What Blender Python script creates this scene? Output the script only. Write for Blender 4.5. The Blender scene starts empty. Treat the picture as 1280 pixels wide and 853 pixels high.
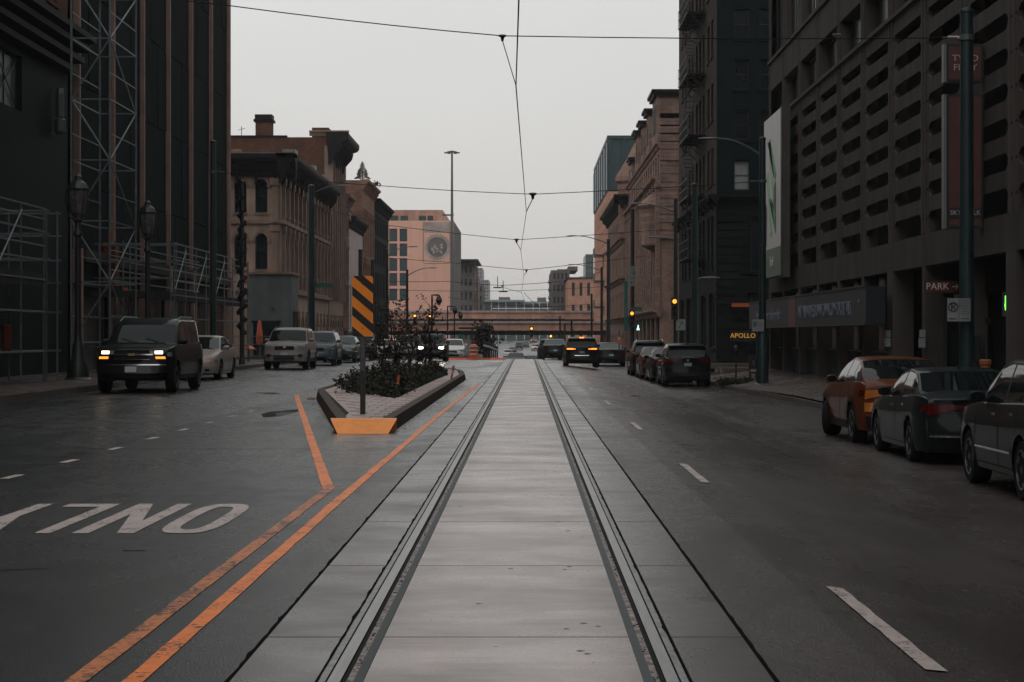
import bpy, math, random
from mathutils import Vector, Matrix
PI = math.pi
S = bpy.context.scene
COL = S.collection
random.seed(7)
# ------------------------------------------------------------------ camera
CAMH = 1.56
F = 2450.0           # focal length in photograph pixels (1280 wide)
cam = bpy.data.cameras.new('camera')
cam.sensor_width = 36.0
cam.lens = F / 1280 * 36
cam.shift_x = -17 / 1280
cam.shift_y = 6.5 / 1280 * -1
cam.clip_start = 0.1
cam.clip_end = 6000
camo = bpy.data.objects.new('camera', cam)
COL.objects.link(camo)
camo.location = (0, 0, CAMH)
camo.rotation_euler = (PI / 2, 0, 0)
S.camera = camo
# ------------------------------------------------------------------ world: overcast daylight
W = bpy.data.worlds.new('World')
S.world = W
W.use_nodes = True
nt = W.node_tree
nt.nodes.clear()
def wn(t, **k):
    n = nt.nodes.new(t)
    for a, b in k.items(): setattr(n, a, b)
    return n
SUN_EL, SUN_AZ = 52.0, 200.0
sky = wn('ShaderNodeTexSky', sky_type='NISHITA', sun_disc=False)
sky.sun_elevation = math.radians(SUN_EL)
sky.sun_rotation = math.radians(SUN_AZ)
sky.dust_density = 4; sky.air_density = 1.0; sky.ozone_density = 1.0
bw = wn('ShaderNodeRGBToBW')
nt.links.new(sky.outputs[0], bw.inputs[0])
cl = wn('ShaderNodeMath', operation='MINIMUM'); cl.inputs[1].default_value = 9.0
nt.links.new(bw.outputs[0], cl.inputs[0])
# cloud deck: soft grey gradient from horizon to zenith plus faint broad cloud
tc = wn('ShaderNodeTexCoord')
sep = wn('ShaderNodeSeparateXYZ')
nt.links.new(tc.outputs['Generated'], sep.inputs[0])
ramp = wn('ShaderNodeValToRGB')
ramp.color_ramp.elements[0].position = 0.0
ramp.color_ramp.elements[0].color = (0.72, 0.68, 0.645, 1)
e = ramp.color_ramp.elements.new(0.17); e.color = (0.775, 0.785, 0.775, 1)
ramp.color_ramp.elements[-1].position = 1.0
ramp.color_ramp.elements[-1].color = (0.73, 0.765, 0.78, 1)
nt.links.new(sep.outputs[2], ramp.inputs[0])
noi = wn('ShaderNodeTexNoise'); noi.inputs['Scale'].default_value = 4.0; noi.inputs['Detail'].default_value = 4
nt.links.new(tc.outputs['Generated'], noi.inputs['Vector'])
mr = wn('ShaderNodeMapRange'); mr.inputs[3].default_value = 0.92; mr.inputs[4].default_value = 1.08
nt.links.new(noi.outputs[0], mr.inputs[0])
mulc = wn('ShaderNodeVectorMath', operation='SCALE')
nt.links.new(ramp.outputs[0], mulc.inputs[0]); nt.links.new(mr.outputs[0], mulc.inputs['Scale'])
sc10 = wn('ShaderNodeVectorMath', operation='SCALE'); sc10.inputs['Scale'].default_value = 10.0
nt.links.new(mulc.outputs[0], sc10.inputs[0])
mx = wn('ShaderNodeMix', data_type='RGBA'); mx.inputs[0].default_value = 0.93
nt.links.new(cl.outputs[0], mx.inputs[6]); nt.links.new(sc10.outputs[0], mx.inputs[7])
bg = wn('ShaderNodeBackground'); bg.inputs[1].default_value = 0.1
nt.links.new(mx.outputs[2], bg.inputs[0])
wo = wn('ShaderNodeOutputWorld')
nt.links.new(bg.outputs[0], wo.inputs[0])
# ------------------------------------------------------------------ sun behind thick cloud
sun = bpy.data.lights.new('sun', 'SUN')
sun.energy = 0.5
sun.angle = math.radians(40)
sun.color = (1.0, 0.95, 0.9)
suno = bpy.data.objects.new('sun', sun)
COL.objects.link(suno)
az, el = math.radians(SUN_AZ), math.radians(SUN_EL)
sd = Vector((math.sin(az) * math.cos(el), math.cos(az) * math.cos(el), math.sin(el)))
suno.rotation_euler = sd.to_track_quat('Z', 'Y').to_euler()
suno.location = (0, -30, 60)
S.view_settings.view_transform = 'Standard'
S.view_settings.look = 'None'
S.view_settings.exposure = 0.0
S.view_settings.gamma = 1.0
try:
    S.cycles.max_bounces = 6; S.cycles.diffuse_bounces = 3; S.cycles.glossy_bounces = 3
    S.cycles.volume_bounces = 0; S.cycles.use_denoising = True
except Exception: pass

# ------------------------------------------------------------------ mesh builder
class MB:
    def __init__(s, T=None):
        s.v = []; s.f = []; s.m = []; s.T = T
    def add(s, vs, fs, m=0):
        n = len(s.v)
        s.v += [s.T(*p) if s.T else p for p in vs]
        s.f += [tuple(i + n for i in f) for f in fs]
        s.m += [m] * len(fs)
        return s
    def box(s, x0, x1, y0, y1, z0, z1, m=0):
        return s.add([(x0,y0,z0),(x1,y0,z0),(x1,y1,z0),(x0,y1,z0),(x0,y0,z1),(x1,y0,z1),(x1,y1,z1),(x0,y1,z1)],
                     [(0,3,2,1),(4,5,6,7),(0,1,5,4),(1,2,6,5),(2,3,7,6),(3,0,4,7)], m)
    def prism(s, poly, a0, a1, ax='z', m=0):
        n = len(poly)
        def P(p, a): return {'z': (p[0], p[1], a), 'y': (p[0], a, p[1]), 'x': (a, p[0], p[1])}[ax]
        vs = [P(p, a0) for p in poly] + [P(p, a1) for p in poly]
        fs = [tuple(range(n))[::-1], tuple(range(n, 2*n))] + [(i, (i+1) % n, (i+1) % n + n, i + n) for i in range(n)]
        return s.add(vs, fs, m)
    def tube(s, pts, r, n=8, m=0, r1=None, cap=True):
        pts = [Vector(p) for p in pts]
        k = len(pts); vs = []; fs = []
        up = None
        for i, p in enumerate(pts):
            d = (pts[min(i+1, k-1)] - pts[max(i-1, 0)])
            d = d.normalized() if d.length > 1e-9 else Vector((0,0,1))
            if up is None:
                up = Vector((0,0,1)) if abs(d.z) < .9 else Vector((1,0,0))
            a = d.cross(up)
            if a.length < 1e-6: a = d.cross(Vector((0,1,0)))
            a.normalize(); b = a.cross(d)
            up = b
            rr = r if r1 is None else r + (r1 - r) * i / (k - 1)
            if isinstance(r, (list, tuple)): rr = r[i]
            for j in range(n):
                t = 2*PI*j/n + PI/n
                q = p + a*math.cos(t)*rr + b*math.sin(t)*rr
                vs.append(tuple(q))
        for i in range(k-1):
            for j in range(n):
                fs.append((i*n+j, i*n+(j+1) % n, (i+1)*n+(j+1) % n, (i+1)*n+j))
        if cap: fs += [tuple(range(n))[::-1], tuple(range((k-1)*n, k*n))]
        return s.add(vs, fs, m)
    def lathe(s, prof, cx=0, cy=0, n=16, m=0, ax='z', c=0):
        # prof: (r, h) along the axis
        vs = []; fs = []
        for r, h in prof:
            for j in range(n):
                t = 2*PI*j/n
                a, b = r*math.cos(t), r*math.sin(t)
                vs.append((cx+a, cy+b, h) if ax == 'z' else (h, cx+a, cy+b) if ax == 'x' else (cx+a, h, cy+b))
        k = len(prof)
        for i in range(k-1):
            for j in range(n):
                fs.append((i*n+j, i*n+(j+1) % n, (i+1)*n+(j+1) % n, (i+1)*n+j))
        fs += [tuple(range(n))[::-1], tuple(range((k-1)*n, k*n))]
        return s.add(vs, fs, m)
    def mesh(s, name, mats, smooth=False, ang=35):
        me = bpy.data.meshes.new(name)
        me.from_pydata([tuple(v) for v in s.v], [], s.f)
        for mt in (mats if isinstance(mats, (list, tuple)) else [mats]): me.materials.append(mt)
        if len(me.materials) > 1: me.polygons.foreach_set('material_index', s.m)
        me.update()
        import bmesh
        bm = bmesh.new(); bm.from_mesh(me)
        if smooth: bmesh.ops.remove_doubles(bm, verts=bm.verts, dist=1e-5)
        bmesh.ops.recalc_face_normals(bm, faces=bm.faces)
        bm.to_mesh(me); bm.free()
        if smooth:
            me.shade_smooth(); me.set_sharp_from_angle(angle=math.radians(ang))
        return me
    def build(s, name, mats, parent=None, smooth=False, ang=35, loc=None, rz=0):
        return link(name, s.mesh(name, mats, smooth, ang), parent, loc, rz)

def link(name, me, parent=None, loc=None, rz=0):
    o = bpy.data.objects.new(name, me)
    COL.objects.link(o)
    if parent is not None: o.parent = parent
    if loc is not None: o.location = loc
    if rz: o.rotation_euler = (0, 0, rz)
    return o
def tag(o, label=None, cat=None, group=None, kind=None):
    if label: o['label'] = label
    if cat: o['category'] = cat
    if group: o['group'] = group
    if kind: o['kind'] = kind
    return o
def thing(name, label, cat, loc=(0,0,0), rz=0, group=None):
    o = bpy.data.objects.new(name, None)
    COL.objects.link(o); o.location = loc; o.rotation_euler = (0,0,rz)
    o.empty_display_size = .2
    return tag(o, label, cat, group)
def copy_tree(o, parent=None):
    c = o.copy(); COL.objects.link(c)
    if parent is not None: c.parent = parent
    for ch in list(o.children): copy_tree(ch, c)
    return c
def at(px, py, D):
    return ((px - 657) * D / F, D, CAMH + (420 - py) * D / F)
def PX(px, D): return (px - 657) * D / F
def PZ(py, D): return CAMH + (420 - py) * D / F

# ------------------------------------------------------------------ materials
MATS = {}
def mat(name, col, rough=.7, metal=0, var=.12, scale=3, bump=0, bscale=None, spec=.5, coat=0, emit=None, es=0,
        streak=None, col2=None, obj_var=0, coords='pos', rvar=0, hstretch=None):
    if name in MATS: return MATS[name]
    if rough >= .6 and spec == .5: spec = .1
    m = bpy.data.materials.new(name); m.use_nodes = True
    n = m.node_tree.nodes; l = m.node_tree.links
    b = n['Principled BSDF']
    b.inputs['Roughness'].default_value = rough
    b.inputs['Metallic'].default_value = metal
    b.inputs['Specular IOR Level'].default_value = spec
    b.inputs['Coat Weight'].default_value = coat
    b.inputs['Coat Roughness'].default_value = .04
    b.inputs['Base Color'].default_value = (*col, 1)
    if emit:
        b.inputs['Emission Color'].default_value = (*emit, 1)
        b.inputs['Emission Strength'].default_value = es
    if var or bump or rvar:
        if coords == 'pos':
            g = n.new('ShaderNodeNewGeometry'); src = g.outputs['Position']
        else:
            g = n.new('ShaderNodeTexCoord'); src = g.outputs['Object']
        if hstretch:
            mp = n.new('ShaderNodeMapping'); mp.inputs['Scale'].default_value = hstretch
            l.new(src, mp.inputs[0]); src2 = mp.outputs[0]
        else: src2 = src
        no = n.new('ShaderNodeTexNoise'); no.inputs['Scale'].default_value = scale
        no.inputs['Detail'].default_value = 6; no.inputs['Roughness'].default_value = .62
        l.new(src2, no.inputs['Vector'])
        c2 = col2 or tuple(c * .45 for c in col)
        cr = n.new('ShaderNodeValToRGB')
        cr.color_ramp.elements[0].position = .32
        cr.color_ramp.elements[1].position = .68
        k = min(1, var * 2.2)
        cr.color_ramp.elements[0].color = (*[a*(1-k) + c*k for a, c in zip(col, c2)], 1)
        cr.color_ramp.elements[1].color = (*[min(1, a*(1+var*.7)) for a in col], 1)
        l.new(no.outputs[0], cr.inputs[0])
        out = cr.outputs[0]
        if streak:
            # rain streaks and soot: noise stretched vertically
            mp = n.new('ShaderNodeMapping'); mp.inputs['Scale'].default_value = (1, 1, .06)
            l.new(src, mp.inputs[0])
            ns = n.new('ShaderNodeTexNoise'); ns.inputs['Scale'].default_value = 1.6; ns.inputs['Detail'].default_value = 5
            l.new(mp.outputs[0], ns.inputs['Vector'])
            rr = n.new('ShaderNodeMapRange'); rr.inputs[1].default_value = .35; rr.inputs[2].default_value = .7
            rr.inputs[3].default_value = 1; rr.inputs[4].default_value = 1 - streak
            l.new(ns.outputs[0], rr.inputs[0])
            vm = n.new('ShaderNodeVectorMath'); vm.operation = 'SCALE'
            l.new(out, vm.inputs[0]); l.new(rr.outputs[0], vm.inputs['Scale']); out = vm.outputs[0]
        if obj_var:
            oi = n.new('ShaderNodeObjectInfo')
            rr = n.new('ShaderNodeMapRange'); rr.inputs[3].default_value = 1 - obj_var; rr.inputs[4].default_value = 1 + obj_var
            l.new(oi.outputs['Random'], rr.inputs[0])
            vm = n.new('ShaderNodeVectorMath'); vm.operation = 'SCALE'
            l.new(out, vm.inputs[0]); l.new(rr.outputs[0], vm.inputs['Scale']); out = vm.outputs[0]
        l.new(out, b.inputs['Base Color'])
        if rvar:
            rr = n.new('ShaderNodeMapRange'); rr.inputs[1].default_value = .35; rr.inputs[2].default_value = .65
            rr.inputs[3].default_value = max(.03, rough - rvar); rr.inputs[4].default_value = min(1, rough + rvar)
            l.new(no.outputs[0], rr.inputs[0]); l.new(rr.outputs[0], b.inputs['Roughness'])
        if bump:
            nb = n.new('ShaderNodeTexNoise'); nb.inputs['Scale'].default_value = bscale or scale * 8
            nb.inputs['Detail'].default_value = 4
            l.new(src, nb.inputs['Vector'])
            bp = n.new('ShaderNodeBump'); bp.inputs['Strength'].default_value = bump; bp.inputs['Distance'].default_value = .02
            l.new(nb.outputs[0], bp.inputs['Height']); l.new(bp.outputs[0], b.inputs['Normal'])
    MATS[name] = m
    return m
def lamp(name, col, s): return mat(name, (.02,.02,.02), .3, var=0, emit=col, es=s)

def brick_mat(name, c1, c2, mortar, sx=.22, sz=.075, streak=.25, rough=.85, swap=False):
    """running-bond masonry tone from world position; real joints are sub-pixel here"""
    if name in MATS: return MATS[name]
    m = mat(name, c1, rough, var=.24, scale=.9, streak=streak, col2=c2)
    n = m.node_tree.nodes; l = m.node_tree.links; b = n['Principled BSDF']
    g = n.new('ShaderNodeNewGeometry'); sp = n.new('ShaderNodeSeparateXYZ'); l.new(g.outputs['Position'], sp.inputs[0])
    ad = n.new('ShaderNodeMath'); ad.operation = 'ADD'; l.new(sp.outputs[0], ad.inputs[0]); l.new(sp.outputs[1], ad.inputs[1])
    cb = n.new('ShaderNodeCombineXYZ'); l.new(ad.outputs[0], cb.inputs[0]); l.new(sp.outputs[2], cb.inputs[1])
    br = n.new('ShaderNodeTexBrick'); br.inputs['Scale'].default_value = 1
    br.inputs['Brick Width'].default_value = sx; br.inputs['Row Height'].default_value = sz
    br.inputs['Mortar Size'].default_value = sz * .09
    br.inputs['Color1'].default_value = (1.08,1.08,1.08,1); br.inputs['Color2'].default_value = (.78,.75,.74,1)
    br.inputs['Mortar'].default_value = (*[mortar]*3, 1)
    l.new(cb.outputs[0], br.inputs['Vector'])
    src = b.inputs['Base Color'].links[0].from_socket
    mu = n.new('ShaderNodeVectorMath'); mu.operation = 'MULTIPLY'
    l.new(src, mu.inputs[0]); l.new(br.outputs['Color'], mu.inputs[1]); l.new(mu.outputs[0], b.inputs['Base Color'])
    return m

# street surfaces ---------------------------------------------------
def road_mat():
    m = mat('wet_asphalt', (.052,.050,.049), .5, var=.0)
    n = m.node_tree.nodes; l = m.node_tree.links; b = n['Principled BSDF']
    g = n.new('ShaderNodeNewGeometry')
    def noise(sc, det=5, stretch=None, rough=.6):
        src = g.outputs['Position']
        if stretch:
            mp = n.new('ShaderNodeMapping'); mp.inputs['Scale'].default_value = stretch; l.new(src, mp.inputs[0]); src = mp.outputs[0]
        t = n.new('ShaderNodeTexNoise'); t.inputs['Scale'].default_value = sc; t.inputs['Detail'].default_value = det
        t.inputs['Roughness'].default_value = rough
        l.new(src, t.inputs['Vector']); return t.outputs[0]
    def rng(s, a, bb, c, d):
        r = n.new('ShaderNodeMapRange'); r.inputs[1].default_value = a; r.inputs[2].default_value = bb
        r.inputs[3].default_value = c; r.inputs[4].default_value = d; l.new(s, r.inputs[0]); return r.outputs[0]
    def mul(a, bb):
        r = n.new('ShaderNodeMath'); r.operation = 'MULTIPLY'; l.new(a, r.inputs[0]); l.new(bb, r.inputs[1]); return r.outputs[0]
    big = noise(.35, 4, (1, .22, 1)); fine = noise(70, 3); agg = noise(24, 3, rough=.8); mid = noise(2.2, 6, (1, .5, 1))
    lanes = noise(1.1, 3, (1, .03, 1))
    f = mul(mul(rng(big, .3, .7, .78, 1.22), rng(fine, .3, .7, .30, 1.85)), mul(rng(mid, .3, .7, .85, 1.15), rng(lanes, .35, .65, .88, 1.1)))
    f = mul(f, rng(agg, .35, .65, .72, 1.3))
    f = mul(f, rng(noise(.9, 7, (1, .35, 1), .7), .42, .6, .80, 1.12))
    sx = n.new('ShaderNodeSeparateXYZ'); l.new(g.outputs['Position'], sx.inputs[0])
    cmx = n.new('ShaderNodeMix'); cmx.data_type = 'RGBA'      # grading and lens tone put into the colour: cooler left of track, browner right
    l.new(rng(sx.outputs[0], -.2, .2, 0, 1), cmx.inputs[0]); cmx.inputs[6].default_value = (.016,.0180,.0185,1); cmx.inputs[7].default_value = (.040,.0320,.029,1)
    sc = n.new('ShaderNodeVectorMath'); sc.operation = 'SCALE'; l.new(cmx.outputs[2], sc.inputs[0])
    b.inputs['Specular IOR Level'].default_value = .33
    l.new(f, sc.inputs['Scale']); l.new(sc.outputs[0], b.inputs['Base Color'])
    l.new(rng(mul(big, rng(mid, .3, .7, .8, 1.2)), .35, .62, .40, .15), b.inputs['Roughness']); b.inputs['Specular Tint'].default_value = (1,.86,.81,1)
    bp = n.new('ShaderNodeBump'); bp.inputs['Strength'].default_value = .7; bp.inputs['Distance'].default_value = .01
    l.new(fine, bp.inputs['Height']); l.new(bp.outputs[0], b.inputs['Normal'])
    return m
def slab_mat(name, base=(.30,.232,.215), ov=.08):
    m = mat(name, base, .5, var=.0)
    n = m.node_tree.nodes; l = m.node_tree.links; b = n['Principled BSDF']
    g = n.new('ShaderNodeNewGeometry')
    def noise(sc, det=5, stretch=None):
        src = g.outputs['Position']
        if stretch:
            mp = n.new('ShaderNodeMapping'); mp.inputs['Scale'].default_value = stretch; l.new(src, mp.inputs[0]); src = mp.outputs[0]
        t = n.new('ShaderNodeTexNoise'); t.inputs['Scale'].default_value = sc; t.inputs['Detail'].default_value = det
        t.inputs['Roughness'].default_value = .6
        l.new(src, t.inputs['Vector']); return t.outputs[0]
    def rng(s, a, bb, c, d):
        r = n.new('ShaderNodeMapRange'); r.inputs[1].default_value = a; r.inputs[2].default_value = bb
        r.inputs[3].default_value = c; r.inputs[4].default_value = d; l.new(s, r.inputs[0]); return r.outputs[0]
    def mul(a, bb):
        r = n.new('ShaderNodeMath'); r.operation = 'MULTIPLY'; l.new(a, r.inputs[0]); l.new(bb, r.inputs[1]); return r.outputs[0]
    broom = noise(3.2, 8, (.22, 3.4, 1)); stain = noise(.9, 7, (.8, 1.1, 1)); fine = noise(60, 3); spots = noise(9, 5)
    f = mul(mul(rng(broom, .3, .7, .82, 1.14), rng(stain, .3, .7, .74, 1.16)), mul(rng(fine, .3, .7, .82, 1.15), rng(spots, .24, .36, .45, 1)))
    oi = n.new('ShaderNodeObjectInfo')
    f = mul(f, rng(oi.outputs['Random'], 0, 1, 1 - ov, 1 + ov))
    if name == 'track_concrete':      # grime collecting beside the rails
        sx = n.new('ShaderNodeSeparateXYZ'); l.new(g.outputs['Position'], sx.inputs[0])
        ab = n.new('ShaderNodeMath'); ab.operation = 'ADD'; l.new(sx.outputs[0], ab.inputs[0]); ab.inputs[1].default_value = .1
        a2 = n.new('ShaderNodeMath'); a2.operation = 'ABSOLUTE'; l.new(ab.outputs[0], a2.inputs[0])
        nn_ = n.new('ShaderNodeMath'); nn_.operation = 'MULTIPLY_ADD'; l.new(stain, nn_.inputs[0]); nn_.inputs[1].default_value = .22; l.new(a2.outputs[0], nn_.inputs[2])
        f = mul(f, rng(nn_.outputs[0], .50, .76, 1.04, .70))
    sc = n.new('ShaderNodeVectorMath'); sc.operation = 'SCALE'; sc.inputs[0].default_value = base
    l.new(f, sc.inputs['Scale']); l.new(sc.outputs[0], b.inputs['Base Color'])
    l.new(rng(stain, .3, .7, .40, .18), b.inputs['Roughness']); b.inputs['Specular Tint'].default_value = (1,.87,.83,1)
    bp = n.new('ShaderNodeBump'); bp.inputs['Strength'].default_value = .15; bp.inputs['Distance'].default_value = .01
    l.new(fine, bp.inputs['Height']); l.new(bp.outputs[0], b.inputs['Normal'])
    return m
M_road = road_mat()
M_slab = slab_mat('track_concrete')
M_walk = slab_mat('sidewalk_concrete', (.10,.078,.07), .14)
M_side = slab_mat('track_edge_concrete', (.062,.051,.047), .14)
M_kerb = mat('kerb_stone', (.07,.058,.052), .6, var=.2, scale=4, bump=.2, bscale=30, coords='pos', obj_var=.12)
M_dark = mat('joint_dark', (.015,.015,.016), .8, var=.2, scale=20)
M_seam = mat('tar_seam', (.006,.006,.0065), .9, var=.2, scale=20, spec=.03)
def paint_mat(name, col, wear, under=(.030,.028,.027)):
    # road paint worn through to the asphalt in chips and tyre-scrubbed patches
    m = bpy.data.materials.new(name); m.use_nodes = True; MATS[name] = m
    n = m.node_tree.nodes; l = m.node_tree.links; b = n['Principled BSDF']; b.inputs['Roughness'].default_value = .5; b.inputs['Specular IOR Level'].default_value = .35
    g = n.new('ShaderNodeNewGeometry')
    def noise(s, d=5):
        t = n.new('ShaderNodeTexNoise'); t.inputs['Scale'].default_value = s; t.inputs['Detail'].default_value = d; t.inputs['Roughness'].default_value = .7
        l.new(g.outputs['Position'], t.inputs['Vector']); return t.outputs[0]
    def rng(s, a, bb, c, d):
        r = n.new('ShaderNodeMapRange'); r.inputs[1].default_value = a; r.inputs[2].default_value = bb; r.inputs[3].default_value = c; r.inputs[4].default_value = d
        l.new(s, r.inputs[0]); return r.outputs[0]
    def mth(op, a, c):
        r = n.new('ShaderNodeMath'); r.operation = op; l.new(a, r.inputs[0])
        if isinstance(c, float): r.inputs[1].default_value = c
        else: l.new(c, r.inputs[1])
        return r.outputs[0]
    big = rng(noise(1.7), .35, .65, -.10, .12); chips = mth('ADD', noise(26, 6), big)
    f = rng(chips, .56-wear, .64-wear, 0, 1)
    tone = n.new('ShaderNodeVectorMath'); tone.operation = 'SCALE'; tone.inputs[0].default_value = col; l.new(rng(noise(5), .3, .7, .78, 1.12), tone.inputs['Scale'])
    mx_ = n.new('ShaderNodeMix'); mx_.data_type = 'RGBA'; l.new(f, mx_.inputs[0]); l.new(tone.outputs[0], mx_.inputs[6]); mx_.inputs[7].default_value = (*under, 1)
    l.new(mx_.outputs[2], b.inputs['Base Color']); return m
M_white = mat('road_paint_white_old', (.42,.35,.325), .5, var=.40, scale=11, col2=(.14,.125,.12), coords='pos')
def paint(name, col, worn=(.10,.07,.05)):
    return mat(name, col, .5, var=.16, scale=9, col2=worn)
M_white = paint_mat('road_paint_white', (.50,.415,.385), -.01)
M_yel = paint_mat('road_paint_yellow', (.92,.225,.03), .0)
M_yelold = paint_mat('road_paint_yellow_worn', (.62,.19,.055), .055)
M_steel = mat('rail_steel', (.30,.285,.28), .40, .7, var=.15, scale=5, hstretch=(6,.4,1))
M_steeld = mat('rail_lip_steel', (.26,.25,.25), .45, .6, var=.3, scale=12, col2=(.05,.045,.04))
M_rubber = mat('ribbed_rubber', (.035,.045,.047), .55, var=.2, scale=12)
M_stonefill = mat('rail_grout', (.34,.29,.27), .7, var=.34, scale=16, col2=(.03,.03,.03))
M_glass = mat('window_glass', (.012,.017,.020), .06, var=.3, scale=.7, spec=.6)
M_glassd = mat('dull_glass', (.010,.014,.016), .22, var=.3, scale=.6, spec=.4)
M_black = mat('black_metal', (.007,.0085,.009), .45, var=.15, scale=6)
M_green = mat('green_pole_paint', (.012,.028,.029), .4, var=.2, scale=3)
M_galv = mat('galvanised_steel', (.10,.11,.115), .4, .4, var=.25, scale=6)
M_pole = mat('pole_paint_teal', (.014,.028,.030), .35, .2, var=.2, scale=3)
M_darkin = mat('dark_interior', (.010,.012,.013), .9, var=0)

# ------------------------------------------------------------------ street profile: flat, over a crest, dips under the viaduct
PROF = [(-80,0),(122,0),(135,-.06),(150,-.35),(200,-1.8),(240,-2.9),(290,-3.3),(380,-3.2),(440,-2.4),(560,-.4),(700,1.0),(900,3),(4000,3)]
def zg(y):
    for (a, za), (b, zb) in zip(PROF, PROF[1:]):
        if y <= b:
            return za + (zb - za) * max(0, (y - a)) / (b - a)
    return PROF[-1][1]
def zx(x, y):
    # street surface with its crossfall: higher at the left kerb, lower at the right one
    k = 1 if y < 112 else max(0, 1-(y-112)/38)
    c = 0
    if x > 1.14: t = min(1, (x-1.14)/4.2); c = -.40*t*t*(3-2*t)
    elif x < -6: c = .12*min(1, (-6-x)/3)
    return zg(y) + c*k
HAZE_D = 0.00023
# ================================================================== ground, road, track
KL, KR = -12.2, 7.9          # kerb lines
ys = [-60,-20,0,20,40,60,80,100,122,128,135,142,150,175,200,220,240,265,290,335,380,410,440,500,560,630,700,900,1500,2600,4000]
g = MB()
xs_ = [-2500,-600,-120,-30,-12,-9,-6,-1.4,1.14,1.7,2.3,2.9,3.5,4.1,4.7,5.4,9,30,120,600,2500]
vs = [(x, y, zx(x,y)) for y in ys for x in xs_]
nx = len(xs_)
g.add(vs, [(j*nx+i, j*nx+i+1, (j+1)*nx+i+1, (j+1)*nx+i) for j in range(len(ys)-1) for i in range(nx-1)])
tag(g.build('road', M_road), kind='structure')

def strip(xa, xb, y0, y1, dz, fx=None, step=8):
    """thin sheet following the street profile"""
    m = MB(); yy = sorted(set([y0, y1] + [y for y in ys if y0 < y < y1]))
    vs = []; fs = []
    for y in yy:
        vs += [(xa, y, zg(y)+dz), (xb, y, zg(y)+dz)]
    for i in range(len(yy)-1): fs.append((2*i, 2*i+1, 2*i+3, 2*i+2))
    return m.add(vs, fs)
CX = -.10
TB = strip(-1.345, 1.135, -6, 420, .004)
bed = tag(TB.build('track_bed', M_seam), kind='structure')
# ragged asphalt seams on both sides and beside the rails
def ragged(xc, w, y0, y1, dz, seed, dy=.22):
    r = random.Random(seed); m = MB(); vs = []; fs = []
    y = y0; k = 0
    while y < y1:
        a = w*.35 + r.random()*w*.9; b = w*.35 + r.random()*w*.9
        if r.random() < .2: a *= 1.7
        vs += [(xc-a, y, dz), (xc+b, y, dz)]
        if k: fs.append((2*k-2, 2*k-1, 2*k+1, 2*k))
        k += 1; y += dy * (.5 + r.random()) * (1 + max(0, y)/40)
    return m.add(vs, fs)
for xc, sd_ in ((-1.345, 1), (1.135, 2)):
    ragged(xc, .009, 2, 124, .006, sd_, .12).build('tar_seam', M_seam, bed)
# concrete slabs, one object each, joints open between them
J0, JS = 10.06 - 3*3.12, 3.12
def slab_mesh(name, w, m):
    b = MB(); t = .004; c = .006
    c = .011; b.add([(-w/2,c,0),(w/2,c,0),(w/2,JS-c,0),(-w/2,JS-c,0),(-w/2+t,c+t,.012),(w/2-t,c+t,.012),(w/2-t,JS-c-t,.012),(-w/2+t,JS-c-t,.012)],
          [(0,3,2,1),(4,5,6,7),(0,1,5,4),(1,2,6,5),(2,3,7,6),(3,0,4,7)])
    return b.mesh(name, m)
sm_c = slab_mesh('concrete_slab', 1.262, M_slab)
sm_l = slab_mesh('edge_slab', .392, M_side)
sm_r = slab_mesh('edge_slab', .372, M_side)
for i in range(-3, 37):
    y = J0 + i*JS
    for me, x in ((sm_c, -.099), (sm_l, -1.132), (sm_r, .93)):
        link('concrete_slab' if me is sm_c else 'edge_slab', me, bed, (x, y, .002))
yend = J0 + 37*JS
for xa, xb, mm in ((-.73,.532,M_slab),(-1.328,-.936,M_side),(.744,1.116,M_side)):
    strip(xa, xb, yend, 420, .014).build('far_slab_run', mm, bed)
# oil drips down the middle of the slabs
r_ = random.Random(77); om = MB()
for k in range(70):
    y = 8 + 60*r_.random()**1.5; x = .28 + r_.gauss(0,.05) if k % 3 else r_.uniform(-.7,.5); q = r_.uniform(.006,.022); n_ = 9
    a0 = r_.random()
    om.add([(x+q*(1+.35*math.sin(3*t+a0))*math.cos(t*2*PI/n_), y+1.3*q*(1+.3*math.cos(2*t))*math.sin(t*2*PI/n_), .0145) for t in range(n_)], [tuple(range(n_))])
tag(om.build('oil_spots', mat('oil_stain', (.05,.042,.040), .5, var=.3, scale=9)), kind='stuff', label='dark oil drips on the pale track slabs')
# grooved rails
def rails(side):
    s = 1 if side == 'R' else -1
    o = thing('track_rail', None, None, (0,0,0)); o['kind'] = 'structure'
    c = CX + s*.7525
    def st(name, a, b, dz, m):
        xa, xb = sorted((CX + s*a, CX + s*b)); strip(xa, xb, -6, 420, dz).build(name, m, o)
    st('rubber_strip', .629, .672, .013, M_rubber)
    for k in range(5):
        st('rubber_rib', .631+k*.0085, .635+k*.0085, .0165, M_rubber)
    st('grout_strip', .673, .703, .0125, M_stonefill)
    st('groove', .703, .729, .006, M_dark)
    st('rail_head', .729, .786, .017, M_steel)
    st('lip_gap', .786, .796, .007, M_dark)
    st('outer_lip', .796, .816, .016, M_steeld)
    st('lip_flange', .818, .832, .012, M_steeld)
    ragged(CX + s*.838, .008, 2, 124, .0155, 11 if s > 0 else 12, .12).build('tar_seam', M_seam, o)
    # grit lying on the grout strip
    r = random.Random(30+s); m = MB()
    for k in range(260):
        y = 6 + 40 * r.random()**1.6; x = CX + s*(.676 + .024*r.random()); q = .003 + .006*r.random()
        a = r.random()*3
        m.add([(x+q*math.cos(a+t), y+2*q*math.sin(a+t), .0126) for t in (0,1.6,3.1,4.7)] + [(x, y, .0126+q*.7)], [(0,1,4),(1,2,4),(2,3,4),(3,0,4)])
    gr = m.build('grit', M_dark, o); gr['kind'] = 'stuff'
rails('L'); rails('R')

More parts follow.
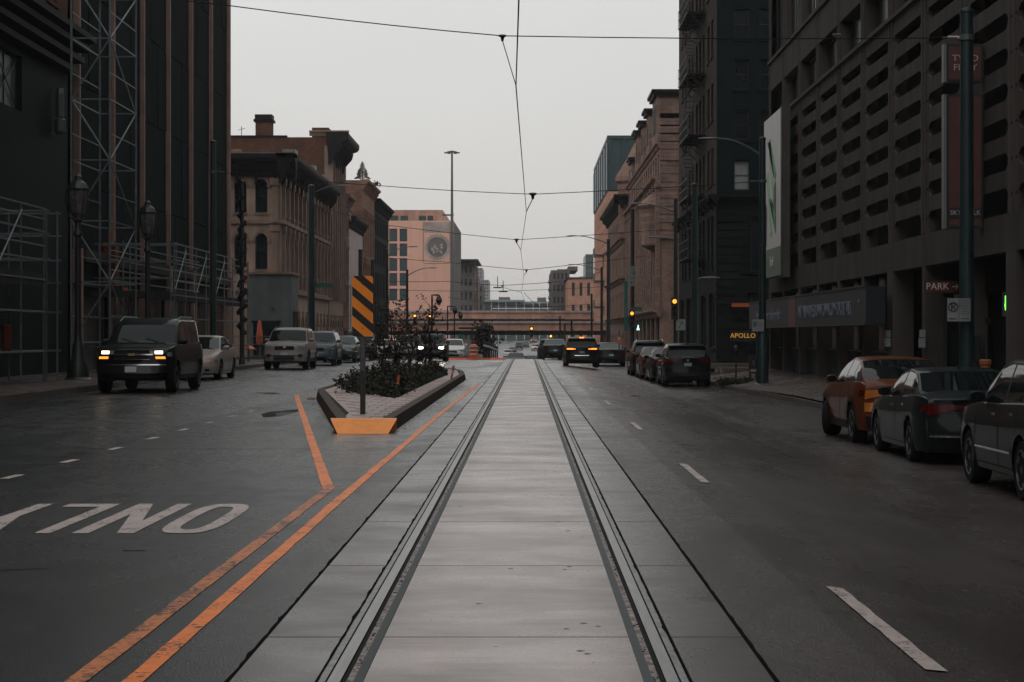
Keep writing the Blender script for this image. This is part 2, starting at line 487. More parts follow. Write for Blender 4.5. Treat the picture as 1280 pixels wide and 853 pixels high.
# ------------------------------------------------------------------ painted markings
def poly_mark(name, quads, m, label, cat='road marking', group=None, dz=.005):
    b = MB(); x0 = sum(p[0] for q in quads for p in q)/sum(len(q) for q in quads); y0 = min(p[1] for q in quads for p in q)
    for q in quads: b.add([(p[0]-x0, p[1]-y0, zx(p[0],p[1])) for p in q], [tuple(range(len(q)))])
    o = b.build(name, m, None, loc=(x0, y0, dz))
    return tag(o, label, cat, group)
def pline(pts, w):
    """quads along a line with mitred joints (width measured across)"""
    out = []
    for (x0,y0),(x1,y1) in zip(pts, pts[1:]):
        dx, dy = x1-x0, y1-y0; L = math.hypot(dx, dy); nx_, ny_ = -dy/L*w/2, dx/L*w/2
        out.append([(x0-nx_,y0-ny_),(x1-nx_,y1-ny_),(x1+nx_,y1+ny_),(x0+nx_,y0+ny_)])
    return out
def ragline(pts, w, seed, step=.6, j=.006):
    r = random.Random(seed); q = []
    for (x0,y0),(x1,y1) in zip(pts, pts[1:]):
        L = math.hypot(x1-x0, y1-y0); n = max(1, int(L/step)); nx_, ny_ = -(y1-y0)/L, (x1-x0)/L
        prev = None
        for i in range(n+1):
            t = i/n; x = x0+(x1-x0)*t; y = y0+(y1-y0)*t
            a = w/2 + r.uniform(-j, j); b = w/2 + r.uniform(-j, j)
            cur = ((x-nx_*a, y-ny_*a), (x+nx_*b, y+ny_*b))
            if prev: q.append([prev[0], cur[0], cur[1], prev[1]])
            prev = cur
    return q
poly_mark('yellow_line', ragline([(-1.77,3),(-1.77,19),(-1.70,40),(-1.52,64)], .096, 3), M_yel, 'bright orange yellow line running nearest the track from the foreground to beyond the median')
poly_mark('yellow_line', ragline([(-2.04,3),(-2.0,19.9)], .10, 4, .6, .004), M_yelold, 'worn brownish yellow line, the left one of the pair in the foreground')
poly_mark('yellow_line', ragline([(-2.0,19.905),(-2.45,23.4),(-6.0,51.3)], .115, 5, .6, .004), M_yel, 'orange yellow line slanting from the pair up to the left side of the median')
poly_mark('yellow_line', ragline([(-6.02,51.5),(-5.1,53.6)], .16, 6), M_yel, 'short orange yellow line joining the slanting line to the median kerb')
for i in range(7):
    y = 9.35 + i*11.98
    dd = ['nearest', 'second nearest', 'third', 'fourth', 'fifth', 'sixth', 'farthest'][i]
    poly_mark('lane_dash', ragline([(1.96,y),(1.96,y+3.1)], .10, 20+i, .3), M_white, f'white lane dash in the right lane, {dd} one of the row', group='white lane dashes right of the track')
for i in range(8):
    y = 21.35 + i*2.71
    dd = ['nearest, at the left edge of the photo', 'second', 'third', 'fourth', 'fifth', 'sixth', 'seventh', 'farthest, near the puddle'][i]
    poly_mark('guide_dash', ragline([(-5.68,y),(-5.66,y+.62)], .11, 40+i, .2), M_white, f'small white guide dash in the left lanes, {dd}', group='short white guide dashes left of the median')
# ONLY, read by drivers coming the other way; strokes as flat polygons
def letter(ch, x0, x1, y0, y1):
    """glyph drawn as seen by oncoming drivers: u from reader's left (= +x here) to right, v up = towards the camera"""
    w, h = x1-x0, y1-y0
    P = lambda u, v: (x1 - u*w, y1 - v*h)
    s, t = .27, .115                   # stem width, bar height as fractions
    Q = []
    if ch == 'L':
        Q = [[P(0,0),P(s,0),P(s,1),P(0,1)], [P(s,0),P(1,0),P(1,t),P(s,t)]]
    if ch == 'N':
        Q = [[P(0,0),P(s,0),P(s,1),P(0,1)], [P(1-s,0),P(1,0),P(1,1),P(1-s,1)], [P(s,1),P(s,.62),P(1-s,0),P(1-s,.38)]]
    if ch == 'Y':
        Q = [[P(.5-s/2,0),P(.5+s/2,0),P(.5+s/2,.45),P(.5-s/2,.45)], [P(.5-s/2,.45),P(.5+s/2,.45),P(s,1),P(0,1)], [P(.5,.62),P(.5+s/2,.45),P(1,1),P(1-s,1)]]
    if ch == 'O':
        n = 28
        def se(a, k, ks):
            c, d = math.cos(a), math.sin(a); e_ = .62
            return (.5 + k*math.copysign(abs(c)**e_, c), .5 + ks*math.copysign(abs(d)**e_, d))
        for i in range(n):
            a, b = 2*PI*i/n, 2*PI*(i+1)/n
            o0, o1 = se(a,.5,.5), se(b,.5,.5); i0, i1 = se(a,.5-s,.5-t), se(b,.5-s,.5-t)
            Q.append([P(*o0),P(*o1),P(*i1),P(*i0)])
    return Q
XL = [('O',-2.96,-2.48),('N',-3.58,-3.09),('L',-4.22,-3.75),('Y',-4.70,-4.18)]
rt = thing('lane_word', 'large white word ONLY painted upside down on the left lane', 'road marking', (-3.6,15.5,.005))
for ch, a, b in XL:
    m = MB()
    for q in letter(ch, a, b, 15.45, 18.15): m.add([(p[0]+3.6, p[1]-15.5, 0) for p in q], [tuple(range(len(q)))])
    m.build('letter', M_white, rt)
# puddle left of the median
def puddle(cx, cy, rx, ry, seed, label):
    r = random.Random(seed); n = 40; pts = []; ph = [r.random()*6 for _ in range(4)]
    for i in range(n):
        a = 2*PI*i/n; k = .8 + .12*math.sin(2*a+ph[0]) + .10*math.sin(3*a+ph[1]) + .06*math.sin(5*a+ph[2])
        pts.append((cx + rx*k*math.cos(a), cy + ry*k*math.sin(a)))
    o = poly_mark('puddle', [pts], mat('puddle_water', (.008,.009,.010), .03, var=0, spec=.6), label, 'puddle', dz=.004)
    o['kind'] = 'structure'; del o['category']
puddle(-4.95, 39.5, .30, 2.6, 1, 'long dark rain puddle beside the slanting yellow line')
puddle(-5.2, 48.8, .28, 1.2, 2, 'small rain puddle at the bend of the yellow line')
puddle(-10.9, 42.5, .35, 1.3, 5, 'puddle by the left kerb under the glowing headlights')
# long cracks and patched seams in the asphalt
def crack(pts, w, seed):
    r = random.Random(seed); P_ = []
    for (x0,y0),(x1,y1) in zip(pts, pts[1:]):
        n = max(2, int(math.hypot(x1-x0, y1-y0)/.5))
        for i in range(n): P_.append((x0+(x1-x0)*i/n + r.uniform(-.02,.02), y0+(y1-y0)*i/n + r.uniform(-.05,.05)))
    m = MB()
    for q in pline(P_, w): m.add([(p[0],p[1],zx(p[0],p[1])+.0045) for p in q], [(0,1,2,3)])
    return m
cm = MB()
for pts, w in (([(1.4,17.6),(6,17.4)],.006),([(-11,27.2),(-2.2,27.0)],.02),([(-7,18.9),(-2.3,19.1)],.008),
               ([(4.1,30),(4.3,60)],.012),([(-8.9,26),(-8.7,60)],.012),([(3.4,44),(1.4,42)],.04),([(-3.5,13),(-2.9,13.2)],.02),([(-2.9,14.2),(-2.6,14.15)],.03),([(2.3,29.5),(6,30.5)],.02)):
    c_ = crack(pts, w, len(cm.v)); cm.add(c_.v, c_.f)
ck = cm.build('road_cracks', M_seam); tag(ck, kind='stuff', label='fine cracks in the wet asphalt')
# grit, twigs and leaf litter gathered along the kerbs and round the island
r_ = random.Random(51); lm = MB()
def bit(x, y, s_):
    a = r_.random()*PI; c, d = math.cos(a), math.sin(a); z = zx(x, y) + .006
    lm.add([(x-s_*c, y-s_*d, z), (x+s_*.5*d, y-s_*.5*c, z+.002), (x+s_*c, y+s_*d, z+r_.random()*.012), (x-s_*.5*d, y+s_*.5*c, z+.001)], [(0,1,2,3)])
for k in range(1500): y = r_.uniform(24, 84); bit((-11.28 if y < 53 else -12.15) + abs(r_.gauss(0,.22)), y, r_.uniform(.008,.03))
for k in range(1200): y = r_.uniform(24, 60); bit(7.88 - abs(r_.gauss(0,.2)), y, r_.uniform(.008,.03))
for k in range(900): y = r_.uniform(31.5, 70); bit(-2.10 + abs(r_.gauss(0,.12)), y, r_.uniform(.006,.022))
for k in range(500): t = r_.random(); bit(-3.1-2.3*t - abs(r_.gauss(0,.15)), 31.8+18*t, r_.uniform(.006,.022))
for k in range(450): bit(r_.uniform(-10, 6.5), 8+60*r_.random()**1.4, r_.uniform(.004,.014))
tag(lm.build('street_litter', mat('litter', (.06,.040,.026), .9, var=.45, scale=7, col2=(.012,.010,.008))), kind='stuff', label='grit and leaf litter in the gutters')
# manhole covers
def manhole(x, y, r_, label):
    m = MB(); m.lathe([(r_,.001),(r_,.008),(r_*.93,.009),(r_*.9,.006),(.01,.006)], n=24)
    o = thing('manhole_cover', label, 'manhole cover', (x,y,zx(x,y)+.004)); m.build('cover_plate', M_steeld, o, True)
    m = MB()
    for k in range(-3,4): m.box(-r_*.7, r_*.7, k*r_*.2-.012, k*r_*.2+.012, .0055, .009)
    m.build('tread_bars', M_black, o)
manhole(-6.9, 52, .38, 'round iron manhole cover in the left lane near the puddle')
manhole(3.1, 57, .36, 'round iron manhole cover in the right lane behind the black car ahead')

# ------------------------------------------------------------------ kerbs and sidewalks
def offset_path(path, d):
    out = []
    for i, p in enumerate(path):
        a = path[max(0,i-1)]; b = path[min(len(path)-1,i+1)]
        dx, dy = b[0]-a[0], b[1]-a[1]; L = math.hypot(dx,dy)
        out.append((p[0] + dy/L*d, p[1] - dx/L*d))
    return out
def resample(path, step):
    out = [path[0]]; acc = 0
    for (x0,y0),(x1,y1) in zip(path, path[1:]):
        L = math.hypot(x1-x0,y1-y0); t = step - acc
        while t <= L:
            out.append((x0+(x1-x0)*t/L, y0+(y1-y0)*t/L)); t += step
        acc = (L - (t - step))
    return out
def kerb(path, step, side, h=.14, w=.16):
    """kerb stones as separate pieces; side=+1: pavement lies right of the travelling direction"""
    o = thing('kerb', None, None); o['kind'] = 'structure'
    pts = resample(path, step); off = offset_path(pts, side*w)
    for i in range(len(pts)-1):
        (ax,ay),(bx,by) = pts[i], pts[i+1]; (cx_,cy_),(dx_,dy_) = off[i+1], off[i]
        g_ = .006
        ex, ey = (bx-ax)*g_/step, (by-ay)*g_/step
        m = MB(); z0, z1 = zx(ax,ay), zx(bx,by)
        x0, y0 = ax, ay
        L_ = lambda x, y, z: (x-x0, y-y0, z)
        ins = .025
        ix, iy = (dx_-ax)*ins/w, (dy_-ay)*ins/w
        m.add([L_(ax+ex,ay+ey,z0-.02),L_(bx-ex,by-ey,z1-.02),L_(cx_-ex,cy_-ey,z1-.02),L_(dx_+ex,dy_+ey,z0-.02),
               L_(ax+ex+ix,ay+ey+iy,z0+h),L_(bx-ex+ix,by-ey+iy,z1+h),L_(cx_-ex,cy_-ey,z1+h),L_(dx_+ex,dy_+ey,z0+h)],
              [(0,3,2,1),(4,5,6,7),(0,1,5,4),(1,2,6,5),(2,3,7,6),(3,0,4,7)])
        m.build('kerb_stone', M_kerb, o, loc=(x0,y0,0))
    return o
RK = [(KR,-5),(KR,36),(KR,50),(7.85,58),(7.45,66),(7.3,72),(7.3,80),(7.3,86),(8.5,89.5),(12,90.5),(20,90.5)]
kerb(RK, 2.4, 1)
RK2 = [(20,98),(11,98),(8.4,99),(7.35,102.5),(7.1,120),(6.95,196)]
kerb(RK2, 3.0, 1)
LK = [(-11.3,-5),(-11.3,53),(-11.45,56),(-12.1,59.5),(KL,63),(KL,108),(-13.6,111.5),(-17,112.5),(-24,112.5)]
kerb(LK, 2.4, -1)
LK2 = [(-24,125),(-15.5,125),(-13.2,126.5),(KL,130),(KL,230)]
kerb(LK2, 3.0, -1)
M_base = mat('pavement_bedding', (.05,.045,.042), .8, var=.2)
def pave(name, xa, xb, y0, y1, step, cols, zf=None):
    zf = zf or (lambda x, y: zg(y))
    o = thing(name, None, None); o['kind'] = 'structure'
    b = MB(); n = max(1, round((y1-y0)/step)); step = (y1-y0)/n
    # bedding sheet
    yy = [y0 + i*step for i in range(n+1)]
    vs = []; fs = []
    for y in yy: vs += [(xa(y), y, zf(xa(y),y)+.115), (xb(y), y, zf(xb(y),y)+.115)]
    for i in range(n): fs.append((2*i,2*i+1,2*i+3,2*i+2))
    b.add(vs, fs); b.build('bedding', M_base, o)
    for i in range(n):
        for c in range(cols):
            ya, yb = yy[i]+.008, yy[i+1]-.008
            def X(y, k): return xa(y) + (xb(y)-xa(y))*k/cols
            p = [(X(ya,c)+.008,ya),(X(ya,c+1)-.008,ya),(X(yb,c+1)-.008,yb),(X(yb,c)+.008,yb)]
            ox, oy = p[0]; m = MB(); dz = random.uniform(-.003,.003)
            m.add([(q[0]-ox,q[1]-oy,zf(*q)+.11) for q in p]+[(q[0]-ox,q[1]-oy,zf(*q)+.14+dz) for q in p],
                  [(4,5,6,7),(0,1,5,4),(1,2,6,5),(2,3,7,6),(3,0,4,7)])
            m.build('paving_slab', M_walk, o, loc=(ox,oy,0))
def rkx(y):
    P_ = RK[:8]
    for (x0,y0),(x1,y1) in zip(P_, P_[1:]):
        if y <= y1: return x0 + (x1-x0)*max(0,(y-y0))/(y1-y0) + .17
    return KR + .15
def zR(x, y): return zx(7,y) + (zg(y)-.03-zx(7,y))*max(0,min(1,(x-7.4)/3.2))
def zL(x, y): return zx(-12,y)
pave('sidewalk', rkx, lambda y: 10.9, 20, 86, 1.9, 3, zR)
pave('sidewalk', lambda y: 7.55 if y < 110 else 7.3, lambda y: 10.9, 103, 190, 3.2, 2, zR)
pave('sidewalk', lambda y: -17.2, lambda y: -11.47 if y < 53 else (KL-.17 if y > 61 else -11.47-(KL+.17+11.47)*0-(y-53)/8*.9), 24, 108, 2.0, 2, zL)
pave('sidewalk', lambda y: -17.2, lambda y: KL-.17, 130, 226, 3.6, 2, zL)
for xa, xb, ya, yb in ((6.9,30,99,103),(8.6,30,86.2,90.2),(-40,-14,108.2,112.3),(-40,-13.6,125.2,129.8),(10.9,30,86,90)):
    pass
def platform(xa, xb, ya, yb):
    m = MB(); m.box(xa, xb, ya, yb, zg(ya)-.1, zg(ya)+.132)
    tag(m.build('corner_pavement', M_walk), kind='structure')
platform(8.3, 20, 99.4, 102.9); platform(8.7, 20, 86.2, 90.2); platform(-24, -13.7, 108.2, 112.2); platform(-24, -13.6, 125.3, 129.8)

# ------------------------------------------------------------------ median island
MO = [(-3.02,31.5),(-2.15,31.5),(-2.12,70),(-2.45,78),(-3.15,82),(-4.2,77),(-5.5,61),(-5.38,50),(-3.4,34.2)]
med = thing('median_island', None, None, (-3.4,31.5,0)); med['kind'] = 'structure'
ox, oy = -3.4, 31.5
core = MB(); cc = (sum(p[0] for p in MO)/len(MO), sum(p[1] for p in MO)/len(MO))
ins = [(p[0]+(.17 if p[0] < -3.3 else -.17 if p[0] > -2.6 else 0), p[1]+(.3 if p[1] < 40 else -.3 if p[1] > 75 else 0)) for p in MO]
core.prism([(p[0]-ox,p[1]-oy) for p in ins], .0, .135)
core.build('mortar_bed', M_base, med)
MC = MO[2:] + [MO[0]]
def kseg(pts, step, inward, h, w, m, name, parent, lo=0):
    P_ = resample(pts, step)
    if math.hypot(P_[-1][0]-pts[-1][0], P_[-1][1]-pts[-1][1]) > .3: P_.append(pts[-1])
    O_ = offset_path(P_, inward*w)
    for i in range(len(P_)-1):
        a, b, c, d = P_[i], P_[i+1], O_[i+1], O_[i]
        L = math.hypot(b[0]-a[0], b[1]-a[1]); e_ = .006/L
        A = (a[0]+(b[0]-a[0])*e_, a[1]+(b[1]-a[1])*e_); B = (b[0]-(b[0]-a[0])*e_, b[1]-(b[1]-a[1])*e_)
        C_ = (c[0]-(c[0]-d[0])*e_, c[1]-(c[1]-d[1])*e_); D_ = (d[0]+(c[0]-d[0])*e_, d[1]+(c[1]-d[1])*e_)
        k = .22
        mm = MB(); x0, y0 = a
        A2 = (A[0]+(D_[0]-A[0])*k, A[1]+(D_[1]-A[1])*k); B2 = (B[0]+(C_[0]-B[0])*k, B[1]+(C_[1]-B[1])*k)
        mm.add([(q[0]-x0,q[1]-y0,z) for q, z in ((A,0),(B,0),(C_,0),(D_,0),(A2,h),(B2,h),(C_,h),(D_,h))],
               [(0,3,2,1),(4,5,6,7),(0,1,5,4),(1,2,6,5),(2,3,7,6),(3,0,4,7)])
        mm.build(name, m, parent, loc=(x0-ox, y0-oy, 0))
M_mk = mat('median_kerb', (.060,.041,.034), .65, var=.22, scale=3, col2=(.03,.024,.022), bump=.2, bscale=25)
# travelling clockwise keeps the inside on the right
kseg([MO[4],MO[3],MO[2],(-2.15,32.25)], 3.05, 1, .20, .22, M_mk, 'kerb_stone', med)
kseg([(-3.15,32.3)]+list(reversed(MO[5:]))+[MO[4]], 3.05, 1, .20, .22, M_mk, 'kerb_stone', med)
# painted nose block
nb = MB()
nb.add([(-3.00-ox,31.25-oy,0),(-2.19-ox,31.25-oy,0),(-2.12-ox,32.2-oy,0),(-3.15-ox,32.2-oy,0),
        (-3.16-ox,31.78-oy,.205),(-2.09-ox,31.78-oy,.205),(-2.12-ox,32.2-oy,.21),(-3.2-ox,32.2-oy,.21)],
       [(0,3,2,1),(4,5,6,7),(0,1,5,4),(1,2,6,5),(2,3,7,6),(3,0,4,7)])
nb.build('painted_nose', mat('nose_paint', (.98,.29,.03), .5, var=.14, scale=6, col2=(.45,.15,.03), bump=.2, bscale=20), med)
# pavers of the island, laid round the planting bed
def inside(pt, poly):
    x, y = pt; c = False
    for i in range(len(poly)):
        (x0,y0),(x1,y1) = poly[i], poly[i-1]
        if (y0 > y) != (y1 > y) and x < (x1-x0)*(y-y0)/(y1-y0)+x0: c = not c
    return c
inner = [(p[0]+(.25 if p[0] < -3.3 else -.25 if p[0] > -2.6 else 0), p[1]+(.75 if p[1] < 40 else -.6 if p[1] > 75 else 0)) for p in MO]
BED = [(-2.85,42.6),(-2.82,60),(-2.75,69),(-3.15,75),(-4.0,72),(-4.85,61),(-4.8,52.5)]
M_pav = mat('median_paver', (.36,.27,.245), .55, var=.14, scale=5, obj_var=.16, rvar=.1, bump=.15, bscale=30)
pm = MB(); pw, pl = .395, .595
pm.add([(0.006,.006,0),(pw,.006,0),(pw,pl,0),(.006,pl,0),(.012,.012,.014),(pw-.006,.012,.014),(pw-.006,pl-.006,.014),(.012,pl-.006,.014)],
       [(4,5,6,7),(0,1,5,4),(1,2,6,5),(2,3,7,6),(3,0,4,7)])
pme = pm.mesh('paver', M_pav); cnt = 0; rest = MB()
row = 0; y = 31.9
while y < 82:
    x = -5.6 + (row % 2)*.2
    while x < -2.1:
        corners = [(x+a*pw, y+b*pl) for a in (0,1) for b in (0,1)]
        if all(inside(c, inner) for c in corners) and not any(inside(c, BED) for c in corners):
            if cnt < 296:
                link('paver', pme, med, (x-ox, y-oy, .188 - .002 + random.uniform(-.002,.002))); cnt += 1
            else:
                rest.box(x-ox+.006, x-ox+pw, y-oy+.006, y-oy+pl, .18, .2)
        x += .4
    y += .6; row += 1
rest.build('paver_field', M_pav, med)['kind'] = 'stuff'
# screed below the pavers
sc_ = MB(); sc_.prism([(p[0]-ox,p[1]-oy) for p in inner], .13, .186); sc_.build('screed', M_pav, med)
bd = MB(); bd.prism([(p[0]-ox,p[1]-oy) for p in BED], .15, .215); bd.build('planting_soil', mat('soil', (.022,.017,.014), .95, var=.3, scale=12, bump=.6, bscale=40), med)
# ================================================================== vehicles
M_tyre = mat('tyre_rubber', (.012,.012,.013), .8, var=.2, scale=12, coords='obj')
M_rim = mat('alloy_rim', (.13,.14,.145), .3, .8, var=.15, scale=8, coords='obj')
M_trim = mat('black_plastic_trim', (.007,.009,.010), .55, var=.1, scale=8, coords='obj', spec=.2)
M_chrome = mat('chrome', (.62,.62,.62), .12, 1, var=0)
M_cglass = mat('car_glass', (.006,.009,.010), .03, var=0, spec=.22)
M_plate = mat('licence_plate', (.22,.23,.24), .4, var=.2, scale=30, coords='obj', col2=(.1,.12,.2))
M_lens = mat('clear_lens', (.22,.22,.23), .12, var=.3, scale=20, coords='obj', spec=.8)
M_redl = mat('red_lens', (.075,.004,.003), .12, var=.2, scale=20, coords='obj')
M_ambl = mat('amber_lens', (.42,.13,.02), .15, var=.2, scale=20, coords='obj')
E_head = lamp('headlight_glow', (1,.84,.66), 5)
E_amb = lamp('amber_glow', (1,.36,.04), 1.5)
E_brake = lamp('brake_glow', (1,.20,.03), 3.5)
def carpaint(name, col, flake=.0, rough=.28, metal=0):
    return mat(name, col, rough+.2, metal, var=0, spec=.05, coat=.32)
def lerp_pts(P_, y):
    if y >= P_[0][0]: return P_[0][1]
    for (a, za), (b, zb) in zip(P_, P_[1:]):
        if y >= b: return zb + (za-zb)*(y-b)/(a-b)
    return P_[-1][1]
def smooth_pts(P_, y, w=.09):
    return sum(lerp_pts(P_, min(P_[0][0], max(P_[-1][0], y+d*w))) for d in (-1,-.5,0,.5,1))/5

class CarShape:
    def __init__(s, sp):
        s.sp = sp; s.L, s.W = sp['L'], sp['W']; s.top = sp['top']; s.roof = sp['roof']
        s.yf, s.yr = s.top[0][0], s.top[-1][0]
        s.bf, s.br = sp.get('bf', .14), sp.get('br', .10)
        s.r = sp['r']; s.axf, s.axr = sp['ax']
        s.sill = sp.get('sill', .22); s.tum = sp.get('tumble', .30)
    def hw(s, y):
        w = s.W/2
        d = min(s.yf - y, y - s.yr)
        if d < .7:
            t = 1 - d/.7; w *= 1 - .105*t**2.2
        return w
    def zt(s, y): return smooth_pts(s.top, y, .06)
    def zr(s, y):
        if y > s.roof[0][0] or y < s.roof[-1][0]: return s.zt(y)
        return max(s.zt(y), smooth_pts(s.roof, y, .07))
    def zb(s, y):
        z = s.sill
        if y > s.axf + .45: z += .03*min(1, (y-s.axf-.45)/.3)
        for a in (s.axf, s.axr):
            R = s.r + .065; d = abs(y - a)
            if d < R: z = max(z, s.r + math.sqrt(R*R - d*d)*.99)
        return z
    def section(s, y):
        w = s.hw(y); zb, zt, zr = s.zb(y), s.zt(y), s.zr(y)
        zt = max(zt, zb + .05); zr = max(zr, zt); g = zr - zt; h = zt - s.sill
        def wz(z):
            t = (z - s.sill)/max(h, .01)
            P_ = [(0,.955),(.18,.985),(.45,1.0),(.70,.992),(.88,.972),(1,.945)]
            for (a, wa), (b, wb) in zip(P_, P_[1:]):
                if t <= b: return w*(wa + (wb-wa)*max(0, t-a)/(b-a))
            return w*P_[-1][1]
        pts = []
        for f in (0,.2,.4,.6,.8,.93,1):
            z = zb + (zt-zb)*f; pts.append((wz(z), z))
        ws = pts[-1][0]; wi = ws - .03 - min(.02, g)
        wr = wi - g*s.tum
        pts.append((wi, zt + .012))                      # 7 base of side glass
        pts.append((wi + (wr-wi)*.5 + .012*min(1, g*3), zt + g*.5 + .008))   # 8
        pts.append((wr + .004, zt + g*.93 + .012))       # 9 top of side glass
        cr = .035
        pts.append((wr*.95 if g > .05 else wr*.9, zr + .012 + cr*.25))       # 10
        pts.append((wr*.62, zr + .012 + cr*.75))         # 11
        pts.append((wr*.28, zr + .012 + cr*.97))         # 12
        pts.append((0, zr + .012 + cr))                  # 13
        return pts
    def sx(s, y, z):
        p = s.section(y)[:10]
        if z <= p[0][1]: return p[0][0]
        for (xa, za), (xb, zb_) in zip(p, p[1:]):
            if z <= zb_: return xa + (xb-xa)*(z-za)/max(1e-6, zb_-za)
        return p[-1][0]
    def cap(s, end, t, z):
        """point on the front (end=+1) or rear (-1) face, t in -1..1"""
        y0 = s.yf if end > 0 else s.yr
        b = s.bf if end > 0 else s.br
        zt = s.zt(y0)
        f = max(0, min(1, (z - s.sill)/max(.1, zt - s.sill)))
        low = .10*math.exp(-((z-.47)/.16)**2) * (1 - abs(t)**6)
        prof = b*(1 - .35*f**3)
        if z > zt: prof *= max(.25, 1-(z-zt)*1.2)
        y = y0 + end*(prof*(1-abs(t)**2.6) + low*(1 if f < 1 else .3))
        return (t*s.sx(y0, min(z, s.zr(y0)+.0)), y, z)

def make_car(sp, paint_m, name, label, cat, loc, rz, group=None):
    s = CarShape(sp); full = sp.get('detail', 2)
    root = thing(name, label, cat, loc, rz, group)
    ys_ = set()
    y = s.yr
    while y < s.yf + 1e-6: ys_.add(round(y, 3)); y += .11 if full > 1 else .2
    ys_.add(round(s.yf,3))
    for a in (s.axf, s.axr):
        R = s.r + .065
        for k in range(-6, 7): ys_.add(round(a + R*math.sin(k*PI/12), 3))
        ys_.add(round(a+R+.004,3)); ys_.add(round(a-R-.004,3))
    keys = [p[0] for p in s.roof]; wins = sp['win']
    for a, b in wins: keys += [a, b]
    for a, b in sp['doors']: keys += [a, b]
    keys = [round(k, 3) for k in keys]
    Y = sorted(y for y in ys_ if y in keys or min(abs(y-k) for k in keys) > .025)
    Y = sorted(set(Y) | set(k for k in keys if s.yr <= k <= s.yf))
    SEC = [s.section(y) for y in Y]; NP = 14
    ws0, ws1 = sp['screen']; rs0, rs1 = sp['rearglass']
    G = {}
    def put(key, quad): G.setdefault(key, MB()).add(quad, [(0,1,2,3)])
    for i in range(len(Y)-1):
        ym = (Y[i]+Y[i+1])/2; A, B = SEC[i], SEC[i+1]
        g = s.zr(ym) - s.zt(ym)
        for side in (1, -1):
            for j in range(NP-1):
                key = 'body'
                if j < 6:
                    for di, (a, b) in enumerate(sp['doors']):
                        if b < ym < a and not (j < 1): key = ('door', di, side)
                elif j in (7, 8):
                    for wi_, (a, b) in enumerate(wins):
                        if b < ym < a and g > .06: key = ('side_window', wi_, side)
                    if key == 'body' and g > .06: key = 'pillars'
                elif j >= 10 and g > .015:
                    if ws1 < ym < ws0: key = 'windshield'
                    elif rs1 < ym < rs0: key = 'rear_window'
                elif j == 9 and g > .06 and sp.get('railtrim'): key = 'body'
                q = [(side*A[j][0],Y[i],A[j][1]),(side*B[j][0],Y[i+1],B[j][1]),(side*B[j+1][0],Y[i+1],B[j+1][1]),(side*A[j+1][0],Y[i],A[j+1][1])]
                if key in ('windshield', 'rear_window'):
                    q = [(p[0], p[1], p[2]-.006) for p in q]
                put(key, q)
    # end faces
    for end, yy in ((1, s.yf), (-1, s.yr)):
        sec = s.section(yy); n = 10
        for j in range(NP-1):
            for k in range(n):
                t0, t1 = -1+2*k/n, -1+2*(k+1)/n
                def P_(t, jj):
                    x, z = sec[jj]
                    c = s.cap(end, t, z); return (t*x, c[1] if abs(t) < 1 else yy, z)
                key = 'body'
                if end < 0 and sp.get('hatchglass') and j in (7, 8) and abs((t0+t1)/2) < .85: key = 'rear_window'
                put(key, [P_(t0,j),P_(t1,j),P_(t1,j+1),P_(t0,j+1)])
    pil = M_trim if sp.get('darkpillar', 1) else paint_m
    bodym = G.pop('body'); pl_ = G.pop('pillars', None)
    body = bodym.build('body', paint_m, root, smooth=True, ang=50)
    if pl_: pl_.build('pillars', pil, root, smooth=True, ang=50)
    for key, m in G.items():
        if key in ('windshield', 'rear_window'): m.build(key, M_cglass, root, smooth=True, ang=50)
    for key, m in G.items():
        if key[0] == 'side_window': m.build('side_window', M_cglass, root, smooth=True)
    doors = {}
    for key, m in G.items():
        if key[0] == 'door': doors[key[1:]] = m.build('door', paint_m, root, smooth=True, ang=50)
    # side patches --------------------------------------------------
    def side_patch(m, side, y0, y1, z0, z1, off=.006, n=4, nz=2, zf=None):
        vs = []; fs = []
        for i in range(n+1):
            y = y0 + (y1-y0)*i/n
            for k in range(nz+1):
                z = z0 + (z1-z0)*k/nz
                if zf: z = zf(y, k/nz)
                vs.append((side*(s.sx(y, z)+off), y, z))
        for i in range(n):
            for k in range(nz):
                a = i*(nz+1)+k; fs.append((a, a+1, a+nz+2, a+nz+1))
        m.add(vs, fs)
    def cap_patch(m, end, t0, t1, z0, z1, off=.012, n=5, nz=2, sk=0, tap=0):
        vs = []; fs = []
        for i in range(n+1):
            t = t0 + (t1-t0)*i/n
            for k in range(nz+1):
                f_ = 1 - tap*(1-(abs(t)-min(abs(t0),abs(t1)))/max(1e-6,abs(abs(t1)-abs(t0))))
                z = z1 - (z1-z0)*(1-k/nz)*f_ + sk*abs(t)
                p = s.cap(end, t, z); vs.append((p[0]*1.002, p[1]+end*off, z))
        # rim so that the patch has thickness
        for i in range(n):
            for k in range(nz):
                a = i*(nz+1)+k; fs.append((a, a+1, a+nz+2, a+nz+1))
        base = len(vs); edge = [i*(nz+1) for i in range(n+1)] + [n*(nz+1)+k for k in range(1, nz+1)] + [i*(nz+1)+nz for i in range(n-1, -1, -1)] + [k for k in range(nz-1, 0, -1)]
        for e_ in edge: v = vs[e_]; vs.append((v[0], v[1]-end*(off+.02), v[2]))
        for q in range(len(edge)):
            q2 = (q+1) % len(edge); fs.append((edge[q], edge[q2], base+q2, base+q))
        m.add(vs, fs)
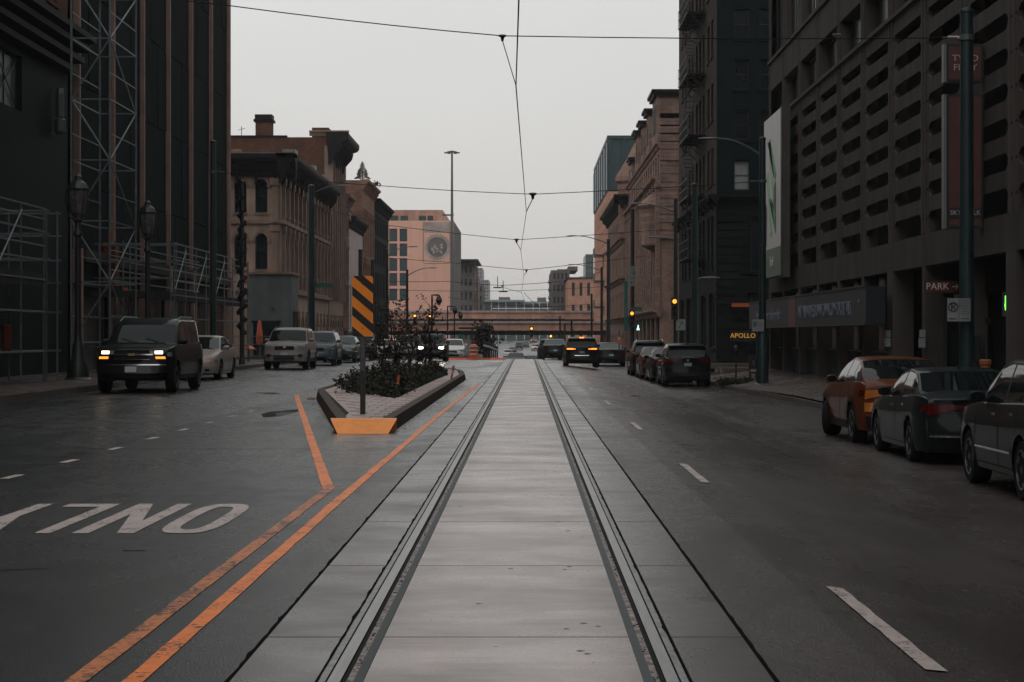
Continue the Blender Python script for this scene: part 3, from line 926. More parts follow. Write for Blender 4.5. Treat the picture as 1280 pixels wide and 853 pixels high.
    for side in (1, -1):
        seam = MB()
        for (di, sd_), d in doors.items():
            if sd_ != side: continue
            a, b = sp['doors'][di]
            zmid = s.zt((a+b)/2)
            hm = MB()
            yh = b + .10
            z = s.zt(yh) - .14
            side_patch(hm, side, yh, yh+.19, z, z+.03, .028, 3, 1)
            side_patch(hm, side, yh, yh+.19, z-.004, z, .015, 3, 1)
            hm.build('handle', sp.get('handle', paint_m), d, smooth=True)
            for yy in (a, b):
                side_patch(seam, side, yy-.008, yy+.008, 0, 1, .003, 1, 7, zf=lambda y, f, yy=yy: s.zb(yy)+.06 + (s.zt(yy)-s.zb(yy)-.06)*f)
        for a, b in sp['doors']:
            side_patch(seam, side, b, a, s.sill+.07, s.sill+.083, .003, 6, 1)
        seam.build('door_seams', M_darkin, root)['kind'] = 'stuff'
        if sp.get('clad'):
            cl_ = MB(); z1 = s.sill + sp['clad']
            lo, hi = s.axr+s.r+.10, s.axf-s.r-.10
            side_patch(cl_, side, lo, hi, s.sill-.01, z1, .012, 6, 2)
            # arch mouldings
            for a in (s.axf, s.axr):
                vs = []; fs = []; R0, R1 = s.r+.055, s.r+.125
                for k in range(15):
                    th = PI*k/14
                    for R in (R0, R1):
                        yy = a + R*math.cos(th); zz = max(s.sill, s.r + R*math.sin(th))
                        yc = min(s.yf, max(s.yr, yy))
                        vs.append((side*(s.hw(yc)*.992+.018), yy, zz))
                for k in range(14): fs.append((2*k,2*k+1,2*k+3,2*k+2))
                cl_.add(vs, fs)
            cl_.build('cladding', M_trim, root, smooth=True)
        if sp.get('mould'):
            mm = MB(); side_patch(mm, side, s.axr+s.r+.12, s.axf-s.r-.10, sp['mould'], sp['mould']+.028, .014, 6, 1); mm.build('chrome_strip', M_chrome, root)
        bl = MB()
        a, b = max(w[0] for w in wins), min(w[1] for w in wins)
        vs = []; fs = []; n = 12
        for i in range(n+1):
            y = b + (a-b)*i/n
            p = s.section(y)[7]; vs += [(side*(p[0]+.016), y, p[1]-.004), (side*(p[0]+.012), y, p[1]+.018)]
        for i in range(n): fs.append((2*i,2*i+1,2*i+3,2*i+2))
        bl.add(vs, fs)
        if sp.get('chromewin'):
            vs = []; fs = []
            for i in range(n+1):
                y = b + (a-b)*i/n
                p = s.section(y)[9]; vs += [(side*(p[0]+.010), y, p[1]-.008), (side*(p[0]+.004), y, p[1]+.018)]
            for i in range(n): fs.append((2*i,2*i+1,2*i+3,2*i+2))
            bl.add(vs, fs)
        bl.build('window_trim', M_chrome if sp.get('chromewin') else M_trim, root)
        if sp.get('rails'):
            rl = MB(); pts = []
            for i in range(7):
                y = s.roof[1][0]-.25 + (s.roof[-2][0]+.15-(s.roof[1][0]-.25))*i/6
                p = s.section(y)[10]; pts.append((side*(p[0]-.01), y, p[1]+(.05 if 0 < i < 6 else .0)))
            rl.tube(pts, .017, 6); rl.build('roof_rail', sp['rails'], root)
        # mirror
        ym = sp.get('mirror', s.screen_y if hasattr(s, 'screen_y') else wins[0][0]-.02)
        p = s.section(ym)[7]
        mi = MB(); cx_ = side*(p[0]+.115); mw, mh, md = .11, .075, .06
        n = 10; rings = []
        for k, (f, dy) in enumerate(((.82,-.055),(1,-.03),(.95,.03),(.6,.075),(.15,.095))):
            rings.append([(cx_+mw*f*math.copysign(abs(math.cos(2*PI*j/n))**.7, math.cos(2*PI*j/n)), ym+dy, p[1]+.075+mh*f*math.copysign(abs(math.sin(2*PI*j/n))**.7, math.sin(2*PI*j/n))) for j in range(n)])
        vs = [q for r_ in rings for q in r_]; fs = [(k*n+j,k*n+(j+1)%n,(k+1)*n+(j+1)%n,(k+1)*n+j) for k in range(len(rings)-1) for j in range(n)]
        fs += [tuple(range(n)), tuple(range((len(rings)-1)*n, len(rings)*n))]
        mi.add(vs, fs); mi.tube([(side*(p[0]-.03),ym,p[1]+.03),(cx_-side*.05,ym,p[1]+.05)], .022, 6)
        mo = mi.build('mirror', sp.get('mirror_m', paint_m), root, smooth=True)
        gm = MB(); gm.add([(cx_+mw*.78*math.cos(2*PI*j/n), ym-.057, p[1]+.075+mh*.78*math.sin(2*PI*j/n)) for j in range(n)], [tuple(range(n))])
        gm.build('mirror_glass', M_cglass, mo)
    # wheels ----------------------------------------------------------
    wkey = ('wheel', s.r, sp.get('rim', 'spoke'))
    if wkey not in CACHE:
        r = s.r; tw = .21 if r < .36 else .25
        t = MB(); t.lathe([(r*.66,-tw/2+.01),(r*.93,-tw/2),(r*.985,-tw/2+.03),(r,-tw/2+.06),(r,tw/2-.06),(r*.985,tw/2-.03),(r*.93,tw/2),(r*.66,tw/2-.01)], n=28, ax='x')
        for k in range(28):
            a = 2*PI*k/28; c, d = math.cos(a), math.sin(a)
        tm = t.mesh('tyre', M_tyre, True, 40)
        q = MB(); ri = r*.67
        q.lathe([(ri,tw/2-.02),(ri*1.0,tw/2+.003),(ri*.93,tw/2-.004),(ri*.90,tw/2-.03),(ri*.88,-.02),(.01,-.03)], n=28, ax='x')
        ns = 5 if 'five' in wkey[2] else 7
        for k in range(ns):
            for dt in ((-.13,.13) if ns == 5 else (0,)):
                a = 2*PI*k/ns + dt; c, d = math.cos(a), math.sin(a); hw_ = .022
                x0, x1 = tw/2-.045, tw/2-.006
                def R_(rr, o, x): return (x, rr*c - o*d, rr*d + o*c)
                q.add([R_(.04,-hw_,x0),R_(ri*.93,-hw_*.9,x0),R_(ri*.93,hw_*.9,x0),R_(.04,hw_,x0),R_(.04,-hw_,x1-.012),R_(ri*.93,-hw_*.7,x1),R_(ri*.93,hw_*.7,x1),R_(.04,hw_,x1-.012)],
                      [(0,3,2,1),(4,5,6,7),(0,1,5,4),(1,2,6,5),(2,3,7,6),(3,0,4,7)])
        q.lathe([(.055,tw/2-.05),(.055,tw/2-.012),(.03,tw/2-.004),(.005,tw/2-.003)], n=12, ax='x')
        qm = q.mesh('rim', sp.get('rim_m', M_rim), True, 40)
        CACHE[wkey] = (tm, qm)
    tm, qm = CACHE[wkey]; tw = .21 if s.r < .36 else .25
    for ay in (s.axf, s.axr):
        for side in (1, -1):
            w = bpy.data.objects.new('wheel', None); COL.objects.link(w); w.parent = root; w.empty_display_size = .1
            w.location = (side*(s.W/2-tw/2-.02), ay, s.r)
            rz_ = 0 if side > 0 else PI
            if ay == s.axf: rz_ += sp.get('steer', 0)
            w.rotation_euler = (random.random()*0, 0, rz_)
            link('tyre', tm, w); link('rim', qm, w)
    ub = MB(); ub.box(-s.W/2+.30, s.W/2-.30, s.yr+.12, s.yf-.12, s.sill-.03, .62)
    for a in (s.axf, s.axr): ub.box(-s.W/2+.26, s.W/2-.26, a-.05, a+.05, s.r-.05, s.r+.05)
    for yb_ in (s.yf-.25, s.yr+.05): ub.box(-s.W/2+.16, s.W/2-.16, yb_, yb_+.2, s.sill-.02, s.sill+.1)
    ub.box(-s.W/2+.08, s.W/2-.08, s.axr+s.r+.1, s.axf-s.r-.1, s.sill-.02, s.sill+.04)
    ub.build('underbody', M_darkin, root)
    # interior seen through nothing, but wipers and sill pieces are
    for (pn, end, t0, t1, z0, z1, m_, kw) in sp['patches']:
        mb = MB(); kw = dict(kw); lab = kw.pop('label', None); par = kw.pop('mirror', True)
        cap_patch(mb, end, t0, t1, z0, z1, **kw)
        o = mb.build(pn, m_, root, smooth=True, ang=30)
        if par and t0 > 0:
            mb = MB(); cap_patch(mb, end, -t1, -t0, z0, z1, **kw); mb.build(pn, m_, root, smooth=True, ang=30)
    for (pn, y0, y1, z0, z1, m_) in sp.get('sidepatches', []):
        for side in (1, -1):
            mb = MB(); side_patch(mb, side, y0, y1, z0, z1, .012, 4, 2); mb.build(pn, m_, root, smooth=True)
    zt0 = s.zt(s.yr+.1)
    for side in (1, -1):
        mb = MB(); side_patch(mb, side, s.yr+.01, s.yr+.22, zt0-.20, zt0-.09, .008, 4, 2); mb.build('tail_light_side', sp.get('tail_m', M_redl), root, smooth=True)
        zt1 = s.zt(s.yf-.12)
        mb = MB(); side_patch(mb, side, s.yf-.26, s.yf-.01, zt1-.17, zt1-.07, .008, 4, 2); mb.build('headlight_side', M_lens, root, smooth=True)
    if sp.get('wipers', 1):
        mb = MB()
        ya, yb2 = ws0, ws1
        for x0, x1 in ((.05,.55),(-.60,-.08)):
            P0 = (x0, ya-.02, s.zr(ya-.02)+.045); t_ = .12
            y2 = ya - .14; mb.tube([(x0+.0, ya+.02, s.zt(ya)+.055), (x1, y2, s.zr(y2)+.062)], .009, 5)
        mb.build('wipers', M_trim, root)
    if sp.get('spoiler'):
        mb = MB(); y0 = s.roof[-2][0]; z = s.zr(y0)
        w_ = s.section(y0)[9][0]
        mb.add([(-w_,y0+.12,z+.03),(w_,y0+.12,z+.03),(w_*.95,y0-.16,z-.01),(-w_*.95,y0-.16,z-.01),(-w_,y0+.12,z+.055),(w_,y0+.12,z+.055),(w_*.95,y0-.18,z+.035),(-w_*.95,y0-.18,z+.035)],
               [(0,3,2,1),(4,5,6,7),(0,1,5,4),(1,2,6,5),(2,3,7,6),(3,0,4,7)])
        mb.build('spoiler', paint_m, root)
    if sp.get('fin'):
        mb = MB(); y0 = s.roof[-2][0]+.15; z = s.zr(y0)+.04
        mb.prism([(y0+.12,z),(y0-.06,z),(y0-.05,z+.06),(y0-.02,z+.065)], -.018, .018, 'x'); mb.build('antenna', M_trim, root)
    return root
CACHE = {}
def P(pn_, e_, t0, t1, z0, z1, m, **kw): return (pn_, e_, t0, t1, z0, z1, m, kw)

def sedan(**k):
    sp = dict(L=4.8, W=1.84, r=.33, ax=(1.42,-1.40), sill=.20, tumble=.36,
        top=[(2.28,.66),(2.15,.76),(1.6,.87),(.98,.95),(0,.97),(-1.2,1.01),(-1.75,1.04),(-2.15,1.03),(-2.32,.97)],
        roof=[(1.0,.95),(.12,1.36),(-.35,1.42),(-1.0,1.38),(-1.85,1.05)],
        win=[(.50,-.28),(-.36,-1.08),(-1.12,-1.42)], doors=[(.92,-.30),(-.31,-1.18)], screen=(1.0,.12), rearglass=(-1.08,-1.82), fin=1)
    sp.update(k); return sp
def suv(**k):
    sp = dict(L=4.75, W=1.88, r=.36, ax=(1.40,-1.35), sill=.26, tumble=.30,
        top=[(2.22,.82),(2.1,.95),(1.6,1.03),(1.10,1.08),(0,1.10),(-1.6,1.15),(-2.1,1.14),(-2.25,1.06)],
        roof=[(1.12,1.08),(.42,1.56),(0,1.64),(-1.45,1.62),(-1.80,1.56),(-2.22,1.10)],
        win=[(.62,-.22),(-.30,-1.10),(-1.18,-1.75)], doors=[(.98,-.25),(-.26,-1.15)], screen=(1.12,.42), rearglass=(-1.84,-2.20),
        clad=.16, spoiler=1, fin=1, br=.08)
    sp.update(k); return sp
FR_BASE = lambda zt, hm=M_lens, gm=M_trim: [
    P('headlight', 1, .52, .985, zt-.20, zt-.06, hm, sk=.03, tap=.55),
    P('grille', 1, -.48, .48, zt-.26, zt-.09, gm, n=8),
    P('lower_intake', 1, -.62, .62, .27, .40, M_trim, n=8),
    P('fog_light', 1, .72, .90, .33, .41, M_lens),
    P('number_plate', 1, -.17, .17, .44, .54, M_plate, off=.02)]
RR_BASE = lambda zt, tl=M_redl: [
    P('tail_light', -1, .56, .99, zt-.28, zt-.10, tl, tap=.5),
    P('number_plate', -1, -.17, .17, zt-.36, zt-.24, M_plate, off=.02),
    P('rear_bumper', -1, -.97, .97, .30, .52, M_trim, n=10, off=.02),
    P('exhaust_trim', -1, .52, .66, .27, .33, M_chrome, off=.03)]

blackp = carpaint('black_paint', (.004,.005,.0055)); greyp = carpaint('dark_grey_paint', (.009,.012,.013))
beigep = carpaint('beige_paint', (.30,.255,.225)); silverp = carpaint('silver_paint', (.22,.195,.185), rough=.3)
orangep = carpaint('orange_paint', (.095,.024,.008)); tealp = carpaint('dark_teal_paint', (.014,.030,.034)); whitep = carpaint('white_paint', (.62,.60,.58))
bluep = carpaint('blue_grey_paint', (.05,.07,.08)); tanp = carpaint('copper_paint', (.07,.035,.025)); redp = carpaint('dark_red_paint', (.11,.03,.025))

def zc(y): return zg(y)
def text_part(name, s, size, m, parent, loc, rot=(PI/2,0,0), ext=.004, align='CENTER', sx=1.0):
    c = bpy.data.curves.new(name, 'FONT'); c.body = s; c.size = size; c.extrude = ext
    c.align_x = align; c.align_y = 'CENTER'; c.resolution_u = 2
    t = bpy.data.objects.new('tmp', c); COL.objects.link(t)
    dg = bpy.context.evaluated_depsgraph_get()
    me = bpy.data.meshes.new_from_object(t.evaluated_get(dg))
    bpy.data.objects.remove(t); bpy.data.curves.remove(c)
    me.name = name; me.materials.clear(); me.materials.append(m)
    for v in me.vertices: v.co.x *= sx
    o = bpy.data.objects.new(name, me); COL.objects.link(o); o.parent = parent
    o.location = loc; o.rotation_euler = rot
    return o

# 1 near right edge: black SUV, mostly cut by the frame
make_car(suv(chromewin=1, mould=.52, rim='five', clad=0, spoiler=0, mirror_m=M_trim, handle=M_chrome,
             win=[(.80,-.22),(-.30,-1.10),(-1.18,-1.75)], patches=FR_BASE(.95)+RR_BASE(1.06)),
         blackp, 'parked_car', 'black SUV nearest the camera, cut by the right photo edge', 'car', (6.82,24.7,zx(6,25)), 0, 'cars parked along the right kerb')
# 2 black sedan
make_car(sedan(chromewin=1, rim='five', handle=M_chrome, mirror_m=M_trim,
         patches=FR_BASE(.76)+[P('tail_light',-1,.50,.99,.75,.92,M_redl,tap=.45),P('tail_light_bar',-1,.28,.49,.84,.905,M_redl,tap=.3),P('number_plate',-1,-.17,.17,.66,.78,M_plate,off=.02),
         P('rear_bumper',-1,-.97,.97,.24,.42,M_trim,n=10,off=.02),P('chrome_bumper_strip',-1,-.95,.95,.425,.455,M_chrome,n=10,off=.03),P('trunk_lip',-1,-.9,.9,.955,.985,blackp,n=10,off=.035)]),
         greyp, 'parked_car', 'glossy black sedan with red tail lights parked between the orange car and the black SUV', 'car', (6.88,32.0,zx(6,30)), 0, 'cars parked along the right kerb')
# 3 orange coupe-like SUV
sp3 = suv(rim='five', W=1.82, chromewin=0, rim_m=M_rim, steer=-.42, clad=.13,
         top=[(2.15,.80),(2.0,.92),(1.5,1.0),(1.0,1.04),(0,1.06),(-1.3,1.12),(-1.95,1.12),(-2.15,1.04)],
         roof=[(1.08,1.04),(.30,1.45),(-.2,1.54),(-1.0,1.49),(-1.45,1.36),(-2.02,1.10)], rearglass=(-1.05,-1.95), tumble=.42,
         win=[(.60,-.20),(-.27,-.98),(-1.03,-1.35)], doors=[(.95,-.22),(-.23,-1.08)], spoiler=0,
         patches=FR_BASE(.92)+[P('tail_light',-1,.50,.99,.82,.99,M_ambl,tap=.5),P('rear_panel',-1,-.45,.45,.86,.99,mat('panel_orange',(.55,.17,.02),.3,var=.1,coat=1),n=6),
            P('tail_light_lower',-1,.74,.985,.60,.76,M_ambl),P('number_plate',-1,-.17,.17,.66,.78,M_plate,off=.02),P('rear_bumper',-1,-.97,.97,.30,.52,M_trim,n=10,off=.02)])
make_car(sp3, orangep, 'parked_car', 'orange hatchback SUV with turned front wheel parked ahead of the black sedan', 'car', (6.84,37.3,zx(6,37)), .015, 'cars parked along the right kerb')
# 4.. group at the corner
make_car(suv(patches=FR_BASE(.95)+[P('tail_light',-1,.56,.99,.90,1.05,M_redl,tap=.5),P('number_plate',-1,-.17,.17,.80,.92,M_plate,off=.02),P('emblem',-1,-.06,.06,.98,1.06,M_chrome,off=.02),P('rear_bumper',-1,-.97,.97,.30,.55,M_trim,n=10,off=.02)]),
         blackp, 'parked_car', 'black SUV with white emblem parked at the kerb by the street corner, rear towards us', 'car', (6.22,77.4,zx(6,77)), 0, 'cars parked at the corner kerb')
make_car(sedan(detail=1, patches=FR_BASE(.76)+RR_BASE(.98)), greyp, 'parked_car', 'dark grey car half hidden behind the black SUV at the corner', 'car', (6.15,84.2,zx(6,84)), 0, 'cars parked at the corner kerb')
make_car(sedan(detail=1, patches=FR_BASE(.76)+RR_BASE(.98)), tanp, 'parked_car', 'brownish car wedged between two parked cars at the corner kerb', 'car', (6.1,90.8,zx(6,90)), 0, 'cars parked at the corner kerb')
make_car(suv(detail=1, W=1.9, rails=M_chrome, roof=[(1.12,1.08),(.42,1.60),(0,1.72),(-1.6,1.70),(-2.0,1.62),(-2.22,1.10)], patches=FR_BASE(.95)+RR_BASE(1.06)), blackp, 'parked_car', 'tall black SUV parked farthest in the corner row with silver roof rails', 'car', (6.1,98.0,zx(6,98)), 0, 'cars parked at the corner kerb')
# SUV driving ahead
make_car(suv(W=1.92, patches=FR_BASE(.95)+[P('tail_light',-1,.60,.98,.99,1.06,E_brake,off=.02),P('tail_light_bar',-1,.42,.60,1.00,1.04,E_brake,off=.02),
         P('tailgate_strip',-1,-.45,.45,.66,.69,M_chrome,off=.02),P('number_plate',-1,-.16,.16,.80,.90,M_plate,off=.012),P('rear_bumper',-1,-.97,.97,.32,.55,M_trim,n=10,off=.02)], rails=M_chrome),
         blackp, 'driving_car', 'black SUV driving away in the right lane with glowing brake lights', 'car', (3.02,107.4,zx(3,107)), 0)
# centre high brake light as its own thing on that car is part: added below
bl = [o for o in bpy.data.objects if o.name.startswith('driving_car')][0]
mb = MB(); mb.box(-.13,.13,-1.99,-1.96,1.60,1.66); mb.build('high_brake_light', E_brake, bl)

# left side, facing us
make_car(suv(L=5.4, W=2.0, r=.39, ax=(1.72,-1.62), sill=.34, tumble=.17, bf=.10, br=.04,
         top=[(2.55,.98),(2.45,1.10),(1.9,1.17),(1.30,1.20),(0,1.22),(-2.3,1.22),(-2.6,1.20),(-2.68,1.10)],
         roof=[(1.32,1.20),(.72,1.70),(.40,1.82),(0,1.86),(-2.25,1.86),(-2.5,1.80),(-2.66,1.24)], win=[(.85,-.08),(-.17,-1.02),(-1.14,-2.35)], doors=[(1.12,-.12),(-.13,-1.08)],
         screen=(1.32,.72), rearglass=(-2.5,-2.64), clad=.10, spoiler=0, rails=M_galv, fin=0, mirror=1.0, mirror_m=M_trim,
         patches=[P('headlight',1,.68,.90,.985,1.06,E_head,off=.02),P('headlight_corner',1,.54,.67,.975,1.07,M_lens,off=.02),P('indicator_lamp',1,.68,.95,.86,.92,E_amb,off=.02),
          P('grille',1,-.50,.50,.84,1.09,M_trim,n=8),P('grille_bar',1,-.62,.62,.955,.985,M_chrome,n=8,off=.045),P('grille_bar',1,-.50,.50,1.075,1.09,M_chrome,n=8,off=.03),P('grille_bar',1,-.50,.50,.84,.855,M_chrome,n=8,off=.03),
          P('emblem',1,-.09,.09,.94,1.0,mat('gold_emblem',(.30,.22,.12),.3,.6,var=0),off=.06),P('front_bumper',1,-.99,.99,.50,.72,blackp,n=12,off=.06),P('bumper_strip',1,-.97,.97,.70,.73,M_chrome,n=12,off=.07),
          P('number_plate',1,-.16,.16,.53,.67,M_plate,off=.08),P('lower_intake',1,-.6,.6,.40,.48,M_darkin,n=8)]),
         blackp, 'parked_car', 'large black SUV with glowing headlights at the left kerb', 'car', (-9.88,51.8,.12), PI)
make_car(sedan(sill=.19, chromewin=0, patches=[P('headlight',1,.50,.98,.56,.70,mat('warm_lens',(.42,.25,.19),.15,var=.3,scale=20,coords='obj'),sk=.015),P('grille',1,-.30,.30,.56,.68,M_darkin,n=6),
         P('lower_intake',1,-.5,.5,.27,.36,M_darkin,n=8),P('fog_light',1,.66,.82,.28,.36,M_trim),P('number_plate',1,-.17,.17,.40,.50,M_plate,off=.02)]+RR_BASE(.98)),
         beigep, 'parked_car', 'beige sedan parked behind the large black SUV on the left', 'car', (-10.97,66.2,.12), PI)
make_car(suv(W=1.93, r=.39, sill=.32, tumble=.24, ax=(1.45,-1.38), rails=M_trim,
         top=[(2.25,.95),(2.15,1.08),(1.7,1.13),(1.10,1.16),(0,1.18),(-2.0,1.20),(-2.2,1.18),(-2.28,1.1)],
         roof=[(1.12,1.16),(.55,1.66),(.15,1.76),(-1.8,1.74),(-2.0,1.68),(-2.25,1.20)], screen=(1.12,.55),
         patches=[P('headlight',1,.60,.98,.86,1.0,M_lens,sk=.02),P('grille',1,-.50,.50,.84,1.0,M_darkin,n=8),P('grille_emblem',1,-.07,.07,.93,.99,M_chrome,off=.03),
          P('front_bumper',1,-.97,.97,.62,.80,silverp,n=10,off=.05),P('fog_light',1,.68,.88,.56,.66,M_trim,off=.06),P('lower_intake',1,-.52,.52,.44,.60,M_trim,n=8,off=.06),P('number_plate',1,-.17,.17,.62,.74,M_plate,off=.08)]+RR_BASE(1.1)),
         silverp, 'parked_car', 'silver SUV with dark grille and roof rails parked facing us on the left', 'car', (-10.3,86.0,.12), PI, 'cars parked along the left kerb')
for i, (y, kind, pm_, lb) in enumerate(((97.5,'suv',bluep,'grey SUV parked right behind the silver SUV on the left'),(108,'sedan',tealp,'small dark teal sedan parked between two SUVs on the left'),(118,'suv',greyp,'dark boxy SUV parked farthest along the left kerb near the striped sign'))):
    sp_ = suv(detail=1, patches=FR_BASE(.95)+RR_BASE(1.06), rails=M_chrome) if kind == 'suv' else sedan(detail=1, patches=FR_BASE(.76)+RR_BASE(.98))
    if i == 2: sp_.update(roof=[(1.12,1.08),(.62,1.68),(.3,1.78),(-1.8,1.78),(-2.1,1.72),(-2.22,1.10)])
    make_car(sp_, pm_, 'parked_car', lb, 'car', ((-10.2,-10.1,-10.0)[i], y, zx(-10,y)), PI, 'cars parked along the left kerb')
# cars waiting at the crossing behind the median
E_head2 = lamp('headlight_bright', (1,.86,.68), 30)
def fr_lit(zt, h=E_head2): return [P('headlight',1,.62,.93,zt-.17,zt-.05,h,off=.02)] + FR_BASE(zt)[1:]
def far_car(px, D, kind, pm_, lb, away=False, lit=None, rz=0, grp='far traffic beyond the crest', dy=0):
    x = (px-657)*D/F
    zt = .95 if kind == 'suv' else .76
    pt = (fr_lit(zt, lit) if lit else FR_BASE(zt)) + RR_BASE(1.06 if kind == 'suv' else .98, M_redl if not (away and lit) else E_brake)
    sp_ = (suv if kind == 'suv' else sedan)(detail=1, fin=0, wipers=0, patches=pt)
    return make_car(sp_, pm_, 'driving_car', lb, 'car', (x, D, zx(x,D)), (0 if away else PI)+rz, grp)
far_car(541, 121, 'suv', greyp, 'dark car with two bright headlights waiting behind the median plants', lit=E_head2, grp=None)
far_car(566, 138, 'sedan', whitep, 'white car beside the one with bright headlights left of the orange barrel', grp=None)
far_car(512, 134, 'suv', silverp, 'pale car half hidden behind the leaves of the median shrubs', grp=None)
far_car(486, 140, 'sedan', whitep, 'white car at the left behind the median shrubs', grp=None)
far_car(645, 190, 'sedan', tealp, 'dark car with small headlights coming over the crest by the fence posts', lit=E_amb)
far_car(664, 205, 'sedan', blackp, 'black car with yellow lights in the middle of the street over the crest', lit=E_amb)
far_car(671.5, 225, 'suv', blackp, 'dark car with yellow lights right behind the one over the crest', lit=E_amb)
far_car(687, 150, 'suv', tealp, 'dark SUV driving away left of the black SUV', away=True)
far_car(693.5, 137, 'sedan', greyp, 'dark sedan driving away just left of the black SUV with brake lights', away=True, grp=None)
far_car(762, 122, 'sedan', greyp, 'grey sedan parked at the right kerb ahead of the black SUV', away=True, grp=None)
far_car(655.5, 330, 'sedan', blackp, 'small far car with lights under the viaduct', lit=E_amb)
far_car(669, 470, 'sedan', whitep, 'far white car with headlights climbing beyond the viaduct', lit=E_amb)
far_car(667, 560, 'sedan', redp, 'farthest car with lights at the top of the far slope', lit=E_amb)
far_car(635, 400, 'suv', whitep, 'white van-like SUV parked far under the viaduct on the left')
far_car(641, 440, 'sedan', bluep, 'blue grey car far under the viaduct left of the lane')
far_car(626, 300, 'sedan', silverp, 'silver car parked under the viaduct behind the fence posts')
far_car(649, 480, 'suv', tealp, 'teal SUV far beyond the viaduct')
far_car(657, 500, 'sedan', greyp, 'grey sedan far beyond the viaduct in the lane')
far_car(626, 220, 'sedan', bluep, 'dark car at the left behind the shelter posts')
# ================================================================== buildings
class Fr:
    """facade frame: u along the wall, dep into the wall, z up"""
    def __init__(s, kind, X, Y0=0):
        s.kind = kind
        if kind == 'R': s.o = (X, 0); s.d = (0,-1); s.i = (1,0)      # faces -X (right side of the street)
        elif kind == 'L': s.o = (X, 0); s.d = (0,1); s.i = (-1,0)    # faces +X
        else: s.o = (0, Y0); s.d = (1,0); s.i = (0,1)                # 'F' faces -Y (towards the camera)
        s.ang = math.atan2(s.d[1], s.d[0])
    def pt(s, u, dep, z): return (s.o[0]+s.d[0]*u+s.i[0]*dep, s.o[1]+s.d[1]*u+s.i[1]*dep, z)
    def U(s, a, b): return (-b, -a) if s.kind == 'R' else (a, b)
class Bld:
    def __init__(s, name, label, cat, base, group=None):
        s.root = thing(name, label, cat, base, 0, group); s.base = base
    def mb(s, fr=None):
        b = s.base
        if fr is None: return MB(lambda x, y, z: (x-b[0], y-b[1], z-b[2]))
        def T(u, dep, z):
            p = fr.pt(u, dep, z); return (p[0]-b[0], p[1]-b[1], p[2]-b[2])
        return MB(T)
    def box(s, name, m, x0, x1, y0, y1, z0, z1):
        return s.mb().box(x0,x1,y0,y1,z0,z1).build(name, m, s.root)
    def put(s, name, me, fr, u, dep, z, parent=None):
        p = fr.pt(u, dep, z)
        return link(name, me, s.root if parent is None else parent, (p[0]-s.base[0], p[1]-s.base[1], p[2]-s.base[2]), fr.ang)
WM = {}
def window_meshes(w, h, fm, gm, style):
    key = (round(w,2), round(h,2), fm.name, gm.name, style)
    if key in WM: return WM[key]
    f = MB(); t = .06 if w > .5 else .04
    arch = 'arch' in style
    n = 8
    if arch:
        r = w/2; hh = h - r
        outer = [(-w/2,0),(w/2,0)] + [(r*math.cos(PI*k/n), hh + r*math.sin(PI*k/n)) for k in range(n+1)]
        ri = r - t
        inner = [(-w/2+t,t),(w/2-t,t)] + [(ri*math.cos(PI*k/n), hh + ri*math.sin(PI*k/n)) for k in range(n+1)]
        k_ = len(outer)
        for dd in (0,):
            vs = [(p[0],0,p[1]) for p in outer]+[(p[0],0,p[1]) for p in inner]+[(p[0],.06,p[1]) for p in inner]
            fs = [(i,(i+1)%k_,(i+1)%k_+k_,i+k_) for i in range(k_)]+[(i+k_,(i+1)%k_+k_,(i+1)%k_+2*k_,i+2*k_) for i in range(k_)]
            f.add(vs, fs)
        g = MB(); g.add([(p[0],.04,p[1]) for p in inner], [tuple(range(len(inner)))])
    else:
        f.box(-w/2,-w/2+t,0,.07,0,h); f.box(w/2-t,w/2,0,.07,0,h); f.box(-w/2+t,w/2-t,0,.07,0,t); f.box(-w/2+t,w/2-t,0,.07,h-t,h)
        g = MB(); g.add([(-w/2+t,.045,t),(w/2-t,.045,t),(w/2-t,.045,h-t),(-w/2+t,.045,h-t)], [(0,1,2,3)])
    if 'sash' in style: f.box(-w/2+t,w/2-t,.012,.066,h*.5-.03,h*.5+.03)
    if 'mull' in style: f.box(-.025,.025,.01,.064,t,h-t)
    if 'tri' in style:
        for q in (-1/6,1/6): f.box(q*w-.03,q*w+.03,.01,.064,t,h-t)
    if 'cross' in style:
        f.tube([(-w/2+t,-.02,t),(w/2-t,-.02,h-t)], .025, 4); f.tube([(-w/2+t,-.03,h-t),(w/2-t,-.03,t)], .025, 4)
    WM[key] = (f.mesh('window', fm), g.mesh('pane', gm)); return WM[key]
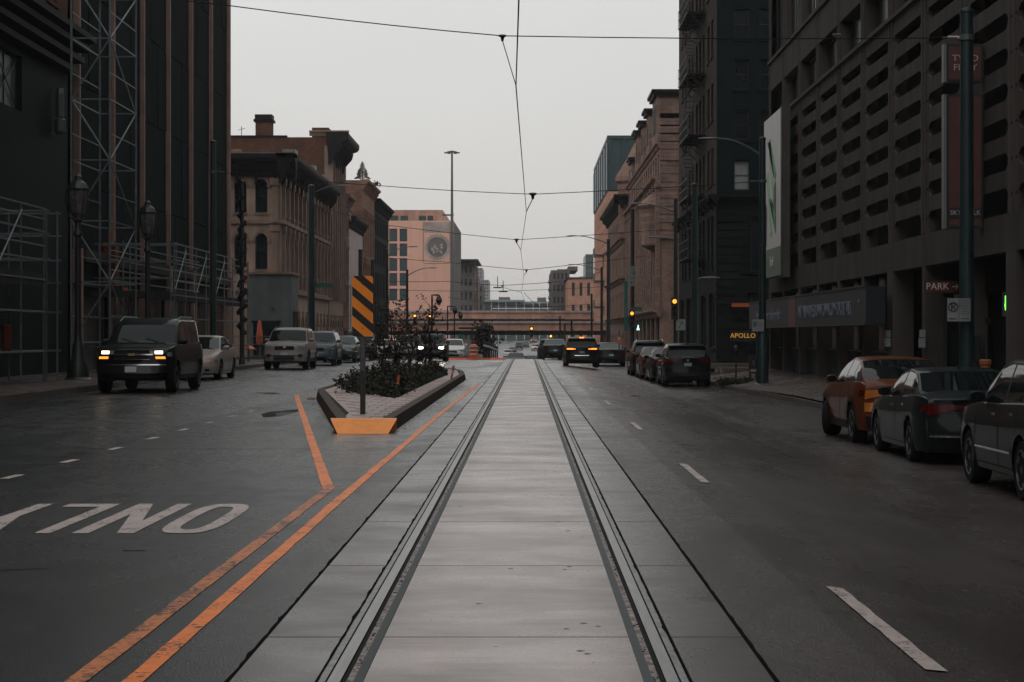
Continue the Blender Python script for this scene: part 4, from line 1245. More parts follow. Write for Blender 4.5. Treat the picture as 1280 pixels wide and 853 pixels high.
def facade(B, fr, u0, u1, z0, z1, rows, cols, wm, fm=None, gm=None, t=.3, style='sash', sill=True, wall='wall', lintel=None, trim=None, skip=None):
    """wall with real openings: piers, spandrels, recessed windows"""
    fm = fm or M_black; gm = gm or M_glass
    m = B.mb(fr); z = z0
    for (za, zb) in rows:
        if za > z + .001: m.box(u0,u1,0,t,z,za)
        u = u0
        for (ua, ub) in cols:
            if ua > u + .001: m.box(u,ua,0,t,za,zb)
            u = ub
        if u1 > u + .001: m.box(u,u1,0,t,za,zb)
        if 'arch' in style:
            for (ua, ub) in cols:
                r = (ub-ua)/2; uc = (ua+ub)/2; hh = zb - r; n = 6
                for s_ in (-1,1):
                    pts = [(uc+s_*r*math.cos(PI/2*k/n), hh+r*math.sin(PI/2*k/n)) for k in range(n+1)] + [(uc+s_*r, zb)]
                    m.prism(pts, 0.003, t, 'y')
        z = zb
    if z1 > z + .001: m.box(u0,u1,0,t,z,z1)
    m.build(wall, wm, B.root)
    tm = trim or wm
    for ri, (za, zb) in enumerate(rows):
        for ci, (ua, ub) in enumerate(cols):
            if skip and skip(ri, ci): continue
            w, h = ub-ua, zb-za
            f, g = window_meshes(w, h, fm, gm, style)
            o = B.put('window', f, fr, (ua+ub)/2, t*.55, za)
            link('pane', g, o)
            if sill:
                k = ('sill', round(w,2), tm.name)
                if k not in WM:
                    WM[k] = MB().box(-w/2-.08,w/2+.08,-t*.55-.09,.02,-.14,-.003).mesh('sill', tm)
                link('sill', WM[k], o)
            if lintel:
                k = ('lintel', round(w,2), round(h,2), tm.name, lintel)
                if k not in WM:
                    q = MB(); y0 = -t*.55-.07; y1_ = -t*.55+.01
                    if lintel == 'arch':
                        r = w/2; hh = h - r; n = 8; ro = r+.16
                        P0 = [(r*math.cos(PI*i/n), hh+r*math.sin(PI*i/n)) for i in range(n+1)]; P1 = [(ro*math.cos(PI*i/n), hh+ro*math.sin(PI*i/n)) for i in range(n+1)]
                        for i in range(n): q.prism([P0[i],P1[i],P1[i+1],P0[i+1]], y0, y1_, 'y')
                        q.prism([(-.10,h+.0),(.10,h+.0),(.14,h+.34),(-.14,h+.34)], y0-.06, y1_, 'y')
                        q.box(-ro-.06,-r+.0,y0-.02,y1_,hh-.16,hh-.001); q.box(r,ro+.06,y0-.02,y1_,hh-.16,hh-.001)
                    else:
                        q.box(-w/2-.12,w/2+.12,y0,y1_,h+.002,h+.2); q.box(-w/2-.18,w/2+.18,y0-.06,y1_-.002,h+.2,h+.27)
                    WM[k] = q.mesh('lintel', tm)
                link('lintel', WM[k], o)
def spaced(a, b, n, w):
    """n openings of width w spread evenly between a and b"""
    p = (b-a)/n; return [(a+p*(i+.5)-w/2, a+p*(i+.5)+w/2) for i in range(n)]
def cornice(B, fr, u0, u1, z, m, proj=.8, h=1.0, brackets=0, name='cornice', mb_=None):
    q = B.mb(fr)
    prof = [(0,z),(-proj*.25,z),(-proj*.32,z+h*.18),(-proj*.45,z+h*.3),(-proj*.55,z+h*.55),(-proj*.92,z+h*.66),(-proj,z+h*.78),(-proj,z+h*.95),(-proj*.9,z+h),(.2,z+h)]
    n = len(prof); vs = [(u0,p[0],p[1]) for p in prof]+[(u1,p[0],p[1]) for p in prof]
    q.add(vs, [tuple(range(n)), tuple(range(n,2*n))]+[(i,(i+1)%n,(i+1)%n+n,i+n) for i in range(n)])
    o = q.build(name, m, B.root)
    if brackets:
        k = ('bracket', round(proj,2), round(h,2), m.name)
        if k not in WM:
            WM[k] = MB().prism([(0,-h*.38),(-proj*.18,-h*.32),(-proj*.26,-h*.05),(-proj*.62,h*.3),(-proj*.7,h*.56),(0,h*.56)], -.1, .1, 'x').mesh('bracket', mb_ or m)
        n_ = max(2, int((u1-u0)/brackets))
        for i in range(n_+1):
            B.put('bracket', WM[k], fr, u0+.15+(u1-u0-.3)*i/n_, -.003, z)
    return o
def band(B, fr, u0, u1, z0, z1, p, m, name='belt_course'):
    return B.mb(fr).box(u0,u1,-p,.01,z0,z1).build(name, m, B.root)

C_gar = mat('garage_concrete', (.068,.060,.056), .85, var=.2, scale=1.2, streak=.35, col2=(.06,.05,.046), bump=.1, obj_var=.07)
C_garp = mat('garage_pier_concrete', (.082,.072,.066), .85, var=.2, scale=1.2, streak=.3, col2=(.07,.058,.052), obj_var=.07)
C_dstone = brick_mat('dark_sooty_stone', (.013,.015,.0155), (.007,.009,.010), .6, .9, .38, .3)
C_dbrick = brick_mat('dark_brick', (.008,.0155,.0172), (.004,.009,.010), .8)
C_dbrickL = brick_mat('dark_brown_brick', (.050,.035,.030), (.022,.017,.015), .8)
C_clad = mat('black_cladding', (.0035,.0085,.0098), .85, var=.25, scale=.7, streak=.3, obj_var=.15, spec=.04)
C_fin = mat('fin_stone', (.28,.18,.15), .7, var=.2, scale=1, streak=.25, col2=(.14,.085,.07))
C_tan = mat('tan_stucco', (.40,.285,.225), .85, var=.2, scale=.5, streak=.35, col2=(.13,.09,.075))
C_tant = mat('tan_trim', (.29,.205,.165), .8, var=.2, scale=.7, streak=.3, col2=(.09,.065,.055))
C_cor = mat('dark_cornice', (.016,.015,.015), .6, var=.3, scale=2)
C_corl = mat('lead_flashing', (.20,.19,.185), .5, .3, var=.3, scale=2)
C_rbrick = brick_mat('sooty_red_brick', (.125,.058,.040), (.035,.02,.016), .8)
C_white = mat('white_render', (.52,.43,.41), .8, var=.1, scale=.8, streak=.12)
C_obrick = brick_mat('worn_orange_brick', (.30,.165,.115), (.08,.05,.04), .8)
C_grey = mat('grey_green_panel', (.13,.145,.145), .7, var=.12, scale=.8, streak=.2)
C_bstone = brick_mat('brownstone', (.31,.205,.165), (.16,.10,.085), .72, .8, .3, .3)
C_bbrick = brick_mat('brown_brick', (.30,.19,.15), (.15,.09,.07), .8)
C_teal = mat('teal_metal_panel', (.028,.055,.062), .35, .3, var=.15, scale=.5, streak=.1)
C_orange = brick_mat('salmon_brick', (.52,.27,.19), (.40,.21,.15), .9, .3, .1, .12)
C_orangep = mat('salmon_render', (.78,.44,.335), .8, var=.10, scale=.16, streak=.12, col2=(.45,.26,.2))
C_farb = mat('far_grey_brick', (.14,.12,.115), .8, var=.2, scale=.3, streak=.2)
C_bridge = mat('bridge_girder_paint', (.52,.29,.215), .6, var=.2, scale=.5, streak=.25, col2=(.2,.11,.085))
C_conc = mat('viaduct_concrete', (.44,.36,.33), .8, var=.2, scale=.6, streak=.3)
GXR = 10.5
# ---------------------------------------------------------------- garage on the right
fr = Fr('R', GXR)
B = Bld('parking_garage', 'long concrete parking garage with rows of dark screen openings on the right', 'building', (GXR, 84.7, 0))
P0 = 84.7; BW = 4.7; NB = 13
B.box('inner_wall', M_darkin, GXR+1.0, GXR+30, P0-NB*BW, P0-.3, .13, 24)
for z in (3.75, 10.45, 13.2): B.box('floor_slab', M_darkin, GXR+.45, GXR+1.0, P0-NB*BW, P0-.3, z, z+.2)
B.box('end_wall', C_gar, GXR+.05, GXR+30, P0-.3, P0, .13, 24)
ZS = [4.62+.77*k for k in range(8)]
pier = B.mb(); me_pier = MB().box(-.455,.455,.04,.42,4.24,10.14).mesh('pier', C_garp)
me_rib = MB().box(-.05,.05,-.0,.04,4.25,24).mesh('pier_rib', C_garp)
OW = BW-.92
def spandrel_mesh(h, w=OW, c=.10):
    q = MB(); hh = h/2
    q.box(-w/2,w/2,.05,.17,-hh,hh)
    return q.mesh('spandrel_beam', C_gar)
me_sp = spandrel_mesh(.27)
me_ch = MB()
def spandrel_mesh2(h, w=OW, cx=.22, cz=.13):
    a, hh = w/2, h/2
    return MB().prism([(-a,-hh-cz),(-a+cx,-hh),(a-cx,-hh),(a,-hh-cz),(a,hh+cz),(a-cx,hh),(-a+cx,hh),(-a,hh+cz)], .05, .12, 'y').mesh('spandrel_beam', C_gar)
me_sp = spandrel_mesh2(.39)
for sx_ in (-1,1):
    for sz_ in (-1,1):
        a = sx_*OW/2; b = sz_*.25
        me_ch.prism([(a,b),(a-sx_*.20,b),(a,b-sz_*.15)], .052, .165, 'y')
me_ch = me_ch.mesh('chamfer_block', C_gar)
me_rail = MB().box(-.45,.45,.034,.06,-.022,.022).mesh('link_rail', M_darkin)
for k in range(NB+1):
    u = -(P0 - k*BW) + (.35 if k == 0 else 0)
    B.put('pier', me_pier, fr, u, 0, 0)
    for d in (-.2,.2): B.put('pier_rib', me_rib, fr, u+d, 0, 0)
for k in range(NB):
    u = -(P0 - (k+.5)*BW)
    B.mb(fr).box(u-BW/2,u+BW/2,.02,.40,3.40,4.24).build('base_panel', C_gar, B.root)
    B.mb(fr).box(u-BW/2+.01,u+BW/2-.01,.045,.34,10.14,10.66).build('spandrel_panel', C_gar, B.root)
    for i, z in enumerate(ZS):
        if i: B.put('spandrel_beam', me_sp, fr, u, 0, z-.385)
        B.put('link_rail', me_rail, fr, u-BW/2, 0, z+.02)
    # upper storeys
    B.mb(fr).box(u-BW/2+.01,u+BW/2-.01,.02,.36,12.05,13.35).build('spandrel_panel', C_gar, B.root)
    B.mb(fr).box(u-BW/2,u-BW/2+.3,.06,.4,10.67,12.05).build('window_pier', C_garp, B.root); B.mb(fr).box(u+BW/2-.3,u+BW/2,.061,.401,10.67,12.05).build('window_pier', C_garp, B.root)
    B.mb(fr).box(u-BW/2,u+BW/2,.10,.40,16.6,19.0).build('spandrel_panel', C_gar, B.root)
    f, g_ = window_meshes(BW-.64, 1.36, M_black, M_glassd, 'mull')
    o = B.put('window', f, fr, u, .36, 10.67); link('pane', g_, o)
    f, g_ = window_meshes(BW-.64, 3.2, M_black, M_glass if k == 0 else M_glassd, 'tri')
    o = B.put('window', f, fr, u, .30, 13.37); link('pane', g_, o)
    B.mb(fr).box(u-BW/2,u-BW/2+.3,.12,.4,13.35,16.6).build('window_pier', C_garp, B.root); B.mb(fr).box(u+BW/2-.3,u+BW/2,.121,.401,13.35,16.6).build('window_pier', C_garp, B.root)
B.mb(fr).box(-P0,-(P0-NB*BW),.12,.4,19,24).build('parapet', C_gar, B.root)
band(B, fr, -P0, -(P0-NB*BW), 10.60, 10.72, .06, C_garp, 'ledge'); band(B, fr, -P0, -(P0-NB*BW), 13.22, 13.36, .06, C_garp, 'ledge')
# ground floor columns and dark bays
me_col = MB().box(-.2,.2,.02,.5,.13,3.4).mesh('column', C_garp)
me_colw = MB().box(-.45,.45,0,.6,.13,3.4).mesh('column', C_garp)
for k in range(NB+1):
    B.put('column', me_colw if k in (6, 9) else me_col, fr, -(P0-k*BW)+(.3 if k == 0 else 0), 0, 0)
rl = MB()
for i in range(12): rl.box(-2.0+i*.36,-2.0+i*.36+.03,.3,.33,.13,1.05)
rl.box(-2.05,2.05,.28,.35,1.05,1.1)
me_rl = rl.mesh('bay_grille', mat('grille_metal', (.05,.065,.068), .5, .4, var=.2))
me_doorp = MB().box(-1.1,1.1,.9,1.0,.13,2.5).box(-1.2,1.2,.85,1.02,2.5,2.62).mesh('shutter', mat('shutter_metal', (.024,.030,.032), .5, .3, var=.2))
for k in range(6): B.put('bay_grille', me_rl, fr, -(P0-(k+.5)*BW), 0, 0)
for k in (6, 7, 8, 9, 10): B.put('shutter', me_doorp, fr, -(P0-(k+.5)*BW), 0, 0)
me_back = MB().box(-BW/2,BW/2,.62,.68,.13,3.4).mesh('bay_glazing', M_glassd)
for k in range(6): B.put('bay_glazing', me_back, fr, -(P0-(k+.5)*BW), 0, 0)
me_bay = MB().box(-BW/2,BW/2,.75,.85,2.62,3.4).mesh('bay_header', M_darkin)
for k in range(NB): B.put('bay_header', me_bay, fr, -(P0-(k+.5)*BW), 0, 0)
# meters on the columns
for k in (6.0, 7.05):
    q = B.mb(fr); u = -(P0-k*BW); q.box(u-.12,u+.12,-.14,-.002,1.25,1.5).box(u-.12,u+.12,-.12,-.003,1.52,1.72); q.build('pay_plate', mat('meter_grey', (.22,.24,.24), .5, var=.3, scale=30), B.root)

# lit arrow signals above the bays (lane signals)
def bay_signal(y, z, col, kind, label):
    o = thing('lane_signal', label, 'signal light', (GXR+.4, y, z)); q = MB()
    q.box(-.12,0.1,-.35,.35,-.3,.25).build('signal_housing', M_black, o)
    q = MB()
    if kind == 'arrow':
        q.box(-.135,-.122,-.02,.02,-.02,.16); q.prism([(-.07,-.02),(.07,-.02),(0,-.17)], -.135, -.122, 'x')
    else: q.box(-.135,-.122,-.035,.035,-.12,.1)
    q.build('signal_symbol', lamp('signal_'+kind, col, 2.2), o)
bay_signal(49.0, 2.35, (1,.10,.02), 'bar', 'small red lit bar signal in the bay left of the PARK sign')
bay_signal(47.3, 2.55, (1,.11,.02), 'bar2', 'small red lit bar signal just above the no parking sign')
bay_signal(44.0, 2.3, (.18,1,.10), 'arrow', 'green lit down arrow in the garage bay at the right')

# ---- signs on the garage
M_board = mat('display_board', (.010,.014,.019), .5, var=.15, scale=1)
M_txtw = mat('pale_lettering', (.42,.42,.46), .5, var=.1, scale=10)
M_txtg = mat('grey_blue_lettering', (.17,.19,.25), .5, var=.15, scale=10)
o = thing('ticker_sign', 'long dark display board with pale lettering reading VISIT MILWAUKEEDOWNTOWN.COM FOR DETAILS', 'sign', (GXR-.5, 56.0, 2.35))
q = MB(); q.box(-.28,.28,0,29.2,-.45,.62).build('sign_box', M_board, o)
q = MB(); q.box(-.32,-.28,-.02,29.22,-.48,-.44).box(-.32,-.28,-.02,29.22,.62,.66).build('frame', M_black, o)
q = MB(); q.box(-.292,-.282,14.6,16.4,-.44,.61).build('red_panel', mat('red_panel', (.13,.045,.045), .5, var=.2), o)
text_part('lettering', 'VISIT MILWAUKEEDOWNTOWN.COM FOR DETAILS.', .62, M_txtg, o, (-.29, 8.1, .02), (PI/2,0,-PI/2), .006, sx=.78)
text_part('lettering', "Here's a Summer to Remember.", .62, M_txtg, o, (-.29, 22.6, .02), (PI/2,0,-PI/2), .006, sx=.98)
for y in (2, 10, 19, 27): MB().box(.28,.55,y,y+.2,-.2,.3).build('bracket', M_black, o)
text_part('lettering', 'v', .35, M_txtg, o, (-.29, 1.1, .22), (PI/2,0,-PI/2), .006)
# white banner with green strokes
M_ban = mat('banner_white', (.62,.58,.56), .5, var=.08, scale=1.5); M_bg = mat('banner_green', (.008,.26,.10), .5, var=.1); M_bg2 = mat('banner_pale_green', (.30,.48,.27), .5, var=.1)
M_bd = mat('banner_dark', (.020,.040,.036), .5, var=.1); M_bgp = mat('banner_base_green', (.10,.16,.11), .5, var=.1)
o = thing('wall_banner', 'tall white banner with green leaf strokes on the garage corner', 'banner', (GXR-.45, 76.9, 3.95))
MB().box(-.06,.18,0,5.2,1.15,6.55).build('banner_sheet', M_ban, o)
MB().box(-.06,.18,0,5.2,0,1.147).build('base_panel', M_bgp, o)
MB().box(-.05,.30,-.28,-.02,-.1,6.6).build('side_frame', M_black, o); MB().box(-.02,.24,-.62,-.36,-.1,6.6).build('side_frame', C_garp, o)
# green swooping strokes: y from right(0) to left(5.2) seen from the street
def sw(name, pts, m, x): MB().prism(pts, x-.012, x, 'x').build(name, m, o)
sw('leaf_stroke', [(3.9,5.55),(3.1,5.65),(2.5,4.6),(1.6,3.65),(1.2,4.05),(2.3,5.0),(2.9,5.5)], M_bg, -.062)
sw('leaf_stroke', [(3.6,5.5),(2.6,4.1),(1.4,3.9),(1.5,2.4),(2.5,3.5)], M_bg2, -.066)
sw('leaf_stroke', [(1.9,3.6),(1.3,3.75),(1.3,2.1),(2.0,2.2)], M_bd, -.070)
sw('leaf_stroke', [(4.2,4.2),(3.6,4.4),(2.4,1.8),(3.0,1.6)], M_bg2, -.064)
sw('leaf_stroke', [(3.3,3.2),(2.7,3.2),(1.3,1.7),(1.3,2.5)], M_bg, -.074)
sw('leaf_stroke', [(5.1,3.4),(4.2,2.9),(4.4,1.3),(5.1,1.3)], M_bd, -.068)
text_part('lettering', 'Bank', .62, mat('banner_text', (.5,.5,.42), .5, var=0), o, (-.075, 2.6, .6), (PI/2,0,-PI/2), .006)
# red blade signs
M_redsign = mat('sign_red_brown', (.085,.028,.024), .5, var=.15, scale=2); M_edge = mat('sign_edge_grey', (.16,.17,.17), .5, .3, var=.1)
M_txtr = mat('sign_pink_text', (.42,.33,.31), .5, var=0); M_board2 = mat('sign_dark', (.018,.022,.024), .4, var=.1)
D_ = 45.0
def blade(name, label, x0p, x1p, yt, yb, text, sub=None):
    x0, x1 = PX(x0p, D_), PX(x1p, D_); z0, z1 = PZ(yb, D_), PZ(yt, D_)
    w, h = x1-x0, z1-z0
    o = thing(name, label, 'sign', (x0, D_, z0))
    MB().box(0,w,0,.28,0,h).build('sign_box', M_board2, o)
    MB().box(.09,w-.05,-.012,-.002,.06,h-.06).build('red_face', M_redsign, o)
    MB().box(-.03,.035,-.02,.2,.0,h).build('edge_strip', M_edge, o)
    q = MB(); q.tube([(w,.12,h*.85),(GXR-x0+.1,.12,h*.85)], .03, 6); q.tube([(w,.12,h*.15),(GXR-x0+.1,.12,h*.15)], .03, 6); q.build('wall_bracket', M_black, o)
    return o, w, h
o, w, h = blade('blade_sign', 'small red brown blade sign reading TWO FIFTY behind the tall green pole', 1181, 1229, 55, 103, None)
text_part('lettering', 'TWO', .21, M_txtr, o, (w*.53, -.014, h*.62), ext=.004, sx=1.2); text_part('lettering', 'FIFTY', .21, M_txtr, o, (w*.53, -.014, h*.38), ext=.004, sx=1.1)
o, w, h = blade('blade_sign', 'long red brown vertical blade sign below the TWO FIFTY sign with SKYWALK at its foot', 1181, 1229, 118, 286, None)
for i, ch in enumerate('PARK'): text_part('lettering', ch, .30, M_txtr, o, (w*.53, -.014, h*.76 - i*.37), ext=.004)
MB().box(.09,w-.05,-.016,-.004,.22,.48).build('dark_band', M_board2, o)
text_part('lettering', 'SKYWALK', .155, M_txtr, o, (w*.53, -.022, .36), ext=.004)
# PARK sign
D3 = 49.5
o = thing('park_sign', 'dark red sign reading PARK with an arrow on the garage column', 'sign', (PX(1155,D3), D3, PZ(366,D3)))
w, h = 44*D3/F, 15*D3/F
MB().box(0,w,0,.14,0,h).build('sign_box', M_board2, o); MB().box(.02,w-.02,-.01,-.002,.02,h-.02).build('red_face', M_redsign, o)
text_part('lettering', 'PARK', .24, mat('park_text', (.62,.52,.5), .5, var=0), o, (w*.38, -.013, h*.5), ext=.004)
q = MB(); q.box(w*.80,w*.93,-.016,-.011,h*.46,h*.54); q.prism([(w*.92,h*.28),(w*.97,h*.5),(w*.92,h*.72),(w*.90,h*.72),(w*.94,h*.5),(w*.90,h*.28)], -.016,-.011,'y'); q.build('arrow', MATS['park_text'], o)
q = MB(); q.tube([(w*.9,.07,h*.5),(GXR-PX(1155,D3)+.1,.07,h*.5)], .03, 6); q.build('wall_bracket', M_black, o)
# monthly parking sign, brown ledges
o = thing('garage_sign', 'small dark sign reading Monthly Parking low on the garage front', 'sign', (GXR+.3, 46.6, .95))
MB().box(-.06,0,-.1,1.9,0,.62).build('sign_box', M_board2, o)
text_part('lettering', 'Monthly', .24, M_txtg, o, (-.066, .9, .42), (PI/2,0,-PI/2)); text_part('lettering', 'Parking', .24, M_txtg, o, (-.066, .9, .17), (PI/2,0,-PI/2))
for y, w_, lb in ((47.6, .8, 'short'), (43.6, 1.1, 'wider')):
    o = thing('ticket_shelf', f'{lb} dim orange shelf light inside the garage entrance', 'shelf', (GXR+.7, y, 1.85)); MB().box(-.2,.1,0,w_,0,.14).build('shelf_board', mat('orange_dim', (.19,.065,.03), .5, var=.2), o); MB().box(-.22,-.2,0,w_,.02,.05).build('edge_strip', mat('orange_edge',(.35,.14,.05),.5,var=0), o)
# orange hydrant-like post by the garage
o = thing('orange_post', 'orange brown ticket post standing before the garage column at the right', 'post', (9.9, 42.2, -.05))
q = MB(); q.lathe([(.11,0),(.11,.98),(.13,1.0),(.13,1.08),(.11,1.1)], n=14); q.build('post_body', mat('post_orange', (.30,.10,.035), .5, var=.2), o); MB().box(-.2,.2,-.03,.03,.78,.86).build('cross_bar', MATS['post_orange'], o)

# ---------------------------------------------------------------- dark office block right
Yc, Yf, XR = 105.0, 131.0, 10.25
B = Bld('office_building', 'tall nearly black stone office block with fire escapes on the right', 'building', (XR, Yc, 0))
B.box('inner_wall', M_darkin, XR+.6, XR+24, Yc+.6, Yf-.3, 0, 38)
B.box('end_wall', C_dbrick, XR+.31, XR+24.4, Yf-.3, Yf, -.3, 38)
fF = Fr('F', 0, Yc); fS = Fr('R', XR)
rowsF = [(PZ(237.5,Yc)+2.70*k, PZ(200.5,Yc)+2.70*k) for k in range(0, 10)]
colsF = []
for a, b in ((917.5,936.6),(949.6,966)): colsF.append((PX(a,Yc), PX(b,Yc)))
while colsF[-1][1] < XR+23: colsF.append((colsF[-1][0]+1.42*(1 if len(colsF) % 2 else 1.9), colsF[-1][0]+1.42*(1 if len(colsF) % 2 else 1.9)+.82))
colsF = [c for c in colsF if c[1] < XR+23]
M_litpane = mat('pale_lit_pane', (.22,.23,.22), .5, var=.1, scale=3)  # pale pane colour stands in for a brightly lit window
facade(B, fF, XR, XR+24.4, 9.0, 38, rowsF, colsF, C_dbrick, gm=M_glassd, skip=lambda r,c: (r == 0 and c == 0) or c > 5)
f, g_ = window_meshes(colsF[0][1]-colsF[0][0], rowsF[0][1]-rowsF[0][0], M_galv, M_litpane, 'sash'); o = B.put('window', f, fF, sum(colsF[0])/2, .16, rowsF[0][0]); link('pane', g_, o); o['label'] = 'only window with a pane painted pale as if lit'
# street side
u0, u1 = fS.U(Yc+.302, Yf)
colsS = []
for a in (107.0, 109.2, 112.2, 114.4, 116.6, 119.6, 121.8, 124.8, 127.0): colsS.append((-(a+1.3), -a))
colsS.sort()
rowsS = [(9.9+3.5*k, 11.9+3.5*k) for k in range(8)]
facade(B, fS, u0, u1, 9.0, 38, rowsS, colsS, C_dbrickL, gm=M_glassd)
# base storeys with banded stone
facade(B, fS, u0, u1, 4.6, 9.0, [(5.2,8.2)], colsS, C_dstone, gm=M_glassd)
facade(B, fS, u0, u1, 0.1, 4.6, [(.9,3.9)], spaced(u0, u1, 5, 3.2), C_dstone, gm=M_glassd, style='mull')
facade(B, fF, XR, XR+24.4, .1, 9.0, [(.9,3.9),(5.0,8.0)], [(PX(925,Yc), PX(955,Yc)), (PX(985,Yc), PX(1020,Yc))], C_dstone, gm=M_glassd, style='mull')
me_co = MB()
for z_ in range(20):
    for k in range(1): B.mb(fF).box(XR-.05,XR+1.6,-.05,.01,.2+z_*.44,.2+z_*.44+.36).build('stone_course', C_dstone, B.root)
cornice(B, fF, XR-.5, XR+24.4, 8.6, C_dstone, .45, .5); cornice(B, fS, u0, u1+.8, 8.62, C_dstone, .5, .5, brackets=2.6)
# orange lit strip and neon lettering in the shopfront
o = thing('shop_lamp', 'glowing orange strip lamp in the dark corner shopfront', 'lamp', (PX(915,Yc-.5), Yc-.45, PZ(384,Yc)))
MB().box(0,.92,-.05,.05,0,.2).build('lamp_tube', lamp('strip_orange', (1,.17,.03), .10), o); MB().box(.1,.2,.05,.5,.06,.14).build('wall_bracket', M_black, o)
o = thing('neon_sign', 'small glowing yellow neon sign reading APOLLO low in the dark shopfront', 'sign', (PX(929,Yc-.6), Yc-.5, PZ(420,Yc)))
text_part('lettering', 'APOLLO', .36, lamp('neon_yellow', (1,.48,.06), .42), o, (0,0,0), ext=.01)
MB().box(-.65,.65,.03,.08,-.3,.3).build('back_board', M_black, o)
# fire escapes: platforms, ladders
FE = [(6.6+3.48*k) for k in range(7)]
o = thing('fire_escape', 'black iron fire escape zigzagging up the street side of the dark office block', 'fire escape', (XR, 122, 6))
for k in range(8):
    z = 6.05 + 3.5*k - 6
    q = MB(); q.box(-1.05,-.02,-10.5,-3.7,z-.05,z)
    for y in range(7): q.box(-1.0,-.05,-10.4+y*1.0,-10.3+y*1.0,z-.12,z-.051)
    q.build('platform', M_black, o)
    q = MB()
    for zz in (.5,1.0): q.tube([(-.02,-10.5,z+zz),(-1.03,-10.5,z+zz),(-1.03,-3.7,z+zz),(-.02,-3.7,z+zz)], .025, 4)
    for y in range(12): q.tube([(-1.03,-10.5+y*.618,z),(-1.03,-10.5+y*.618,z+1.0)], .016, 4)
    q.build('railing', M_black, o)
    q = MB()
    for x in (-.9,-.45): q.tube([(x,-9.6 if k % 2 else -4.4,z),(x,-4.4 if k % 2 else -9.6,z+3.5)], .03, 4)
    for s_ in range(13):
        t_ = s_/13; y = (-9.6 if k % 2 else -4.4)*(1-t_)+(-4.4 if k % 2 else -9.6)*t_; q.box(-.9,-.45,y-.07,y+.07,z+3.5*t_,z+3.5*t_+.03)
    q.build('stair', M_black, o)
    for y in (-10.2,-7,-4): q = MB(); q.tube([(-.02,y,z-.9),(-1.0,y,z-.05)], .03, 4); q.build('bracket', M_black, o)

# ---------------------------------------------------------------- brown ornate block
Ya, Yb, X = 150.0, 196.0, 10.3
zb_ = -.4
B = Bld('brownstone_building', 'ornate brown stone building with pilasters beyond the dark office block', 'building', (X, Ya, zb_))
B.box('inner_wall', M_darkin, X+.6, X+20, Ya+.6, Yb, zb_, 19)
fF = Fr('F', 0, Ya); fS = Fr('R', X)
# front facing us with a big arch
facade(B, fF, X, X+12, zb_, 9.0, [(1.0,4.0)], spaced(X+.8, X+11, 4, 1.3), C_bbrick, lintel='flat')
facade(B, fF, X, X+12, 9.0, 18.6, [(11.6,14.9)], [(X+1.75,X+3.75),(X+5.2,X+7.2)], C_bstone, style='arch mull', lintel='arch')
B.box('roof', C_cor, X+.3, X+20, Ya+.3, Yb, 18.6, 18.9)
band(B, fF, X-.15, X+12, 9.0, 9.5, .2, C_bstone); band(B, fF, X-.1, X+12, 15.0, 15.25, .15, C_bstone)
for z_ in range(14): band(B, fF, X-.02, X+1.55, 9.65+z_*.62, 9.65+z_*.62+.5, .05, C_bstone, 'stone_course')
u0, u1 = fS.U(Ya+.302, Yb)
nb_ = 15
cs = spaced(u0, u1, nb_, 1.55)
facade(B, fS, u0, u1, zb_, 3.6, [(.3,3.0)], spaced(u0, u1, 8, 4.2), C_bstone, style='mull')
facade(B, fS, u0, u1, 3.6, 13.2, [(4.4,6.6),(7.4,9.4),(10.2,12.2)], cs, C_bbrick, gm=M_glassd)
facade(B, fS, u0, u1, 13.2, 18.6, [(14.0,15.6),(16.6,17.9)], cs, C_bstone, gm=M_glassd)
k = MB().box(-.42,.42,-.35,0,3.6,13.2).box(-.55,.55,-.42,-.0,12.9,13.25).box(-.52,.52,-.42,0,3.6,4.2).mesh('pilaster', C_bstone)
for i in range(nb_+1): B.put('pilaster', k, fS, u0+(u1-u0)*i/nb_, 0, 0)
cornice(B, fS, u0, u1+.5, 3.0, C_bstone, .6, .6); cornice(B, fS, u0, u1+.4, 13.2, C_bstone, .6, .6, brackets=1.5); cornice(B, fS, u0, u1+.3, 16.0, C_bstone, .35, .4)
# stepped gable towers on the roof line
for i, (ya_, w_, zt_) in enumerate(((150.0,5.2,20.4),(160,3.0,20.1),(168,3.0,20.0),(176,3.0,20.0),(185,3.0,18.4))):
    q = B.mb(fS); a, b = fS.U(ya_, ya_+w_); q.box(a,b,-.25,2.8,16.4,zt_-.5); q.build('parapet_tower', C_bstone, B.root)
    q = B.mb(fS); q.box(a-.2,b+.2,-.5,3.0,zt_-.5,zt_-.25).box(a-.35,b+.35,-.65,3.1,zt_-.25,zt_); q.build('tower_cap', C_cor, B.root)
    q = B.mb(fS)
    for c in range(3): q.box(a+.5+c*(w_-1)/3+.1,a+.5+(c+1)*(w_-1)/3-.1,-.27,-.2,17.2,zt_-1.1)
    q.build('tower_panel', C_cor, B.root)
    a_, b_ = ya_, ya_+w_
# round bay oriel and door hood
q = B.mb(fS); q.lathe([(.2,8.0),(1.3,8.6),(1.4,11.4),(1.6,11.7),(.1,13.0)], cx=-153.2, cy=0, n=12); q.build('oriel', C_bstone, B.root)

